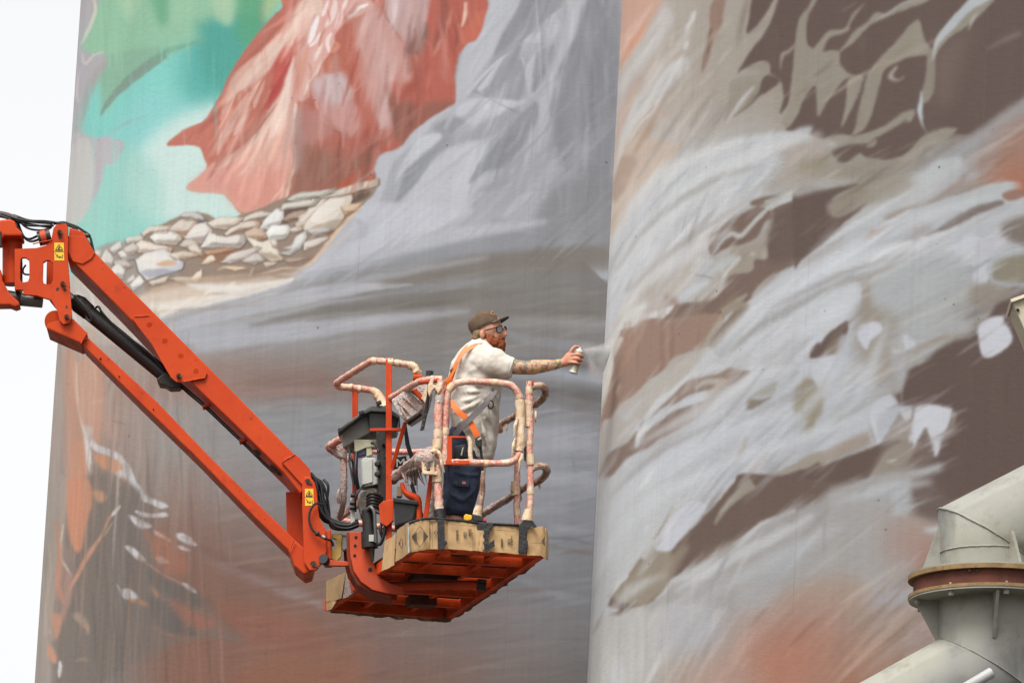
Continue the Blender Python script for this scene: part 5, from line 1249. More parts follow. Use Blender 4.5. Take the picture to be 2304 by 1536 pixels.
# ---------------------------------------------------------------- the boom lift
k = NT('orange_lift_paint'); T_ = TONE; n1 = k.noise(1.6, 4, .6); n2 = k.noise(7, 6, .7); n3 = k.noise(55, 4, .7); n4 = k.noise(1.0, 5, .7, None, (30, 30, 3.5))
c = k.mix(k.ramp(n1, .3, .7), (.48*T_, .042*T_, .005*T_, 1), (.58*T_, .064*T_, .010*T_, 1)); c = k.mix(k.ramp(n2, .54, .78), c, (.36*T_, .034*T_, .008*T_, 1))
c = k.mix(k.ramp(n4, .62, .75), c, (.44*T_, .065*T_, .022*T_, 1)); g_ = k.n('Math', operation='MULTIPLY'); k.l(k.ramp(n3, .66, .72), g_.inputs[0]); k.l(k.ramp(k.noise(2.5, 3, .6), .5, .62), g_.inputs[1]); c = k.mix(g_.outputs[0], c, (.09, .03, .015, 1))
k.l(c, k.b.inputs['Base Color']); k.l(k.ramp(n2, .3, .7, (.36, .36, .36, 1), (.60, .60, .60, 1)), k.b.inputs['Roughness']); k.b.inputs['Specular IOR Level'].default_value = .16; k.bump(k.noise(14, 3, .6), .08, .006); ORANGE = k.m
ORANGE2 = mat('dusty_orange_paint', (.50, .062, .018), .55, spec=.2, var=.15, scale=4, dirt=(.28, .10, .07), dirt_amt=.5, bump=.15)
BLACK = mat('black_rubber', (.018, .018, .02), .5, var=.2, scale=14, bump=.1)
CYLM = mat('black_cylinder_paint', (.022, .020, .020), .38, var=.2, scale=8, dirt=(.07, .06, .05), dirt_amt=.3)
GREYT = mat('dull_grey_steel', (.17, .17, .165), .4, .4, var=.15)
PINM = mat('greasy_pin', (.09, .06, .04), .5, .4, var=.4, scale=40, dirt=(.25, .10, .04), bump=.5)
YEL = mat('yellow_decal', (.85, .52, .03), .5, var=.06, bump=0)
INK = mat('black_print', (.02, .02, .02), .6, bump=0)
YB = Y0+.95
lift = empty('boom_lift', at(700, 1280, YB)); tag(lift, 'orange boom lift whose jib reaches in from the left to a taped work basket', 'boom lift')
def LP(name, ma, mb, sm=None, par=None, **k):
    o = mb.build(name, ma, lift, sm, **k)
    if par is not None: o.parent = par
    return o
JD = .60
# upper jib arm: near face, body, end plates
up = LP('upper_jib', ORANGE, MB().prism([(157, 512), (186, 520), (212, 566), (300, 657), (532, 889), (664, 1023), (698, 1068), (690, 1092), (676, 1110), (640, 1064), (527, 953), (408, 838), (268, 692), (150, 574)], YB, JD, bev=.010))
disc_pts = lambda x, y, r, n=18: [(x+r*math.cos(2*math.pi*i/n), y+r*math.sin(2*math.pi*i/n)) for i in range(n)]
pl = LP('gusset_plate', ORANGE, MB().prism([(297, 716), (303, 712), (335, 710), (345, 714), (466, 838), (461, 850), (404, 859), (396, 858), (385, 849), (363, 812), (341, 773), (316, 741)], YB-.022, .02,
     holes=[disc_pts(x, y, 6.2) for x, y in ((336, 731), (371, 767), (407, 801), (441, 835))], bev=0))
for x, y in ((336, 731), (371, 767), (407, 801), (441, 835)):
    q = MB(); c = at(x, y, YB-.001); c2 = at(x, y, YB+.02); q.tube([at(x, y, YB-.021), at(x, y, YB-.004)], [.0225, .016], 18, False); LP('dimple', ORANGE, q, 60)
LP('jib_end_plate', ORANGE, MB().prism([(634, 1040), (638, 1030), (664, 1022), (672, 1027), (697, 1054), (701, 1078), (690, 1096), (678, 1088)], YB-.024, .022, bev=.006))
LP('jib_end_plate', ORANGE, MB().prism([(150, 560), (152, 530), (188, 532), (214, 568), (206, 582), (186, 594), (164, 588)], YB-.012, .011, bev=.004))
q = MB(); q.prism([(562, 1010), (572, 1016), (590, 1034), (596, 1050), (584, 1046), (568, 1030)], YB+.22, .05, bev=0); LP('hose_slot', DARKM, MB().prism([(607, 1044), (613, 1047), (632, 1065), (634, 1070), (625, 1068), (610, 1054)], YB+.16, .03, bev=.003))
LP('hose_slot', DARKM, MB().prism([(570, 1012), (579, 1012), (586, 1020), (583, 1026), (574, 1023)], YB+.16, .03, bev=.003))
# lower jib arm, its sleeves and cleft
lo = LP('lower_jib', ORANGE, MB().prism([(182, 756), (198, 759), (353, 903), (477, 1032), (600, 1152), (680, 1228), (700, 1262), (692, 1284), (648, 1236), (572, 1162), (446, 1032), (315, 905), (187, 777)], YB+.02, .36, bev=.009))
LP('jib_sleeve', ORANGE, MB().prism([(150, 716), (164, 716), (196, 748), (195, 762), (182, 772), (104, 738), (108, 712), (130, 704)], YB-.02, .44, bev=.012))
LP('jib_sleeve', ORANGE, MB().prism([(663, 1214), (672, 1222), (692, 1236), (706, 1262), (700, 1286), (684, 1291), (662, 1272), (650, 1240)], YB+.0, .42, bev=.014))
q = MB(); q.tube([at(124, 722, YB-.02), at(124, 724, YB+.44)], .085, 24, False); LP('pivot_boss', ORANGE, q, 40)
for x, y, r in ((226, 806, 2.6), (268, 846, 2.0), (345, 920, 1.8)):
    q = MB(); q.ell(at(x, y, YB+.015), (r*PX, .01, r*PX*.7), 8, 5); LP('grease_nipple', DARKM, q, 60)
# hydraulic cylinder between the arms
cy = LP('hydraulic_cylinder', CYLM, MB().tube([at(196, 700, YB+.2), at(381, 852, YB+.2)], 17.5*PX, 28, False), 40)
LP('cylinder_gland', DARKM, MB().tube([at(166, 672, YB+.2), at(178, 684, YB+.2), at(200, 703, YB+.2)], [14*PX, 21*PX, 19*PX], 22, True), 40)
LP('cylinder_rod', STEEL, MB().tube([at(140, 652, YB+.2), at(170, 678, YB+.2)], 9*PX, 18, False), 40)
LP('cylinder_eye', DARKM, MB().prism([(352, 852), (372, 836), (398, 852), (410, 864), (404, 872), (382, 873), (372, 866), (358, 864)], YB+.12, .16, bev=.01))
q = MB(); q.tube([at(193, 712, YB+.1), at(200, 722, YB+.08), at(205, 717, YB+.07), at(190, 690, YB+.06), at(168, 664, YB+.1)], .009, 8); LP('hose', BLACK, q, 60)
q = MB(); q.tube([at(216, 692, YB+.06), at(222, 690, YB+.03), at(232, 706, YB+.04), at(270, 745, YB+.08), at(330, 790, YB+.1), at(368, 830, YB+.12)], .010, 8); LP('hose', BLACK, q, 60)
for i, dz in enumerate((0, 5, 10)):
    q = MB(); q.tube([at(402, 860+dz*.6, YB+.2), at(430, 884+dz*.6, YB+.22), at(462, 912+dz*.5, YB+.22), at(520, 968+dz*.4, YB+.24), at(570, 1016+dz*.3, YB+.24), at(600, 1046+dz*.3, YB+.24), at(628, 1068, YB+.24)], .0085, 8); LP('hose', BLACK if i != 1 else GREYT, q, 60)
for x, y in ((462, 914), (545, 992)):
    LP('hose_clip', ORANGE2, MB().prism([(x-8, y-4), (x+8, y-8), (x+9, y-3), (x-6, y+2)], YB+.16, .12, bev=.003))
# the near knuckle plate on the left with its two slots
kn = LP('knuckle_plate', ORANGE, MB().prism([(120, 514), (127, 505), (148, 503), (153, 510), (152, 573), (157, 640), (162, 712), (156, 726), (142, 729), (134, 720), (128, 696), (115, 674), (82, 664), (52, 662), (52, 652), (33, 651), (33, 560), (82, 558), (104, 552), (115, 540)], YB-.06, .05,
     holes=[[(46, 583), (50, 579), (58, 579), (65, 584), (66, 595), (66, 624), (63, 633), (55, 635), (48, 634), (45, 628), (45, 600)], [(97, 590), (104, 585), (112, 585), (119, 592), (120, 604), (119, 630), (115, 639), (106, 640), (98, 637), (96, 626)]], bev=0))
LP('knuckle_plate', ORANGE, MB().prism([(120, 514), (127, 505), (148, 503), (153, 510), (152, 573), (157, 640), (162, 712), (156, 726), (142, 729), (134, 720), (128, 696), (112, 676), (104, 640), (106, 552), (115, 540)], YB+.42, .05, bev=.006))
LP('knuckle_web', ORANGE, MB().prism([(33, 562), (43, 562), (43, 650), (33, 650)], YB-.01, .45, bev=.005))
LP('knuckle_web', ORANGE, MB().prism([(74, 560), (88, 560), (88, 664), (74, 664)], YB-.012, .43, bev=.005))
LP('rotator_column', ORANGE, MB().tube([at(28, 640, YB+.14), at(28, 528, YB+.14)], 23*PX, 32, False), 40)
LP('rotator_band', ORANGE2, MB().tube([at(28, 536, YB+.14), at(28, 545, YB+.14)], 26*PX, 32, False), 40)
LP('rotator_head', ORANGE, MB().prism([(-30, 498), (22, 492), (34, 498), (38, 512), (50, 522), (50, 530), (8, 530), (4, 538), (-30, 540)], YB-.06, .32, bev=.02))
LP('rotator_foot', ORANGE, MB().prism([(-30, 600), (2, 606), (6, 632), (22, 660), (42, 678), (45, 686), (34, 690), (22, 685), (-30, 686)], YB-.06, .18, bev=.012))
q = MB(); q.prism([(-30, 520), (3, 520), (3, 556), (-30, 556)], YB-.08, .03, bev=.004); LP('rubber_pad', BLACK, q)
LP('cross_tube', GREYT, MB().tube([at(30, 672, YB+.12), at(96, 678, YB+.12)], 15*PX, 24, False), 40)
LP('cross_tube', DARKM, MB().tube([at(8, 668, YB+.12), at(46, 674, YB+.12)], 17*PX, 24, False), 40)
LP('pivot_drum', DARKM, MB().tube([at(86, 538, YB+.02), at(114, 530, YB+.02)], 17*PX, 26, False), 40)
LP('pivot_drum', ORANGE2, MB().tube([at(92, 536, YB-.01), at(104, 533, YB-.01)], 18*PX, 26, False), 40)
for (x0, y0), (x1, y1), (x2, y2), (x3, y3) in (((-20, 474), (30, 490), (70, 499), (118, 503)), ((-20, 478), (34, 496), (78, 506), (116, 512)), ((36, 498), (46, 524), (64, 538), (90, 528)), ((40, 500), (52, 530), (70, 543), (100, 534)),
     ((36, 488), (60, 512), (90, 518), (112, 514)), ((30, 484), (66, 496), (104, 498), (150, 505)), ((34, 494), (56, 506), (84, 508), (120, 508))):
    q = MB(); q.tube([at(x0, y0, YB+R.uniform(-.05, .25)), at(x1, y1, YB+R.uniform(-.05, .2)), at(x2, y2, YB+R.uniform(-.05, .2)), at(x3, y3, YB+.1)], R.choice([.010, .012, .009]), 8); LP('hose', BLACK if R.random() < .6 else mat_hose if 'mat_hose' in globals() else BLACK, q, 60)
q = MB(); q.tube([at(-30, 478, YB+.1), at(10, 484, YB+.1), at(38, 494, YB+.1)], .028, 12); LP('hose_sleeve', mat('brown_grey_sleeve', (.10, .085, .07), .7), q, 60)
for p in (((148, 505), (165, 512), (182, 526), (194, 538), (208, 560)), ((150, 502), (172, 510), (188, 520), (202, 532), (212, 572)), ((120, 504), (140, 500), (156, 504), (176, 514))):
    q = MB(); q.tube([at(x, y, YB+.18) for x, y in p], .010, 8); LP('hose', BLACK, q, 60)
q = MB(); q.tube([at(180, 530, YB+.05), at(199, 529, YB+.05)], [.012, .02], 8, False); q.ell(at(198, 530, YB+.05), (.022, .02, .02), 8, 6); LP('hose_fitting', PINM, q, 60)
q = MB(); q.tube([at(74, 549, YB-.07), at(90, 545, YB-.07), at(112, 541, YB-.07), at(118, 538, YB-.06)], .005, 6); LP('cable', ORANGE2, q, 60)
q = MB(); q.tube([at(58, 596, YB+.3), at(52, 606, YB+.3), at(54, 616, YB+.3), at(66, 618, YB+.3)], .008, 6); LP('cable', BLACK, q, 60)
# pins
for x, y, r in ((134, 522, 5.5), (141, 638, 5.5), (150, 712, 5.5), (402, 845, 5.5), (692, 1083, 6.5), (705, 1269, 8)):
    yy = YB-.085 if x < 200 else YB-.05
    q = MB(); q.tube([at(x, y, yy), at(x, y, YB+.1)], r*PX, 14, False); q.prism([(x-r*.3, y-r*.6), (x+r*1.5, y+r*.3), (x+r*1.6, y+r*.9), (x-r*.2, y+r*.5)], yy-.012, .01, bev=0); q.tube([at(x-1, y-1, yy-.02), at(x-1, y-1, yy)], r*.5*PX, 6, False)
    LP('pin', PINM, q, 40)
for cx, cy_, rr in ((134, 534, 3), (146, 652, 3), (129, 650, 3), (150, 690, 2.4)):
    pts = [(cx+rr*R.uniform(.5, 1.6)*math.cos(a), cy_+rr*R.uniform(.5, 2.2)*math.sin(a)) for a in [i*.7 for i in range(9)]]
    LP('grease_stain', DARKM, MB().prism(pts, YB-.0612, .001, bev=0))
# link between jib ends, and the bracket to the basket
LP('end_link', ORANGE, MB().prism([(680, 1086), (683, 1075), (690, 1071), (700, 1074), (709, 1086), (713, 1106), (717, 1150), (719, 1166), (733, 1192), (735, 1240), (726, 1264), (712, 1282), (696, 1282), (684, 1264), (682, 1200), (680, 1140)], YB-.05, .04, bev=.007))
LP('end_link', ORANGE, MB().prism([(680, 1086), (683, 1075), (690, 1071), (700, 1074), (709, 1086), (713, 1106), (717, 1150), (719, 1166), (733, 1192), (735, 1240), (726, 1264), (712, 1282), (696, 1282), (684, 1264), (682, 1200), (680, 1140)], YB+.40, .04, bev=.007))
LP('link_web', ORANGE, MB().prism([(643, 1106), (684, 1106), (686, 1236), (668, 1216), (645, 1196)], YB+.30, .04, bev=.005))
LP('link_web', ORANGE, MB().prism([(726, 1196), (744, 1190), (745, 1258), (728, 1258)], YB-.02, .36, bev=.006))
LP('tie_plate', ORANGE2, MB().prism([(738, 1258), (790, 1263), (812, 1262), (814, 1268), (780, 1272), (738, 1272)], YB-.04, .05, bev=.006))
LP('rubber_stop', BLACK, MB().tube([at(727, 1256, YB-.08), at(733, 1262, YB-.02)], 11*PX, 18, False), 40)
LP('valve_plate', mat('yellow_bracket', (.72, .47, .12), .5, var=.12, dirt=(.2, .12, .05)), MB().prism([(747, 1200), (770, 1200), (767, 1252), (757, 1261), (744, 1256), (745, 1236), (756, 1234), (756, 1212), (747, 1210)], YB+.1, .05, bev=.004))
LP('valve_block', mat('pale_aluminium', (.55, .53, .48), .5, .2, dirt=(.1, .1, .1)), MB().prism([(770, 1202), (786, 1204), (784, 1232), (772, 1238), (768, 1230)], YB+.12, .08, bev=.004))
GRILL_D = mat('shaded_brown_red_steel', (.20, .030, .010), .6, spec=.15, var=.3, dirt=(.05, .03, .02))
# J-shaped bracket: side plates, inner curve, tube under the platform
Jp = [(786, 1196), (830, 1196), (832, 1216), (836, 1252), (846, 1280), (858, 1300), (880, 1312), (908, 1320), (908, 1336), (870, 1334), (838, 1326), (812, 1308), (796, 1284), (788, 1250)]
LP('curved_bracket', ORANGE2, MB().prism(Jp, YB-.10, .035, bev=.006))
LP('curved_bracket', ORANGE2, MB().prism([(x-14, y+14) for x, y in Jp], YB+.26, .035, bev=.006))
LP('bracket_web', GRILL_D, MB().prism([(780, 1196), (789, 1196), (791, 1252), (800, 1284), (815, 1308), (842, 1326), (880, 1336), (880, 1344), (836, 1334), (804, 1314), (788, 1286), (780, 1250)], YB-.07, .34, bev=.004))
for x, y in ((801, 1208), (799, 1227), (798, 1249)):
    LP('bolt_hole', DARKM, MB().cyl(at(x, y, YB-.106), at(x, y, YB-.08), 3.4*PX, seg=14))
LP('bolt_hole', DARKM, MB().tube([at(833, 1281, YB-.106), at(833, 1281, YB-.08)], 5*PX, 14, False))
LP('support_tube', ORANGE2, MB().tube([at(872, 1318, YB+.05), at(1078, 1314, YB+.05)], 10*PX, 24, False), 40)
LP('tube_end', DARKM, MB().tube([at(1074, 1314, YB+.05), at(1094, 1316, YB+.05)], 13*PX, 20, False), 40)
# decals
def decal(x, y, w_, h_, yy):
    d = LP('warning_decal', YEL, MB().prism([(x, y), (x+w_, y), (x+w_+1, y+h_), (x+.5, y+h_)], yy, .002, bev=0))
    def ink(pts): o = LP('decal_print', INK, MB().prism([(x+a*w_, y+b*h_) for a, b in pts], yy-.0022, .002, bev=0)); o.parent = d
    for A, B in (((.5, .10), (.12, .40)), ((.12, .40), (.90, .40)), ((.90, .40), (.5, .10))):
        dx, dy = B[0]-A[0], B[1]-A[1]; L = math.hypot(dx, dy*2); nx, ny = -dy*2/L*.03, dx/L*.015
        ink([(A[0]+nx, A[1]+ny), (B[0]+nx, B[1]+ny), (B[0]-nx, B[1]-ny), (A[0]-nx, A[1]-ny)])
    ink([(.36, .35), (.42, .27), (.52, .20), (.62, .26), (.60, .35)]); ink([(0.14, .425), (.88, .425), (.88, .45), (.14, .45)]); ink([(0, .49), (1, .49), (1, .51), (0, .51)])
    for pts in ([(.10, .60), (.22, .63), (.20, .66), (.08, .62)], [(.22, .66), (.40, .70), (.36, .80), (.24, .83), (.22, .79), (.32, .76), (.20, .69)], [(.44, .74), (.50, .74), (.52, .82), (.62, .74), (.66, .84), (.60, .86), (.44, .86)],
                [(.66, .76), (.74, .74), (.76, .84), (.70, .86)], [(.84, .68), (.92, .68), (.90, .90), (.86, .90)]): ink(pts)
decal(122, 546, 21.5, 40, YB-.0625); decal(686, 1099, 19, 38, YB-.0525)
# hose bundle from link to bracket
for i in range(19):
    a = R.uniform(-8, 9); b_ = R.uniform(-12, 12); yy = YB+R.uniform(-.02, .22)
    q = MB(); q.tube([at(702+a*.4, 1068+a*.6, yy), at(716+a, 1090+b_*.5, yy), at(720+a*1.3+R.uniform(-3, 7), 1128+b_, yy), at(732+a, 1160+b_, yy), at(754+b_, 1178+a*.9, yy), at(782, 1184+a*.8, yy), at(806, 1176+a*.8, yy)], R.choice([.010, .012, .014]), 8); LP('hose', BLACK, q, 60)
q = MB(); q.tube([at(728, 1078, YB), at(738, 1092, YB-.02), at(736, 1120, YB), at(730, 1150, YB+.02)], .011, 8); LP('hose', BLACK, q, 60)
q = MB(); q.tube([at(730, 1136, YB-.06), at(710, 1132, YB-.09), at(698, 1148, YB-.10), at(696, 1172, YB-.10), at(704, 1192, YB-.10), at(714, 1200, YB-.10), at(728, 1210, YB-.09), at(745, 1216, YB-.05), at(750, 1228, YB-.03)], .010, 8); LP('hose', BLACK, q, 60)
q = MB(); q.tube([at(724, 1205, YB-.10), at(731, 1209, YB-.10)], .014, 8, False); LP('hose_fitting', STEEL, q, 60)
q = MB(); q.ell(at(714, 1200, YB-.10), (.02, .02, .022), 8, 6); LP('hose_fitting', DARKM, q, 60)
# the rest of the machine, outside the picture: main boom, turntable, chassis, wheels
bs = Winv((-13.5, Y0+1.3, 1.5)); tp = at(-120, 655, YB+.15); LP('boom_head', ORANGE, MB().prism([(-140, 590), (-25, 600), (-25, 684), (-140, 690)], YB-.05, .3, bev=.01))
LP('main_boom', ORANGE, MB().bar(tp+Vector((.1, 0, 0)), tp.lerp(bs, .55), .34, .40, (0, 1, 0), .01)); LP('main_boom', ORANGE, MB().bar(tp.lerp(bs, .45), bs, .42, .48, (0, 1, 0), .01))
B_ = lambda x, y, z: Winv((-13.5+x, Y0+1.3+y, z))
LP('turntable', ORANGE, MB().box(B_(0, 0, 1.25), (2.6, 1.8, 1.1), bev=.08)); LP('chassis', DARKM, MB().box(B_(0, 0, .62), (3.0, 1.7, .35), bev=.04))
for sx in (-1.05, 1.05):
    for sy in (-1.05, 1.05): LP('wheel', BLACK, MB().tube([B_(sx, sy-.2, .5), B_(sx, sy+.2, .5)], .5, 28, False), 40)

for p0, p1 in (((303, 712), (335, 710)), ((404, 859), (461, 850)), ((634, 1040), (664, 1022)), ((663, 1214), (650, 1240)), ((196, 748), (182, 772))):
    LP('weld_bead', ORANGE, MB().tube([at(*p0, YB-.024), at((p0[0]+p1[0])/2, (p0[1]+p1[1])/2, YB-.025), at(*p1, YB-.024)], .005, 6, True, True, .3), 60)
for i in range(26):        # chips and grease flecks on the jib paint
    t = R.random(); up_ = R.random() < .5
    x, y = (212+t*430, 575+t*440) if up_ else (205+t*440, 772+t*440)
    x += R.uniform(-6, 6); y += R.uniform(-4, 8) if up_ else R.uniform(-6, 4); r = R.uniform(.5, 1.6)
    LP('paint_chip', DARKM, MB().prism([(x+r*R.uniform(.5, 1.5)*math.cos(a), y+r*R.uniform(.4, 1.2)*math.sin(a)) for a in [j*1.05 for j in range(6)]], YB-.0015 if up_ else YB+.018, .001, bev=0))
# ---------------------------------------------------------------- the work basket (platform, rails, wrapping, cardboard)
k = NT('rail_wrapped_in_tape')                    # plastic film and masking tape over orange-red rail
n1 = k.noise(9, 4, .6); n2 = k.noise(26, 5, .7); n3 = k.noise(70, 3, .6)
c = k.mix(k.ramp(n1, .47, .56), (.50, .20, .14, 1), (.56, .42, .31, 1)); c = k.mix(k.ramp(n2, .42, .66), c, (.46, .13, .085, 1)); c = k.mix(k.ramp(n3, .50, .72), c, (.60, .49, .43, 1))  # last, palest mix: highlights on the film, put into the colour
k.l(c, k.b.inputs['Base Color']); k.b.inputs['Roughness'].default_value = .38; k.bump(k.noise(45, 5, .7), .8, .012); WRAP = k.m
k = NT('masking_tape_wrap'); n1 = k.noise(12, 4, .6)
c = k.mix(k.ramp(n1, .45, .55), (.48, .34, .21, 1), (.56, .43, .29, 1)); c = k.mix(k.ramp(k.noise(30, 4, .7), .58, .7), c, (.38, .14, .09, 1))
k.l(c, k.b.inputs['Base Color']); k.b.inputs['Roughness'].default_value = .6; k.bump(k.noise(60, 5, .7), .8, .01); TAPE = k.m
k = NT('dirty_wrapped_rail'); c = k.mix(k.ramp(k.noise(14, 5, .7), .42, .6), (.16, .075, .05, 1), (.42, .28, .19, 1)); c = k.mix(k.ramp(k.noise(40, 4, .7), .58, .66), c, (.55, .44, .37, 1))
k.l(c, k.b.inputs['Base Color']); k.b.inputs['Roughness'].default_value = .4; k.bump(k.noise(50, 5, .7), .9, .014); WRAPD = k.m
CARD = mat('cardboard', (.52, .335, .165), .85, var=.16, scale=5, bump=.6, bscale=18, dirt=(.30, .19, .10), dirt_amt=.4, bd=.006)
TAPEB = mat('black_gaffer_tape', (.022, .021, .022), .5, spec=.25, var=.25, scale=20, bump=.8, bscale=30, bd=.01)
FILM = mat('crumpled_clear_film', (.58, .50, .46), .25, var=.15, scale=25, c2=(.52, .33, .27), c2_scale=9, c2_pos=(.40, .66), bump=1.0, bscale=50, bd=.02)
GRILL = mat('red_orange_underframe', (.66, .072, .012), .6, spec=.15, var=.3, scale=5, dirt=(.09, .035, .02), dirt_amt=.75, bump=.3)
GRATE = mat('rusty_grating', (.10, .028, .014), .8, var=.35, scale=14, dirt=(.05, .03, .02), dirt_amt=.7, bump=.4)
LIDG = mat('grey_plastic', (.27, .26, .235), .45, var=.1, dirt=(.12, .11, .10), dirt_amt=.4)
PALE = mat('pale_grey_enclosure', (.50, .50, .45), .45, var=.05, dirt=(.2, .2, .18), dirt_amt=.3)
CREAM = mat('cream_enclosure', (.58, .55, .38), .45, var=.05, dirt=(.25, .22, .15), dirt_amt=.3)
NB = Y0
zb = at(1080, 1247, NB).z
def fl(x, y, dz=0): q = atz(x, y, zb); return q+Vector((0, 0, dz))
A, Bc, Cc, D = fl(932, 1237), fl(1225, 1251), fl(1012, 1393), fl(736, 1372)
def pf(a, b, dz=0): return A.lerp(Bc, a).lerp(D.lerp(Cc, a), b)+Vector((0, 0, dz))
uu = (Bc-A).normalized(); vv = (D-A).normalized()
# floor: thin grating strips over cross members, one bar at a time
for i in range(6):
    b0, b1 = i/6+.01, (i+1)/6-.01; P4 = [pf(.0, b0, .10), pf(1, b0, .10), pf(1, b1, .10), pf(.0, b1, .10)]
    LP('floor_panel', GRATE, MB().add(P4+[p+Vector((0, 0, .02)) for p in P4], [(0, 1, 2, 3), (7, 6, 5, 4), (0, 4, 5, 1), (1, 5, 6, 2), (2, 6, 7, 3), (3, 7, 4, 0)]))
for b0 in (.30, .56):
    q = MB()
    for j in range(34):
        p = pf(.08+.86*j/34, b0, .085); q.box(p, (.018, .03, .03), (uu, vv, Vector((0, 0, 1))))
    o = LP('grating_teeth', GRILL, q); tag(o, kind='stuff')
for i, b0 in enumerate((.015, .17, .34, .50, .66, .83, .985)): LP('cross_member', GRILL, MB().bar(pf(.03 if b0 < .3 else 0, b0+.012, .045), pf(.985, b0+.012, .045), .05, .09 if i in (0, 6) else .07, bev=.004))
for a0 in (.012, .985): LP('side_member', GRILL, MB().bar(pf(a0, .01, .042), pf(a0, 1.01, .042), .06, .09, bev=.004))
for a0 in (.30, .68): LP('floor_joist', GRILL, MB().bar(pf(a0, .0, .06), pf(a0, 1, .06), .045, .05, bev=.004))
LP('mount_plate', GRATE, MB().add([pf(.28, .40, -.005), pf(.62, .40, -.005), pf(.62, .48, -.005), pf(.28, .48, -.005), pf(.28, .40, .03), pf(.62, .40, .03), pf(.62, .48, .03), pf(.28, .48, .03)], [(0, 1, 2, 3), (7, 6, 5, 4), (0, 4, 5, 1), (1, 5, 6, 2), (2, 6, 7, 3), (3, 7, 4, 0)]))
LP('mount_plate', GRATE, MB().box(pf(.62, .80, .02), (.22, .16, .08), (uu, vv, Vector((0, 0, 1)))))
# torn film and cardboard hanging along the far and right-hand edges
def fringe(p, q, n, h0, h1, ma, name, w=.05):
    for i in range(n):
        t0, t1 = i/n-.004, (i+1)/n+.006; a_, b_ = p.lerp(q, t0), p.lerp(q, t1); m_ = a_.lerp(b_, R.uniform(.3, .7)); pts = []
        hh = [R.uniform(h0, h1) for _ in range(3)]; j = Vector((R.uniform(-.01, .01), R.uniform(-.02, .02), 0))
        top = [a_+Vector((0, 0, .10)), m_+Vector((0, 0, .10)), b_+Vector((0, 0, .10))]; bot = [a_-Vector((0, 0, hh[0])), m_-Vector((0, 0, hh[1]))+j, b_-Vector((0, 0, hh[2]))]
        th = (b_-a_).cross(Vector((0, 0, 1))).normalized()*.006; V = top+bot
        LP(name, ma, MB().add(V+[v+th for v in V], [(0, 1, 4, 3), (1, 2, 5, 4), (9, 10, 7, 6), (10, 11, 8, 7), (3, 4, 10, 9), (4, 5, 11, 10), (0, 6, 7, 1), (1, 7, 8, 2), (0, 3, 9, 6), (2, 8, 11, 5)]))
DCARD = mat('weathered_cardboard', (.22, .13, .075), .8, var=.3, scale=8, bump=.5, dirt=(.06, .04, .03), dirt_amt=.6)
fringe(pf(1.01, .12), pf(1.01, .96), 9, .0, .028, DCARD, 'torn_cardboard_strip'); fringe(pf(.04, 1.015), pf(.98, 1.015), 8, .005, .025, DCARD, 'torn_cardboard_strip')
LP('torn_cardboard_strip', DCARD, MB().prism([(978, 1384), (1016, 1386), (1014, 1397), (1004, 1399), (980, 1397)], (pf(.9, 1)).y-.02, .02, bev=0))
# cardboard skirt: near side sheets, bowed a little, then the chamfer, left and far-left sheets and the right wrap
def sheet(pts_top, pts_bot, Ys, name, ma, th=.012, lift_=0):
    n = len(pts_top); V = []
    for (x, y), Yk in zip(pts_top, Ys): V.append(at(x, y, Yk-lift_))
    for (x, y), Yk in zip(pts_bot, Ys): V.append(at(x, y, Yk-lift_))
    # subdivide for crumple
    G = []; m_ = 7
    for j in range(m_+1):
        row = []
        for i in range(n-1):
            k_ = 6
            for s_ in range(k_+(1 if i == n-2 else 0)):
                t = s_/k_; p = V[i].lerp(V[i+1], t).lerp(V[n+i].lerp(V[n+i+1], t), j/m_); row.append(p)
        G.append(row)
    w_ = len(G[0]); 
    for j in range(m_+1):
        for i in range(w_):
            if 0 < i < w_-1: G[j][i] = G[j][i]+Vector((0, R.uniform(-.006, .006), R.uniform(-.002, .003) if j in (0, m_) else 0))
    F = [p for r in G for p in r]; Bk = [p+Vector((0, th, 0)) for p in F]; N_ = len(F); fs = []
    for j in range(m_):
        for i in range(w_-1):
            a_ = j*w_+i; fs += [(a_, a_+1, a_+w_+1, a_+w_), (N_+a_+w_, N_+a_+w_+1, N_+a_+1, N_+a_)]
    for i in range(w_-1): fs += [(i, N_+i, N_+i+1, i+1), (m_*w_+i+1, N_+m_*w_+i+1, N_+m_*w_+i, m_*w_+i)]
    for j in range(m_): fs += [(j*w_+w_, N_+j*w_+w_, N_+j*w_, j*w_), (j*w_+w_-1, N_+j*w_+w_-1, N_+j*w_+2*w_-1, j*w_+2*w_-1)]
    return LP(name, ma, MB().add(F+Bk, fs), 50)
yA = A.y-.05; yB_ = Bc.y-.05
def yn(x): return yA+(yB_-yA)*(x-930)/302
def near_sheet(x0, x1, t0, t1, b0, b1, lift_=0, ma=CARD, name='cardboard_sheet', bow=0):
    xm = (x0+x1)/2
    return sheet([(x0, t0), (xm, (t0+t1)/2-bow), (x1, t1)], [(x0, b0), (xm, (b0+b1)/2+bow*.3), (x1, b1)], [yn(x0), yn(xm)-.01, yn(x1)], name, ma, lift_=lift_)
near_sheet(919, 966, 1175, 1168, 1243, 1234, .015, bow=1)
near_sheet(962, 1013, 1168, 1169, 1234, 1235, .0)
near_sheet(1008, 1086, 1167, 1176, 1234, 1240, .012, bow=1.5)
near_sheet(1070, 1100, 1192, 1194, 1238, 1242, .03)
near_sheet(1094, 1172, 1176, 1180, 1240, 1246, .005, bow=1)
near_sheet(1166, 1194, 1180, 1182, 1246, 1248, .0)
sheet([(1186, 1186), (1222, 1184), (1230, 1188), (1234, 1200)], [(1186, 1249), (1216, 1249), (1228, 1256), (1234, 1260)], [yn(1186)-.02, yn(1222)-.01, yn(1228)+.02, yn(1232)+.12], 'cardboard_sheet', CARD)
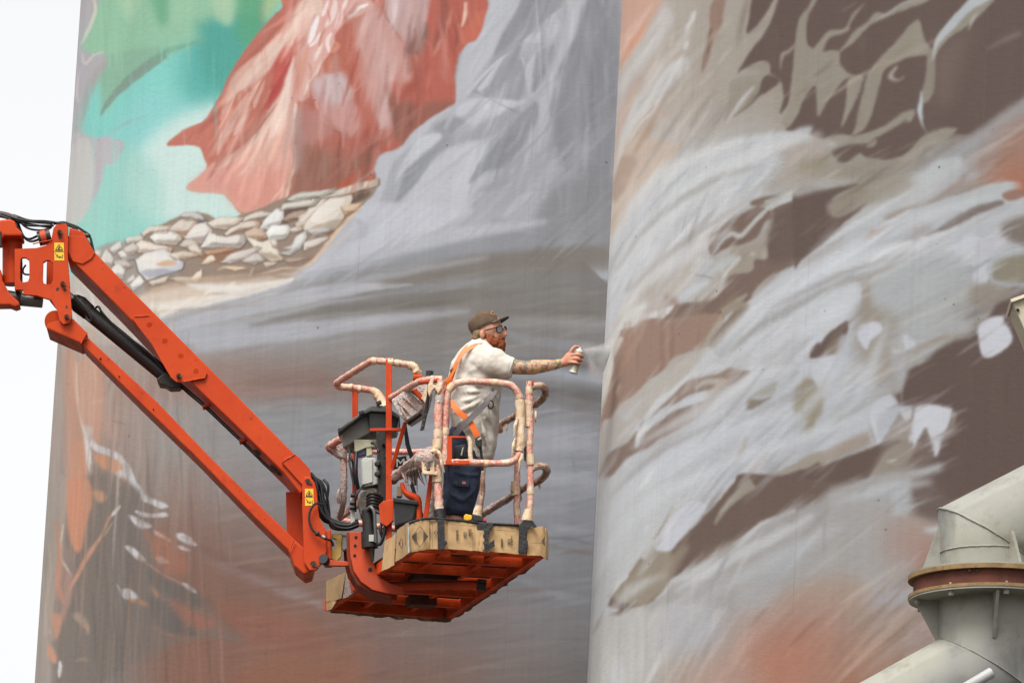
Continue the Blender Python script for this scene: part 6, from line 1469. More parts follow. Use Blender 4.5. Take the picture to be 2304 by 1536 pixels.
q0 = lambda f: yA+(fl(858, 1283).y-yA)*f
sheet([(893, 1192), (905, 1183), (916, 1175)], [(889, 1264), (906, 1254), (921, 1243)], [q0(.62), q0(.35), q0(.05)], 'cardboard_sheet', CARD, lift_=.10)
sheet([(866, 1216), (884, 1206), (890, 1200)], [(858, 1284), (874, 1278), (887, 1270)], [q0(.98), q0(.75), q0(.62)], 'cardboard_sheet', CARD, lift_=.10)
YD = D.y
sheet([(734, 1307), (752, 1298), (778, 1286)], [(734, 1353), (752, 1350), (768, 1345)], [YD-.10, YD-.32, YD-.62], 'cardboard_sheet', CARD, lift_=.05)
sheet([(734, 1352), (745, 1351), (760, 1346)], [(734, 1373), (744, 1371), (748, 1366)], [YD-.10, YD-.25, YD-.40], 'cardboard_sheet', CARD, lift_=.03)
sheet([(776, 1288), (788, 1292), (800, 1306)], [(770, 1346), (782, 1342), (800, 1328)], [YD-.65, YD-.75, YD-.9], 'taped_rim', FILM)
for pts in ([(984, 1167), (999, 1168), (1001, 1215), (1006, 1218), (1006, 1224), (999, 1226), (999, 1236), (985, 1236)], [(1072, 1175), (1096, 1176), (1109, 1178), (1110, 1186), (1102, 1190), (1099, 1210), (1100, 1222), (1112, 1213), (1113, 1228), (1102, 1232), (1098, 1240), (1086, 1240), (1087, 1195), (1074, 1193)],
            [(1168, 1182), (1180, 1168), (1198, 1170), (1208, 1184), (1204, 1186), (1194, 1182), (1186, 1192), (1182, 1206), (1187, 1218), (1188, 1230), (1182, 1243), (1166, 1242)]):
    x_ = sum(p[0] for p in pts)/len(pts); o = LP('black_tape_band', TAPEB, MB().prism(pts, yn(x_)-.045, .02, bev=.002))
LP('black_tape_band', TAPEB, MB().prism([(1183, 1216), (1188, 1216), (1188, 1232), (1182, 1233)], yn(1186)-.05, .012, bev=.001))
q = MB(); q.tube([at(x, y, yn(x)-.02) for x, y in ((918, 1176), (950, 1167), (985, 1166), (1040, 1171), (1090, 1177), (1168, 1181))], .010, 8, bump=.15); LP('tape_edging', TAPEB, q, 60)
q = MB(); q.tube([at(918, 1176, q0(.05)-.12), at(919, 1200, q0(.05)-.12), at(920, 1243, q0(.05)-.12)], .008, 8, bump=.3); LP('tape_edging', STEEL, q, 60)
# print on the boxes
def ink(pts, Yk, name='box_print'): return LP(name, mat_ink, MB().prism(pts, Yk, .001, bev=0))
mat_ink = mat('faded_black_print', (.075, .06, .045), .8, var=.3, scale=30, bump=0)
def thick(p, q_, t): 
    dx, dy = q_[0]-p[0], q_[1]-p[1]; L = math.hypot(dx, dy); nx, ny = -dy/L*t, dx/L*t; return [(p[0]+nx, p[1]+ny), (q_[0]+nx, q_[1]+ny), (q_[0]-nx, q_[1]-ny), (p[0]-nx, p[1]-ny)]
def dia(cx, cy, w_, h_, Yk):
    Pn = [(cx, cy-h_), (cx+w_, cy), (cx, cy+h_), (cx-w_, cy)]
    for i in range(4): ink(thick(Pn[i], Pn[(i+1) % 4], .55), Yk)
    ink([(cx+w_*.42, cy-h_*.55), (cx+w_, cy), (cx+w_*.42, cy+h_*.55)], Yk-.0015); ink([(cx-w_*.42, cy-h_*.45), (cx-w_, cy), (cx-w_*.42, cy+h_*.45)], Yk-.0015)
dia(945, 1206, 18, 23, yn(945)-.045); dia(981, 1198, 4.5, 5, yn(981)-.028); dia(903, 1222, 6, 11, q0(.35)-.125)
ink([(1218, 1217), (1226, 1206), (1226, 1229)], yn(1222)-.06)
def rows(x, y, w_, h_, n, Yk, vertical=False):
    for i in range(n):
        L_ = R.uniform(.6, 1)
        if vertical: ink([(x+i*w_/n, y), (x+i*w_/n+w_/n*.5, y), (x+i*w_/n+w_/n*.5, y+h_*L_), (x+i*w_/n, y+h_*L_)], Yk)
        else: ink([(x, y+i*h_/n), (x+w_*L_, y+i*h_/n), (x+w_*L_, y+i*h_/n+h_/n*.5), (x, y+i*h_/n+h_/n*.5)], Yk)
def word(txt, x, y, size, Yk, rot=0, ma=None, name='printed_word', par=None):
    cu = bpy.data.curves.new(name, 'FONT'); cu.body = txt; cu.size = size; cu.extrude = .0008; cu.align_x = 'CENTER'; cu.align_y = 'CENTER'; cu.materials.append(ma or mat_ink)
    t_ = bpy.data.objects.new(name, cu); col.objects.link(t_); bpy.context.view_layer.update(); me_ = bpy.data.meshes.new_from_object(t_.evaluated_get(bpy.context.evaluated_depsgraph_get())); bpy.data.objects.remove(t_); me_.name = name
    o = bpy.data.objects.new(name, me_); col.objects.link(o); o.parent = par or lift; org = Vector((par or lift)['_o'])
    o.location = W(at(x, y, Yk))-org; o.rotation_euler = (MROLL @ Matrix.Rotation(math.radians(90), 3, 'X') @ Matrix.Rotation(rot, 3, 'Z')).to_euler(); return o
rows(1027, 1192, 5, 24, 2, yn(1030)-.036, True); rows(1027, 1192, 6, 24, 9, yn(1030)-.036); rows(1043, 1196, 8, 16, 5, yn(1045)-.032, True); rows(1054, 1190, 10, 16, 4, yn(1056)-.032)
rows(1128, 1212, 4, 20, 2, yn(1130)-.028, True); rows(1127, 1212, 6, 20, 8, yn(1130)-.028); rows(1142, 1212, 14, 14, 5, yn(1146)-.024); rows(1150, 1205, 3, 18, 2, yn(1152)-.024, True)
rows(966, 1185, 3, 30, 2, yn(967)-.018, True); rows(1178, 1214, 2, 10, 1, yn(1178)-.02, True); rows(876, 1235, 3, 22, 1, q0(.85)-.125, True); rows(912, 1195, 2, 34, 1, q0(.2)-.125, True)
for (x0, y0, x1, y1) in ((973, 1172, 973, 1232), (1012, 1178, 1068, 1184), (1104, 1190, 1160, 1195), (1190, 1220, 1226, 1222), (1064, 1196, 1064, 1236)): ink(thick((x0, y0), (x1, y1), .35), yn(x0)-.036, 'flap_crease')
# ---- rails
def rail(name, pts, r=.029, ma=None, bump=.10, seg=12):
    if (ma is None or ma is WRAP) and len(pts) > 2:        # short overlapping turns of masking tape, uneven
        PP = [Vector(q_) for q_ in _catmull([tuple(at(*p)) for p in pts], False, 8)]; i_ = R.randint(3, 12)
        while i_ < len(PP)-3:
            a_, b_ = PP[i_], PP[i_+1]; d_ = (b_-a_).normalized(); L_ = R.uniform(.025, .07)
            LP('tape_turn', R.choice([TAPE, TAPE, FILM]), MB().tube([a_-d_*L_/2, a_, a_+d_*L_/2], [r*1.10, r*1.16, r*1.08], 12, False, True, .07), 60); i_ += R.randint(13, 26)
    return LP(name, ma or WRAP, MB().tube([at(x, y, Yk) for x, y, Yk in pts], r, seg, True, True, bump), 60)
n0 = NB
rail('gate_rail', [(1000, 1046, n0+.02), (1001, 1000, n0+.02), (1002, 940, n0+.02), (1006, 890, n0+.02), (1022, 865, n0+.02), (1052, 858, n0+.03), (1100, 860, n0+.05), (1142, 864, n0+.07), (1160, 876, n0+.08), (1170, 900, n0+.09), (1173, 940, n0+.09), (1173, 990, n0+.09), (1168, 1022, n0+.08), (1146, 1040, n0+.07), (1100, 1042, n0+.05), (1050, 1040, n0+.03), (1016, 1040, n0+.02)], .028)
rail('gate_post', [(1170, 900, n0+.085), (1171, 940, n0+.085), (1171, 990, n0+.085), (1167, 1015, n0+.085)], .037, TAPE, .16)
for x, y in ((1164, 940), (1160, 985), (1175, 1020)): LP('tape_shred', TAPE, MB().tube([at(x, y, n0+.05), at(x-5, y+18, n0+.04), at(x-8, y+42, n0+.05)], [.010, .014, .003], 6, True, True, .3), 60)
LP('gate_panel', ORANGE, MB().prism([(1000, 981), (1017, 981), (1017, 1041), (1000, 1045)], n0+.0, .05, bev=.004))
LP('gate_panel', ORANGE, MB().prism([(1012, 980), (1048, 981), (1048, 984), (1012, 985)], n0+.01, .04, bev=.003))
LP('gate_panel', ORANGE, MB().prism([(1000, 1034), (1056, 1035), (1056, 1044), (1000, 1045)], n0-.005, .05, bev=.004))
rail('gate_brace', [(1052, 982, n0+.03), (1058, 996, n0+.03), (1058, 1020, n0+.03), (1060, 1036, n0+.03)], .018, TAPE, .12)
rail('corner_post', [(994, 856, n0+.0), (990, 880, n0), (987, 920, n0), (986, 970, n0), (984, 1020, n0), (984, 1070, n0), (986, 1110, n0), (989, 1150, n0)], .034, WRAP, .16)
rail('corner_post_tape', [(984, 990, n0), (983, 1010, n0)], .040, TAPE, .10); rail('corner_post_tape', [(984, 1062, n0), (984, 1085, n0)], .041, TAPE, .12)
rail('post_foot', [(988, 1146, n0), (991, 1166, n0)], [.045, .05], TAPEB, .05)
rail('inner_post', [(1003, 880, n0+.06), (1001, 920, n0+.06), (1000, 975, n0+.06)], .040, FILM, .2)
rail('hinge_post', [(1191, 858, n0+.12), (1191, 900, n0+.12), (1193, 960, n0+.12), (1191, 1010, n0+.12), (1193, 1060, n0+.12), (1193, 1120, n0+.12), (1190, 1160, n0+.12)], .027, WRAP, .14)
rail('hinge_post_tape', [(1188, 900, n0+.12), (1189, 960, n0+.12)], .031, TAPE, .12); rail('hinge_post_tape', [(1192, 1022, n0+.12), (1194, 1046, n0+.12)], .036, TAPE, .12); rail('hinge_post_tape', [(1190, 1146, n0+.12), (1186, 1172, n0+.12)], [.030, .046], TAPE, .12)
LP('post_cap', ORANGE, MB().box(at(1193, 862, n0+.12), (.05, .05, .03), bev=.004))
for y in (904, 1004):
    for dx in (0, 4): LP('gate_hinge', DARKM, MB().tube([at(1181+dx, y, n0+.11), at(1181+dx, y+32-dx*2, n0+.11)], .007, 10, False), 60)
LP('hinge_disc', TAPE, MB().tube([at(1203, 937, n0+.15), at(1207, 937, n0+.15)], .045, 18, False), 40)
# right-hand rails running back to the far corner
rail('side_rail', [(1192, 874, n0+.12), (1206, 868, n0+.14), (1221, 869, n0+.2), (1227, 880, n0+.28), (1222, 895, n0+.4), (1204, 910, n0+.55)], .029, WRAPD, .14)
rail('side_rail', [(1204, 908, n0+.55), (1180, 924, n0+.80), (1120, 958, n0+1.4), (1040, 1010, n0+2.25)], .027, WRAPD, .16)
rail('side_rail', [(1194, 1056, n0+.12), (1208, 1049, n0+.14), (1224, 1050, n0+.2), (1230, 1060, n0+.28), (1222, 1074, n0+.4), (1200, 1088, n0+.6)], .029, WRAPD, .14)
rail('side_rail', [(1200, 1086, n0+.6), (1160, 1110, n0+1.0), (1140, 1124, n0+1.2)], .026, WRAPD, .16)
rail('side_rail', [(1142, 1122, n0+1.2), (1110, 1140, n0+1.5), (1080, 1160, n0+1.85), (1020, 1196, n0+2.4)], .030, FILM, .22)
rail('side_post', [(1166, 990, n0+.75), (1164, 1060, n0+.75), (1163, 1120, n0+.75), (1164, 1185, n0+.75)], .026, WRAP, .14)
rail('side_post_tape', [(1160, 1084, n0+.75), (1158, 1100, n0+.75), (1160, 1114, n0+.75)], .033, TAPE, .12)
rail('side_post', [(1084, 1000, n0+1.7), (1086, 1060, n0+1.7), (1084, 1110, n0+1.7), (1078, 1160, n0+1.7)], .024, WRAPD, .14)
rail('side_post_tape', [(1078, 1138, n0+1.7), (1072, 1160, n0+1.7)], [.03, .045], TAPE, .14)
for x, y, Yk in ((1138, 958, 1.1), (1122, 966, 1.3), (1212, 1088, .5), (1170, 1116, .9), (1102, 1004, 1.6)): LP('tape_shred', TAPE, MB().tube([at(x, y-4, n0+Yk), at(x+2, y+4, n0+Yk), at(x+1, y+14, n0+Yk)], [.010, .012, .002], 6, True, True, .3), 60)
rail('far_rail', [(1040, 1010, n0+2.3), (960, 1016, n0+2.3), (880, 1016, n0+2.3), (770, 1010, n0+2.35)], .027, WRAP, .12)
rail('far_rail', [(1020, 1197, n0+2.4), (900, 1190, n0+2.4), (765, 1170, n0+2.4)], .026, WRAP, .12)
# left-hand side: top rail and chamfer with filmed tray, mid rail, tall guard posts and the U-shaped guard
rail('top_rail', [(996, 853, n0+.02), (975, 853, n0+.04), (956, 855, n0+.07), (936, 862, n0+.25), (905, 880, n0+.5), (878, 896, n0+.72)], .027, WRAP, .10)
LP('top_rail', ORANGE2, MB().prism([(940, 857), (990, 850), (994, 855), (945, 862)], n0+.0, .05, bev=.004))
LP('film_tray', FILM, MB().prism([(880, 899), (906, 881), (940, 864), (958, 858), (962, 875), (955, 905), (950, 918), (938, 930), (914, 946), (902, 936), (890, 918)], n0+.42, .26, dx=.04, bev=.01))
for a_, b_ in (((893, 902), (925, 934)), ((905, 892), (938, 920)), ((920, 880), (948, 906)), ((900, 912), (914, 942)), ((935, 870), (955, 894))):
    LP('film_fold', FILM, MB().tube([at(*a_, n0+.41), at((a_[0]+b_[0])/2+1, (a_[1]+b_[1])/2, n0+.405), at(*b_, n0+.41)], [.004, .009, .004], 6, True, True, .3), 60)
LP('tray_bracket', ORANGE, MB().prism([(926, 878), (934, 874), (955, 892), (952, 904)], n0+.40, .03, bev=.003)); LP('tray_tape', TAPE, MB().prism([(948, 896), (960, 866), (972, 862), (966, 880), (956, 906)], n0+.38, .02, bev=.003))
for pts in ([(962, 866), (970, 852), (976, 852), (974, 864), (984, 868), (974, 876), (966, 892), (962, 880)], [(976, 870), (988, 860), (994, 872), (986, 886)]): LP('tape_knot', TAPE, MB().prism(pts, n0-.05, .05, bev=.008))
rail('mid_rail', [(985, 1016, n0+.02), (960, 1020, n0+.1), (935, 1036, n0+.32), (905, 1060, n0+.6), (880, 1080, n0+.8)], .042, FILM, .24)
LP('mid_rail_bar', ORANGE2, MB().bar(at(884, 1076, n0+.8), at(835, 1112, n0+1.15), .03, .045, bev=.004)); LP('mid_rail_bar', WRAP, MB().bar(at(835, 1112, n0+1.15), at(764, 1164, n0+1.85), .035, .05, bev=.004))
LP('film_bundle', FILM, MB().tube([at(975, 1022, n0-.02), at(960, 1034, n0), at(952, 1046, n0+.1)], [.07, .085, .06], 14, True, True, .25), 60)
LP('tape_roll_tangle', TAPE, MB().tube([at(966, 1018, n0-.06), at(978, 1014, n0-.06), at(990, 1024, n0-.06), at(994, 1046, n0-.06), at(1000, 1062, n0-.05)], [.014, .02, .016, .012, .004], 8, True, True, .3), 60)
for x0 in (948, 966): LP('tape_strap', TAPE, MB().prism([(x0, 1030), (x0+11, 1028), (x0+12, 1066), (x0+2, 1064)], n0-.06, .03, bev=.005))
LP('tape_strap', TAPE, MB().prism([(950, 1058), (984, 1060), (984, 1068), (952, 1066)], n0-.065, .03, bev=.005))
for i in range(9):
    x = 905+i*6; LP('film_shred', FILM, MB().tube([at(x, 1062-i*2, n0+.55-i*.05), at(x+R.uniform(-3, 6), 1075-i*2, n0+.5), at(x+R.uniform(0, 14), 1092+R.uniform(-4, 18), n0+.5)], [.014, .012, .002], 6, True, True, .35), 60)
LP('guard_post', ORANGE, MB().bar(at(875, 808, n0+.72), at(875, 1218, n0+.72), .05, .048, (1, 0, 0), .004)); LP('guard_post', ORANGE, MB().bar(at(799, 872, n0+1.55), at(799, 1134, n0+1.55), .045, .048, (1, 0, 0), .004))
G = [(943, 856, n0+.74), (942, 842, n0+.74), (930, 824, n0+.74), (905, 818, n0+.74), (870, 814, n0+.73), (840, 811, n0+.72), (826, 818, n0+.80), (790, 840, n0+1.14), (762, 858, n0+1.45), (758, 864, n0+1.52), (768, 870, n0+1.54), (800, 873, n0+1.54), (832, 877, n0+1.54), (850, 885, n0+1.53), (862, 900, n0+1.52), (866, 918, n0+1.52)]
rail('guard_rail', G, .027, WRAP, .10)
rail('guard_tape', [(938, 838, n0+.73), (932, 826, n0+.73), (920, 821, n0+.73)], .034, TAPE, .14); rail('guard_tape', [(845, 888, n0+1.51), (856, 900, n0+1.51), (864, 918, n0+1.5)], [.032, .05], TAPE, .14)
for x0, x1, y0, y1, Yk in ((836, 846, 812, 812, .71), (872, 884, 814, 815, .72), (786, 792, 871, 872, 1.52), (805, 812, 874, 875, 1.53), (890, 898, 817, 817, .73)): rail('guard_tape', [(x0, y0, n0+Yk), (x1, y1, n0+Yk)], .031, TAPE, .06)
LP('rail_socket', ORANGE, MB().tube([at(930, 848, n0+.74), at(948, 850, n0+.74)], .038, 16, False), 40)
rail('lower_guard_rail', [(770, 986, n0+.95), (752, 996, n0+1.2), (740, 1004, n0+1.45), (746, 1012, n0+1.52), (762, 1022, n0+1.54), (784, 1034, n0+1.54)], .029, WRAP, .12)
LP('lower_guard_flange', FILM, MB().prism([(738, 1006), (762, 996), (780, 1018), (782, 1034), (760, 1026)], n0+1.3, .05, bev=.006))
rail('guard_stub', [(773, 1032, n0+1.55), (774, 1080, n0+1.55), (771, 1130, n0+1.55), (764, 1164, n0+1.7)], .026, FILM, .2)
rail('film_loop', [(764, 1100, n0+1.5), (760, 1115, n0+1.48), (763, 1132, n0+1.5)], .012, FILM, .3)
LP('guard_brace', ORANGE, MB().bar(at(912, 950, n0+.60), at(881, 1056, n0+.72), .03, .045, (0, 1, 0), .004)); LP('guard_crossbar', ORANGE, MB().bar(at(832, 967, n0+.68), at(910, 966, n0+.66), .03, .022, bev=.003))
LP('leg_brace', ORANGE, MB().prism([(966, 1066), (975, 1068), (962, 1176), (950, 1176)], n0+.15, .05, bev=.004)); rail('leg_wrap', [(974, 1080, n0+.3), (972, 1110, n0+.3), (966, 1172, n0+.3)], [.02, .03, .04], FILM, .2)
LP('valve_bracket', ORANGE, MB().prism([(852, 1136), (862, 1126), (886, 1122), (886, 1170), (870, 1184), (856, 1176)], n0+.65, .05, bev=.006))
LP('handle_arc', ORANGE, MB().tube([at(904, 1086, n0+.45), at(910, 1104, n0+.45), at(922, 1114, n0+.45), at(938, 1122, n0+.45), at(942, 1140, n0+.45), at(944, 1172, n0+.45)], [.018, .022, .03, .032, .028, .028], 10, True, True), 60)
# ---- control gear on the basket's left side
LP('control_column', DARKM, MB().prism([(846, 968), (868, 968), (869, 1130), (852, 1130)], n0+.85, .12, bev=.006)); LP('control_enclosure', PALE, MB().prism([(812, 1034), (822, 1028), (846, 1030), (850, 1088), (842, 1090), (814, 1096)], n0+.88, .14, bev=.008))
LP('enclosure_door', PALE, MB().prism([(816, 1038), (838, 1032), (838, 1084), (816, 1090)], n0+.865, .012, bev=.003))
LP('junction_box', CREAM, MB().prism([(796, 988), (848, 988), (848, 1004), (824, 1006), (798, 1018)], n0+.95, .14, bev=.006)); LP('socket', mat('blue_plastic', (.05, .05, .12), .35), MB().prism([(803, 1012), (823, 1008), (824, 1022), (806, 1027)], n0+.97, .08, bev=.008)); LP('junction_box', CREAM, MB().prism([(824, 1006), (836, 1006), (838, 1022), (825, 1026)], n0+.96, .08, bev=.006))
for y in (1040, 1063): LP('cable_gland', DARKM, MB().prism([(842, y), (848, y-5), (856, y-4), (856, y+6), (848, y+8), (842, y+5)], n0+.80, .05, bev=.01))
LP('pump_motor', DARKM, MB().tube([at(828, 1148, n0+.80), at(832, 1230, n0+.80)], [.052, .055, .05], 22, False), 40); LP('motor_cap', CYLM, MB().tube([at(831, 1196, n0+.79), at(832, 1232, n0+.79)], .066, 22, False), 40)
LP('motor_label', mat('silver_label', (.45, .43, .40), .5), MB().prism([(830, 1202), (841, 1202), (841, 1217), (830, 1217)], n0+.715, .006, bev=0)); LP('motor_stem', DARKM, MB().tube([at(836, 1226, n0+.78), at(838, 1262, n0+.78)], [.03, .012], 10, False), 40)
LP('valve_manifold', mat('grimy_grey_metal', (.14, .12, .10), .5, .3, var=.3, scale=30, dirt=(.03, .03, .03), dirt_amt=.8, bump=.5), MB().prism([(812, 1108), (832, 1096), (850, 1100), (852, 1134), (842, 1160), (812, 1160), (804, 1132)], n0+.9, .16, bev=.012))
for x, y in ((794, 1114), (792, 1131), (792, 1142)): LP('valve_knob', DARKM, MB().tube([at(x-5, y, n0+.9), at(x+7, y, n0+.9)], .018, 12, False), 40)
LP('valve_body', PALE, MB().prism([(788, 1120), (796, 1116), (799, 1172), (789, 1178)], n0+.93, .05, bev=.006))
for i in range(6):
    y = 1112+i*7; LP('coiled_cable', BLACK if i % 2 else DARKM, MB().tube([at(826, y+4, n0+.78), at(836, y-3, n0+.72), at(850, y+1, n0+.74), at(860, y+8, n0+.82)], .013, 8), 60)
LP('coiled_cable', GREYT, MB().tube([at(826, 1146, n0+.74), at(834, 1140, n0+.70), at(842, 1152, n0+.69), at(844, 1180, n0+.70), at(846, 1220, n0+.72)], .013, 8), 60)
LP('coiled_cable', BLACK, MB().tube([at(838, 1146, n0+.72), at(862, 1160, n0+.68), at(866, 1190, n0+.68), at(858, 1220, n0+.70), at(850, 1224, n0+.72)], .014, 8), 60)
LP('coiled_cable', BLACK, MB().tube([at(862, 1168, n0+.70), at(856, 1190, n0+.68), at(862, 1212, n0+.70)], .014, 8), 60)
for a_ in ([(790, 1010), (786, 1034), (790, 1060), (800, 1110)], [(784, 1006), (790, 1030), (794, 1044), (798, 1090)], [(802, 1016), (800, 1060), (806, 1100)], [(860, 998), (872, 1010), (868, 1030)], [(836, 996), (846, 1000), (852, 1016)], [(818, 1090), (808, 1104), (800, 1120), (800, 1150)]):
    LP('control_cable', BLACK, MB().tube([at(x, y, n0+.86+R.uniform(-.05, .05)) for x, y in a_], R.choice([.009, .012, .016]), 8), 60)
for pts in ([(908, 962), (914, 950), (922, 998), (934, 1036), (926, 1042), (912, 1000)], [(922, 1090), (930, 1086), (948, 1146), (962, 1176), (952, 1176), (932, 1120)], [(884, 1030), (914, 1024), (918, 1052), (886, 1060)], [(918, 1046), (930, 1042), (938, 1090), (926, 1092)]):
    LP('black_strap', BLACK, MB().prism(pts, n0+.78, .02, bev=.002))
word('M', 901, 1042, .10, n0+.77, 0, mat('white_print', (.75, .75, .75), .5, bump=0))
LP('tray_arm', DARKM, MB().tube([at(918, 954, n0+.5), at(948, 932, n0+.5)], .012, 10, False), 60)
# ---- loose things carried in the basket
tb = empty('toolbox', at(830, 1005, n0+.9)); tag(tb, 'grey and black lidded toolbox strapped at the left end of the basket', 'toolbox')
MB().prism([(766, 968), (828, 926), (834, 972), (826, 976), (770, 1008)], n0+.95, .30, dx=.10, bev=.012).build('box_side', LIDG, tb)
MB().prism([(828, 925), (868, 926), (898, 940), (892, 966), (868, 970), (832, 970)], n0+.86, .34, bev=.014).build('box_front', CYLM, tb)
MB().prism([(760, 963), (812, 928), (818, 922), (836, 911), (866, 912), (900, 934), (898, 942), (868, 927), (834, 925), (814, 934), (768, 968), (764, 976), (760, 972)], n0+.82, .42, bev=.010).build('lid', mat('dark_grey_lid', (.07, .07, .068), .5, var=.15, dirt=(.25, .23, .2), dirt_amt=.4), tb)
for x, y in ((813, 928), (767, 966), (852, 906)): MB().prism([(x-7, y-3), (x+4, y-7), (x+7, y), (x-3, y+6)], n0+.80, .05, bev=.006).build('latch', CYLM, tb)
cr_ = empty('plastic_crate', at(912, 1178, n0+.35)); tag(cr_, 'small black plastic box standing on the basket floor behind the orange post', 'box')
MB().prism([(886, 1122), (938, 1130), (940, 1140), (932, 1172), (888, 1186)], n0+.42, .26, bev=.02).build('box_body', CYLM, cr_); MB().prism([(884, 1118), (941, 1126), (942, 1136), (885, 1129)], n0+.40, .30, bev=.008).build('box_rim', BLACK, cr_)
MB().prism([(894, 1092), (906, 1094), (904, 1116), (892, 1116)], n0+.5, .08, bev=.006).build('box_clasp', DCARD, cr_)
ph = empty('paint_pole', at(952, 965, n0+.2)); tag(ph, 'short black pole handle clipped upright to the tray between guard and man', 'pole')
MB().tube([at(967, 835, n0+.2), at(966, 850, n0+.2)], .030, 18, False).build('grip', CYLM, ph, 40); MB().tube([at(966, 848, n0+.2), at(964, 884, n0+.22), at(960, 922, n0+.22)], .013, 12).build('shaft', BLACK, ph, 60)
MB().prism([(956, 918), (964, 920), (954, 966), (945, 968), (947, 960)], n0+.2, .02, bev=.003).build('pole_end', DARKM, ph)
for x, y in ((957, 932), (954, 944), (951, 957)): MB().cyl(at(x, y, n0+.19), at(x, y, n0+.2), .005, seg=8).build('rivet', STEEL, ph)
yt = empty('cordless_tool', at(1062, 1170, n0+.1)); tag(yt, 'small yellow and black hand tool lying on the cardboard edge at the man\'s feet', 'tool')
MB().prism([(1043, 1160), (1048, 1155), (1056, 1157), (1062, 1158), (1062, 1168), (1052, 1171), (1044, 1169)], n0+.06, .10, bev=.008).build('casing', mat('yellow_plastic', (.75, .42, .02), .4, dirt=(.1, .07, .03)), yt)
MB().prism([(1060, 1158), (1078, 1158), (1086, 1164), (1092, 1172), (1066, 1172)], n0+.07, .08, bev=.006).build('grip', BLACK, yt); MB().prism([(1088, 1164), (1094, 1168), (1095, 1173), (1086, 1172)], n0+.05, .05, bev=.004).build('button', mat('red_plastic', (.5, .02, .03), .4), yt)
# ---------------------------------------------------------------- the painter
YM = Y0+.42
SKIN = mat('skin', (.54, .265, .165), .5, var=.10, scale=18, c2=(.58, .235, .15), c2_scale=14, bump=.1, bscale=90)
k = NT('tattooed_skin'); n1 = k.noise(16, 4, .6); n2 = k.noise(34, 3, .6); n3 = k.noise(22, 2, .5)
c = k.mix(k.ramp(n1, .46, .52), (.42, .24, .15, 1), (.15, .12, .085, 1)); c = k.mix(k.ramp(n2, .56, .60), c, (.42, .30, .08, 1)); c = k.mix(k.ramp(n3, .60, .66), c, (.46, .13, .09, 1)); c = k.mix(k.ramp(k.noise(60, 3, .6), .60, .66), c, (.07, .08, .06, 1))
k.l(c, k.b.inputs['Base Color']); k.b.inputs['Roughness'].default_value = .5; TATTOO = k.m
SHIRT = mat('cream_cotton', (.62, .57, .50), .9, var=.05, scale=10, bump=.35, bscale=9, dirt=(.52, .46, .38), dirt_amt=.12, bd=.02)
NAVY = mat('navy_cotton', (.022, .032, .060), .8, var=.3, scale=12, bump=.5, bscale=14, dirt=(.06, .07, .09), dirt_amt=.35, bd=.02)
HIVIS = mat('hi_vis_orange_webbing', (.95, .20, .03), .6, var=.06, scale=30, bump=.3)
HIVISP = mat('faded_orange_webbing', (.88, .36, .17), .7, var=.08, bump=.3)
WEB = mat('grey_webbing', (.20, .18, .18), .7, var=.15, scale=30, bump=.3)
HAIRM = mat('sandy_hair', (.26, .17, .09), .8, var=.3, scale=40, stretch=None, bump=.9, bscale=120, bd=.006)
BEARD = mat('ginger_beard', (.30, .075, .022), .8, var=.35, scale=45, bump=1.0, bscale=110, bd=.008, c2=(.22, .055, .018), c2_scale=30)
CAPM = mat('brown_corduroy_cap', (.125, .080, .050), .85, var=.2, scale=30, bump=.5, bscale=120)
CAPD = mat('black_visor_underside', (.02, .018, .018), .6, bump=.1)
GLASS = mat('smoked_lens', (.13, .12, .12), .15, bump=0)
man = empty('person', at(1040, 1240, YM)); tag(man, 'bearded man in brown cap, cream t-shirt and navy shorts leaning right to spray the silo', 'person')
def M(x, y, dy=0): return at(x, y, YM+dy)
p_ = PX
b = MB()
# head and neck
b.ell(M(1097, 742), (33*p_, .088, 41*p_), tilt=math.radians(-8)); b.ell(M(1108, 752), (27*p_, .072, 33*p_)); b.ell(M(1114, 768), (20*p_, .055, 17*p_), tilt=.2)
b.ell(M(1129, 740), (7*p_, .055, 6*p_)); b.loft([(M(1131, 738), 2.5*p_, .010), (M(1136, 747), 5*p_, .013), (M(1137, 753), 5.5*p_, .019), (M(1132, 757), 4*p_, .014)], 10)
b.ell(M(1131, 766), (4.5*p_, .026, 2.6*p_)); b.ell(M(1131, 771), (4.2*p_, .024, 2.4*p_)); b.ell(M(1122, 751, -.05), (7*p_, .022, 7*p_))
b.ell(M(1085, 753, -.088), (5.5*p_, .012, 9*p_), tilt=.15); b.ell(M(1085, 753, .088), (5.5*p_, .012, 9*p_))
b.loft([(M(1078, 800), 27*p_, .085), (M(1080, 782), 22*p_, .068), (M(1088, 764), 20*p_, .062), (M(1096, 750), 20*p_, .06)])
# trunk
b.loft([(M(1043, 1030), 34*p_, .15), (M(1050, 985), 38*p_, .155), (M(1058, 930), 40*p_, .15), (M(1066, 870), 46*p_, .17), (M(1074, 820), 46*p_, .185), (M(1080, 795), 32*p_, .17)])
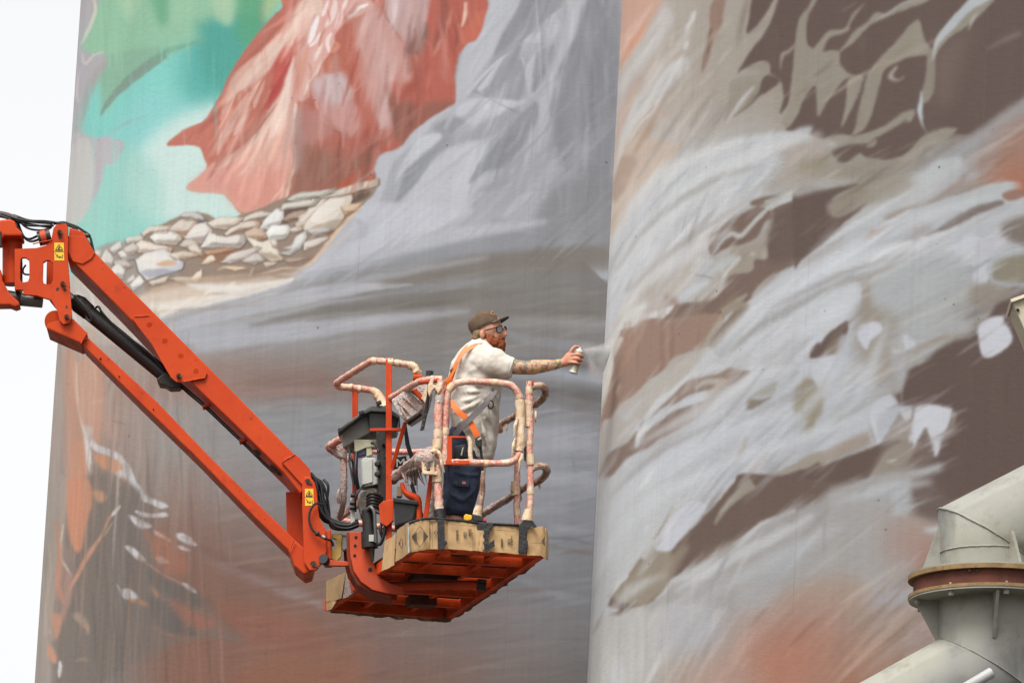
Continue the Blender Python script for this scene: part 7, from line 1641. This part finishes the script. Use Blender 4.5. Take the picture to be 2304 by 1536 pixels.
# spraying arm
sh = -.19
b.loft([(M(1084, 806, sh+.05), 26*p_, .085), (M(1112, 812, sh), 23*p_, .075), (M(1150, 824, sh-.01), 17*p_, .058), (M(1180, 827, sh-.01), 15*p_, .052), (M(1200, 826, sh), 16*p_, .054), (M(1225, 823, sh+.01), 13.5*p_, .046), (M(1250, 820, sh+.02), 10.5*p_, .034), (M(1268, 816, sh+.03), 9*p_, .030), (M(1278, 813, sh+.03), 10*p_, .028)])
hy = sh+.03
b.loft([(M(1264, 818, hy), 9*p_, .026), (M(1274, 812, hy-.005), 12*p_, .026), (M(1284, 804, hy-.01), 14*p_, .024), (M(1289, 800, hy-.012), 13*p_, .020)])
def finger(pts, r): b.tube([M(x, y, hy+d) for x, y, d in pts], [r*p_*1.0, r*p_*.98, r*p_*.9, r*p_*.78], 10, True, True, n=4); b.ell(M(pts[-1][0], pts[-1][1], hy+pts[-1][2]), (r*p_*.8,)*3, 8, 6)
finger([(1280, 800, -.01), (1286, 788, -.02), (1293, 780, -.012), (1303, 780, .0)], 4.3)           # index on the nozzle
finger([(1284, 800, -.02), (1296, 797, -.052), (1306, 799, -.05), (1312, 803, -.02)], 4.2)
finger([(1283, 808, -.02), (1294, 806, -.052), (1303, 808, -.05), (1309, 812, -.02)], 4.1)
finger([(1280, 815, -.015), (1290, 815, -.050), (1299, 817, -.048), (1305, 820, -.02)], 3.7)
finger([(1276, 814, .02), (1284, 806, .045), (1293, 800, .05), (1299, 798, .04)], 4.4)             # thumb on the far side
# the other arm, hidden by the body, hand on the rail beyond
b.loft([(M(1078, 806, .16), 24*p_, .075), (M(1082, 850, .24), 18*p_, .056), (M(1090, 900, .27), 15*p_, .050), (M(1104, 938, .30), 12*p_, .040), (M(1112, 955, .33), 9*p_, .030), (M(1118, 962, .36), 10*p_, .026)])
for i in range(4): b.tube([M(1112+i*4, 958, .36), M(1117+i*4, 966, .35), M(1116+i*4, 974, .36)], [.013, .012, .010], 8)
# legs and feet
for dx, dy in ((0, -.06), (-16, .16)):
    b.loft([(M(1046+dx*.5, 1020, dy), 34*p_, .10), (M(1046+dx, 1080, dy), 28*p_, .085), (M(1038+dx, 1140, dy), 19*p_, .062), (M(1030+dx, 1165, dy), 18*p_, .058), (M(1028+dx, 1190, dy), 19*p_, .060), (M(1026+dx, 1220, dy), 12*p_, .04), (M(1026+dx, 1236, dy), 13*p_, .042)])
body = b.build('body', SKIN, man, None, remesh=.0065, sm_iter=2)
def MP(name, ma, mb, sm=60, **k): return mb.build(name, ma, man, sm, **k)
# tattooed forearm skin: a thin sleeve of ink a millimetre over the arm
MP('tattooed_forearm', TATTOO, MB().loft([(M(1140, 822, sh-.01), 19.5*p_, .064), (M(1150, 824, sh-.01), 17.8*p_, .061), (M(1180, 827, sh-.01), 15.8*p_, .0545), (M(1200, 826, sh), 16.8*p_, .0565), (M(1225, 823, sh+.01), 14.3*p_, .0485), (M(1250, 820, sh+.02), 11.3*p_, .0365), (M(1262, 817, sh+.025), 10*p_, .033)], rnd=False))
MP('neck_tattoo', TATTOO, MB().prism([(1080, 764), (1090, 760), (1100, 772), (1106, 786), (1094, 788), (1084, 778)], YM-.082, .02, bev=.004))
# t-shirt
s = MB()
s.loft([(M(1066, 1034), 33*p_, .165), (M(1068, 1006), 40*p_, .18), (M(1064, 970), 47*p_, .185), (M(1064, 930), 53*p_, .19), (M(1066, 890), 59*p_, .20), (M(1070, 855), 62*p_, .21), (M(1073, 825), 58*p_, .225), (M(1078, 800), 48*p_, .215), (M(1080, 784), 34*p_, .17), (M(1082, 774), 24*p_, .10)], 28)
s.loft([(M(1085, 812, sh+.06), 40*p_, .12), (M(1108, 814, sh), 34*p_, .105), (M(1130, 822, sh-.01), 29*p_, .088), (M(1146, 829, sh-.01), 27*p_, .08)], 20)
s.loft([(M(1078, 815, .12), 34*p_, .11), (M(1082, 845, .22), 27*p_, .085), (M(1085, 872, .26), 24*p_, .075)], 20)
s.loft([(M(1096, 900), 26*p_, .13), (M(1102, 950), 22*p_, .14), (M(1100, 1000), 18*p_, .13), (M(1097, 1032), 11*p_, .10)], 20)    # the front hem hanging forward
for p0, p1, r in (((1030, 850), (1120, 868), 5), ((1018, 880), (1110, 872), 5), ((1016, 905), (1100, 880), 5), ((1020, 930), (1095, 890), 5), ((1035, 815), (1100, 838), 4), ((1080, 800), (1130, 848), 4), ((1060, 835), (1128, 852), 5), ((1090, 905), (1112, 960), 5), ((1078, 925), (1100, 1010), 5), ((1024, 958), (1070, 920), 5), ((1100, 880), (1118, 930), 4)):
    mx, my = (p0[0]+p1[0])/2, (p0[1]+p1[1])/2+6; dd = lambda x: -.20*math.sqrt(max(0.05, 1-((x-1067)/60)**2))
    s.tube([M(p0[0], p0[1], dd(p0[0])+.012), M(mx, my, dd(mx)-.002), M(p1[0], p1[1], dd(p1[0])+.012)], [.008, .022, .008], 8)
shirt = s.build('t_shirt', SHIRT, man, None, remesh=.011, sm_iter=3)
tx = bpy.data.textures.new('cloth_wrinkles', 'CLOUDS'); tx.noise_scale = .11; tx.noise_depth = 2
dm = shirt.modifiers.new('wrinkles', 'DISPLACE'); dm.texture = tx; dm.strength = .034; dm.mid_level = .5; dm.texture_coords = 'LOCAL'
for p0, p1 in (((1146, 801), (1150, 856)),): MP('sleeve_hem', SHIRT, MB().tube([M(1147, 829, sh-.01), M(1150, 830, sh-.01)], .092, 20, False, False), 60)
# shorts
q = MB(); q.loft([(M(1046, 978), 42*p_, .165), (M(1044, 1010), 42*p_, .175), (M(1044, 1045), 40*p_, .18)], 24)
for dx, dy in ((0, -.075), (-14, .15)): q.loft([(M(1046+dx*.3, 1020, dy), 38*p_, .12), (M(1047+dx, 1060, dy), 36*p_, .115), (M(1045+dx, 1100, dy), 35*p_, .112), (M(1037+dx, 1130, dy), 33*p_, .105), (M(1032+dx, 1150, dy), 32*p_, .10)], 22)
for p0, p1 in (((1015, 1085), (1070, 1100)), ((1012, 1110), (1062, 1128)), ((1020, 1060), (1078, 1068)), ((1030, 1130), (1070, 1100))): q.tube([M(p0[0], p0[1], -.16), M((p0[0]+p1[0])/2, (p0[1]+p1[1])/2+4, -.19), M(p1[0], p1[1], -.15)], [.006, .014, .006], 8)
sho = q.build('shorts', NAVY, man, None, remesh=.012, sm_iter=2)
dm = sho.modifiers.new('wrinkles', 'DISPLACE'); dm.texture = tx; dm.strength = .018; dm.mid_level = .5; dm.texture_coords = 'LOCAL'
MP('pocket_flap', NAVY, MB().prism([(1030, 1078), (1056, 1080), (1055, 1096), (1032, 1094)], YM-.215, .04, bev=.005)); MP('pocket_badge', mat('red_white_badge', (.62, .16, .13), .7, bump=0), MB().prism([(1040, 1083), (1048, 1083), (1048, 1088), (1040, 1088)], YM-.219, .004, bev=0))
MP('waist_pouch', BLACK, MB().prism([(1020, 1002), (1048, 998), (1052, 1030), (1022, 1032)], YM-.225, .05, bev=.01)); MP('pen', PALE, MB().tube([M(1042, 1006, -.23), M(1038, 1024, -.232)], .006, 8, False))
# shoes
for dx, dy in ((0, -.06), (-16, .16)):
    MP('shoe', BLACK, MB().loft([(M(1018+dx, 1240, dy), 11*p_, .045), (M(1030+dx, 1239, dy), 13*p_, .048), (M(1048+dx, 1242, dy), 9*p_, .050), (M(1062+dx, 1244, dy), 6*p_, .045)], 16))
    MP('sock', mat('grey_pink_sock', (.36, .27, .25), .9) if dx == 0 else bpy.data.materials['grey_pink_sock'], MB().loft([(M(1029+dx, 1176, dy), 20*p_, .064), (M(1028+dx, 1195, dy), 20*p_, .064), (M(1026+dx, 1222, dy), 13.5*p_, .044), (M(1026+dx, 1236, dy), 14*p_, .046)], 18))
# beard and hair
q = MB(); q.ell(M(1121, 777), (18*p_, .062, 15*p_), tilt=.35); q.ell(M(1109, 773), (20*p_, .088, 15*p_)); q.ell(M(1102, 766, -.052), (10*p_, .040, 17*p_), tilt=-.35); q.ell(M(1102, 766, .052), (10*p_, .040, 17*p_), tilt=-.35); q.ell(M(1116, 764, -.04), (12*p_, .032, 8*p_), tilt=-.3); q.ell(M(1131, 762), (6*p_, .040, 3.6*p_), tilt=.1)
q.ell(M(1129, 776), (9*p_, .045, 9*p_)); q.ell(M(1124, 786), (13*p_, .046, 9*p_)); q.ell(M(1092, 752, -.07), (3*p_, .016, 13*p_), tilt=-.15)
be = q.build('beard', BEARD, man, None, remesh=.006, sm_iter=1)
t2 = bpy.data.textures.new('hair_tufts', 'CLOUDS'); t2.noise_scale = .014; t2.noise_depth = 2
dm = be.modifiers.new('tufts', 'DISPLACE'); dm.texture = t2; dm.strength = .012; dm.texture_coords = 'LOCAL'
MP('lips', mat('lips', (.42, .14, .12), .5), MB().ell(M(1131, 769), (4.6*p_, .018, 1.6*p_)))
q = MB(); q.ell(M(1078, 752), (16*p_, .084, 15*p_)); q.ell(M(1072, 760), (10*p_, .07, 12*p_)); hh = q.build('hair', HAIRM, man, None, remesh=.006); dm = hh.modifiers.new('tufts', 'DISPLACE'); dm.texture = t2; dm.strength = .010; dm.texture_coords = 'LOCAL'
MP('ear', SKIN, MB().ell(M(1085, 752, -.092), (6*p_, .014, 9.5*p_), tilt=.15).ell(M(1088, 746, -.1), (3*p_, .008, 3*p_)))
for dy in (-.034, .034):
    MP('eye', mat('eye_white', (.7, .68, .65), .3, bump=0) if dy < 0 else bpy.data.materials['eye_white'], MB().ell(M(1125, 742, dy), (3.4*p_, .011, 2.6*p_))); MP('iris', INK, MB().ell(M(1128, 742, dy-.002), (1.4*p_, .006, 1.6*p_)))
# glasses
for dy in (-.074, .030):
    lens = [M(1117, 735, dy-.004), M(1128, 733, dy+.006), M(1130, 743, dy+.008), M(1126, 748, dy+.004), M(1118, 746, dy-.002)] if dy < 0 else [M(1132, 735, .0), M(1138, 735, .012), M(1139, 743, .012), M(1134, 746, .006), M(1132, 744, .0)]
    MP('glasses_rim', INK, MB().tube(lens+[lens[0]], .0042, 6, True, False)); MP('lens', GLASS, MB().add(lens+[v+Vector((.001, .002, 0)) for v in lens], [(0, 1, 2, 3, 4), (9, 8, 7, 6, 5)]), None)
MP('glasses_arm', INK, MB().tube([M(1118, 736, -.082), M(1104, 740, -.100), M(1088, 744, -.104)], .0048, 6)); MP('glasses_hinge', STEEL, MB().ell(M(1118, 736, -.062), (.007, .005, .006)))
# cap: crown, band, visor, button, badge
crown = MB(); cx0, cy0 = 1093, 737; u_ = Vector((math.cos(math.radians(23)), 0, math.sin(math.radians(23)))); n_ = Vector((-math.sin(math.radians(23)), 0, math.cos(math.radians(23)))); base = M(cx0, cy0); V = []; F_ = []; seg = 28
prof = [(0, 1.0), (.018, 1.02), (.05, 1.02), (.08, .97), (.105, .86), (.122, .68), (.132, .42), (.135, .15)]
for h, s_ in prof:
    for i in range(seg): g = 2*math.pi*i/seg; ux = 35*p_*s_*math.cos(g); V.append(base+u_*(ux-.010*(h/.13))+Vector((0, 1, 0))*(.095*s_*math.sin(g))+n_*h*(1-.12*(math.cos(g) < -.3)))
for j in range(len(prof)-1):
    for i in range(seg): F_.append((j*seg+i, j*seg+(i+1) % seg, (j+1)*seg+(i+1) % seg, (j+1)*seg+i))
F_.append(tuple((len(prof)-1)*seg+i for i in range(seg))); crown.add(V, F_); cap = MP('cap', CAPM, crown)
vis = MB(); VT = []; nseg = 16
for lay in (0, .006):
    for r_ in (0, .5, 1):
        for i in range(nseg+1):
            g = math.radians(-72+144*i/nseg); rx = (33+r_*25)*p_; VT.append(base+u_*(rx*math.cos(g)*1.0)+Vector((0, 1, 0))*((.092+.0*r_)*math.sin(g))+n_*(.012+lay-.018*(1-math.cos(g))-.008*r_))
w_ = nseg+1; fs = []
for L0 in (0, 3*w_):
    for j in range(2):
        for i in range(nseg): fs.append((L0+j*w_+i, L0+j*w_+i+1, L0+(j+1)*w_+i+1, L0+(j+1)*w_+i))
for i in range(nseg): fs.append((2*w_+i, 2*w_+i+1, 5*w_+i+1, 5*w_+i))
vo_ = MP('visor', CAPD, vis.add(VT, fs), 50)
MP('visor_top', CAPM, MB().add([v+n_*.0075 for v in VT[:3*w_]]+[v+n_*.009 for v in VT[:3*w_]], fs), 50)
MP('cap_seam', CAPD, MB().tube([base+u_*(34*p_*math.cos(t))+Vector((0, -.096*math.sin(t), 0))+n_*.012 for t in [i*math.pi/12 for i in range(13)]], .0028, 6))
word('C', 1108, 704, .045, YM-.085, math.radians(20), mat('orange_embroidery', (.55, .25, .12), .8, bump=0), 'cap_badge', man); MP('cap_button', CAPM, MB().ell(base+n_*.137, (.012, .012, .006)))
# harness: flat webbing over the shirt
def web(name, pts, w0, ma, th=.007, dy0=0): 
    P = [M(x, y, d+dy0) for x, y, d in pts]; P = [Vector(q) for q in _catmull([tuple(p) for p in P], False, 5)]; V = []; n_2 = len(P)
    for i in range(n_2):
        t = (P[min(i+1, n_2-1)]-P[max(i-1, 0)]).normalized(); a_ = t.cross(Vector((0, 1, 0))).normalized()*w0/2
        V += [P[i]+a_, P[i]-a_, P[i]-a_+Vector((0, th, 0)), P[i]+a_+Vector((0, th, 0))]
    fs = [(0, 1, 2, 3), (4*n_2-1, 4*n_2-2, 4*n_2-3, 4*n_2-4)]
    for i in range(n_2-1):
        for k_ in range(4): fs.append((4*i+k_, 4*i+(k_+1) % 4, 4*i+4+(k_+1) % 4, 4*i+4+k_))
    return MP(name, ma, MB().add(V, fs), None)
web('shoulder_strap', [(1088, 775, -.10), (1066, 778, -.175), (1044, 792, -.20), (1028, 815, -.19), (1018, 842, -.16)], .032, HIVISP, dy0=-.03)
web('shoulder_strap', [(1078, 772, -.05), (1052, 778, -.13), (1034, 800, -.17), (1024, 830, -.16)], .022, HIVISP, dy0=-.02)
web('back_strap', [(1022, 826, -.19), (1016, 845, -.19), (1008, 868, -.17), (1004, 900, -.15)], .040, HIVIS, dy0=-.02); web('back_strap', [(1030, 815, -.2), (1012, 850, -.2), (1000, 856, -.17)], .018, HIVIS, dy0=-.04)
web('back_strap', [(1012, 850, -.18), (1003, 880, -.16), (1000, 905, -.15), (1000, 925, -.14)], .050, HIVISP, dy0=-.02)
web('thigh_strap', [(1014, 902, -.17), (1028, 922, -.21), (1044, 936, -.235), (1058, 950, -.24), (1070, 972, -.235), (1076, 990, -.22)], .048, HIVIS, dy0=-.02)
web('lanyard', [(1022, 980, -.20), (1042, 956, -.245), (1066, 934, -.25), (1092, 908, -.23), (1106, 888, -.20), (1114, 876, -.17)], .046, WEB, dy0=-.025)
web('lanyard', [(1110, 872, -.17), (1102, 896, -.2), (1096, 914, -.22)], .022, BLACK, dy0=-.03)
MP('buckle', DARKM, MB().prism([(1068, 985), (1078, 980), (1085, 990), (1084, 1004), (1076, 1008), (1070, 998)], YM-.26, .03, bev=.005)); MP('buckle', STEEL, MB().prism([(1074, 987), (1082, 983), (1083, 987), (1076, 991)], YM-.268, .01, bev=.002))
MP('strap_adjuster', DARKM, MB().prism([(1012, 832), (1021, 826), (1023, 838), (1016, 844)], YM-.235, .015, bev=.002))
web('hanging_strap', [(1080, 1002, -.22), (1084, 1030, -.21), (1086, 1058, -.2)], .022, BLACK, dy0=-.02)
lp = [M(1104+6*math.cos(a), 910+9*math.sin(a), -.24) for a in [i*.7 for i in range(10)]]; MP('carabiner', DARKM, MB().tube(lp, .006, 6)); MP('strap_keeper', WEB, MB().prism([(1114, 890), (1124, 888), (1119, 901)], YM-.2, .01, bev=.001))
# spray can and the mist leaving it
can = empty('spray_can', M(1289, 838, hy)); tag(can, 'beige spray paint can with a white top in the man\'s outstretched hand', 'spray can')
c0, c1 = M(1290, 838, hy), M(1303, 791, hy); cd = (c1-c0).normalized()
MB().tube([c0, c1], .0335, 24, False).build('can_body', mat('beige_can', (.42, .36, .24), .35, .3, var=.1, c2=(.55, .50, .36), c2_scale=12), can, 40)
MB().tube([c0-cd*.004, c0+cd*.010], .0350, 24, False).build('bottom_rim', mat('white_metal', (.7, .7, .68), .3, .3), can, 40); MB().tube([c1, c1+cd*.022], [.033, .018], 24, False).build('shoulder', bpy.data.materials['white_metal'], can, 40); MB().tube([c1+cd*.018, c1+cd*.036], .011, 12, False).build('nozzle', bpy.data.materials['white_metal'], can, 40)
k = NT('paint_mist'); k.t.nodes.remove(k.b); vs_ = k.n('VolumePrincipled'); vs_.inputs['Color'].default_value = (.9, .88, .86, 1); out = [n for n in k.t.nodes if n.type == 'OUTPUT_MATERIAL'][0]
def mth(op, a, b_=None):
    o_ = k.n('Math', operation=op)
    for i_, v_ in enumerate((a, b_)):
        if v_ is None: continue
        if isinstance(v_, (int, float)): o_.inputs[i_].default_value = v_
        else: k.l(v_, o_.inputs[i_])
    return o_.outputs[0]
sx = k.n('SeparateXYZ'); k.l(k.tc.outputs['Object'], sx.inputs[0]); X_, Y_, Z_ = sx.outputs
rr_ = mth('SQRT', mth('ADD', mth('MULTIPLY', Y_, Y_), mth('MULTIPLY', Z_, Z_))); cone = mth('ADD', mth('MULTIPLY', X_, .8), .006)
fo = mth('MAXIMUM', mth('SUBTRACT', 1.0, mth('DIVIDE', rr_, cone)), 0.0); dens = mth('DIVIDE', 8.0, mth('ADD', X_, .05))
mth_n = k.ramp(k.noise(14, 4, .6), .3, .65); k.l(mth('MULTIPLY', mth('MULTIPLY', dens, fo), mth_n), vs_.inputs['Density']); k.l(vs_.outputs[0], out.inputs['Volume'])
a_, e_ = M(1313, 787, hy), M(1368, 806, hy); L_ = (e_-a_).length
mb = MB(); mb.add([Vector((x, (x*.85+.01)*math.cos(2*math.pi*i/20), (x*.85+.01)*math.sin(2*math.pi*i/20))) for x in (0, L_) for i in range(20)], [(i, (i+1) % 20, 20+(i+1) % 20, 20+i) for i in range(20)]+[tuple(range(19, -1, -1)), tuple(range(20, 40))])
me = bpy.data.meshes.new('spray_mist'); me.from_pydata([tuple(v) for v in mb.v], [], mb.f); me.materials.append(k.m)
mist = bpy.data.objects.new('spray_mist', me); col.objects.link(mist); mist.matrix_world = Matrix.Translation(W(a_)) @ (MROLL @ (e_-a_).to_track_quat('X', 'Z').to_matrix()).to_4x4()
tag(mist, 'pale paint mist drifting from the can to the silo', kind='stuff')
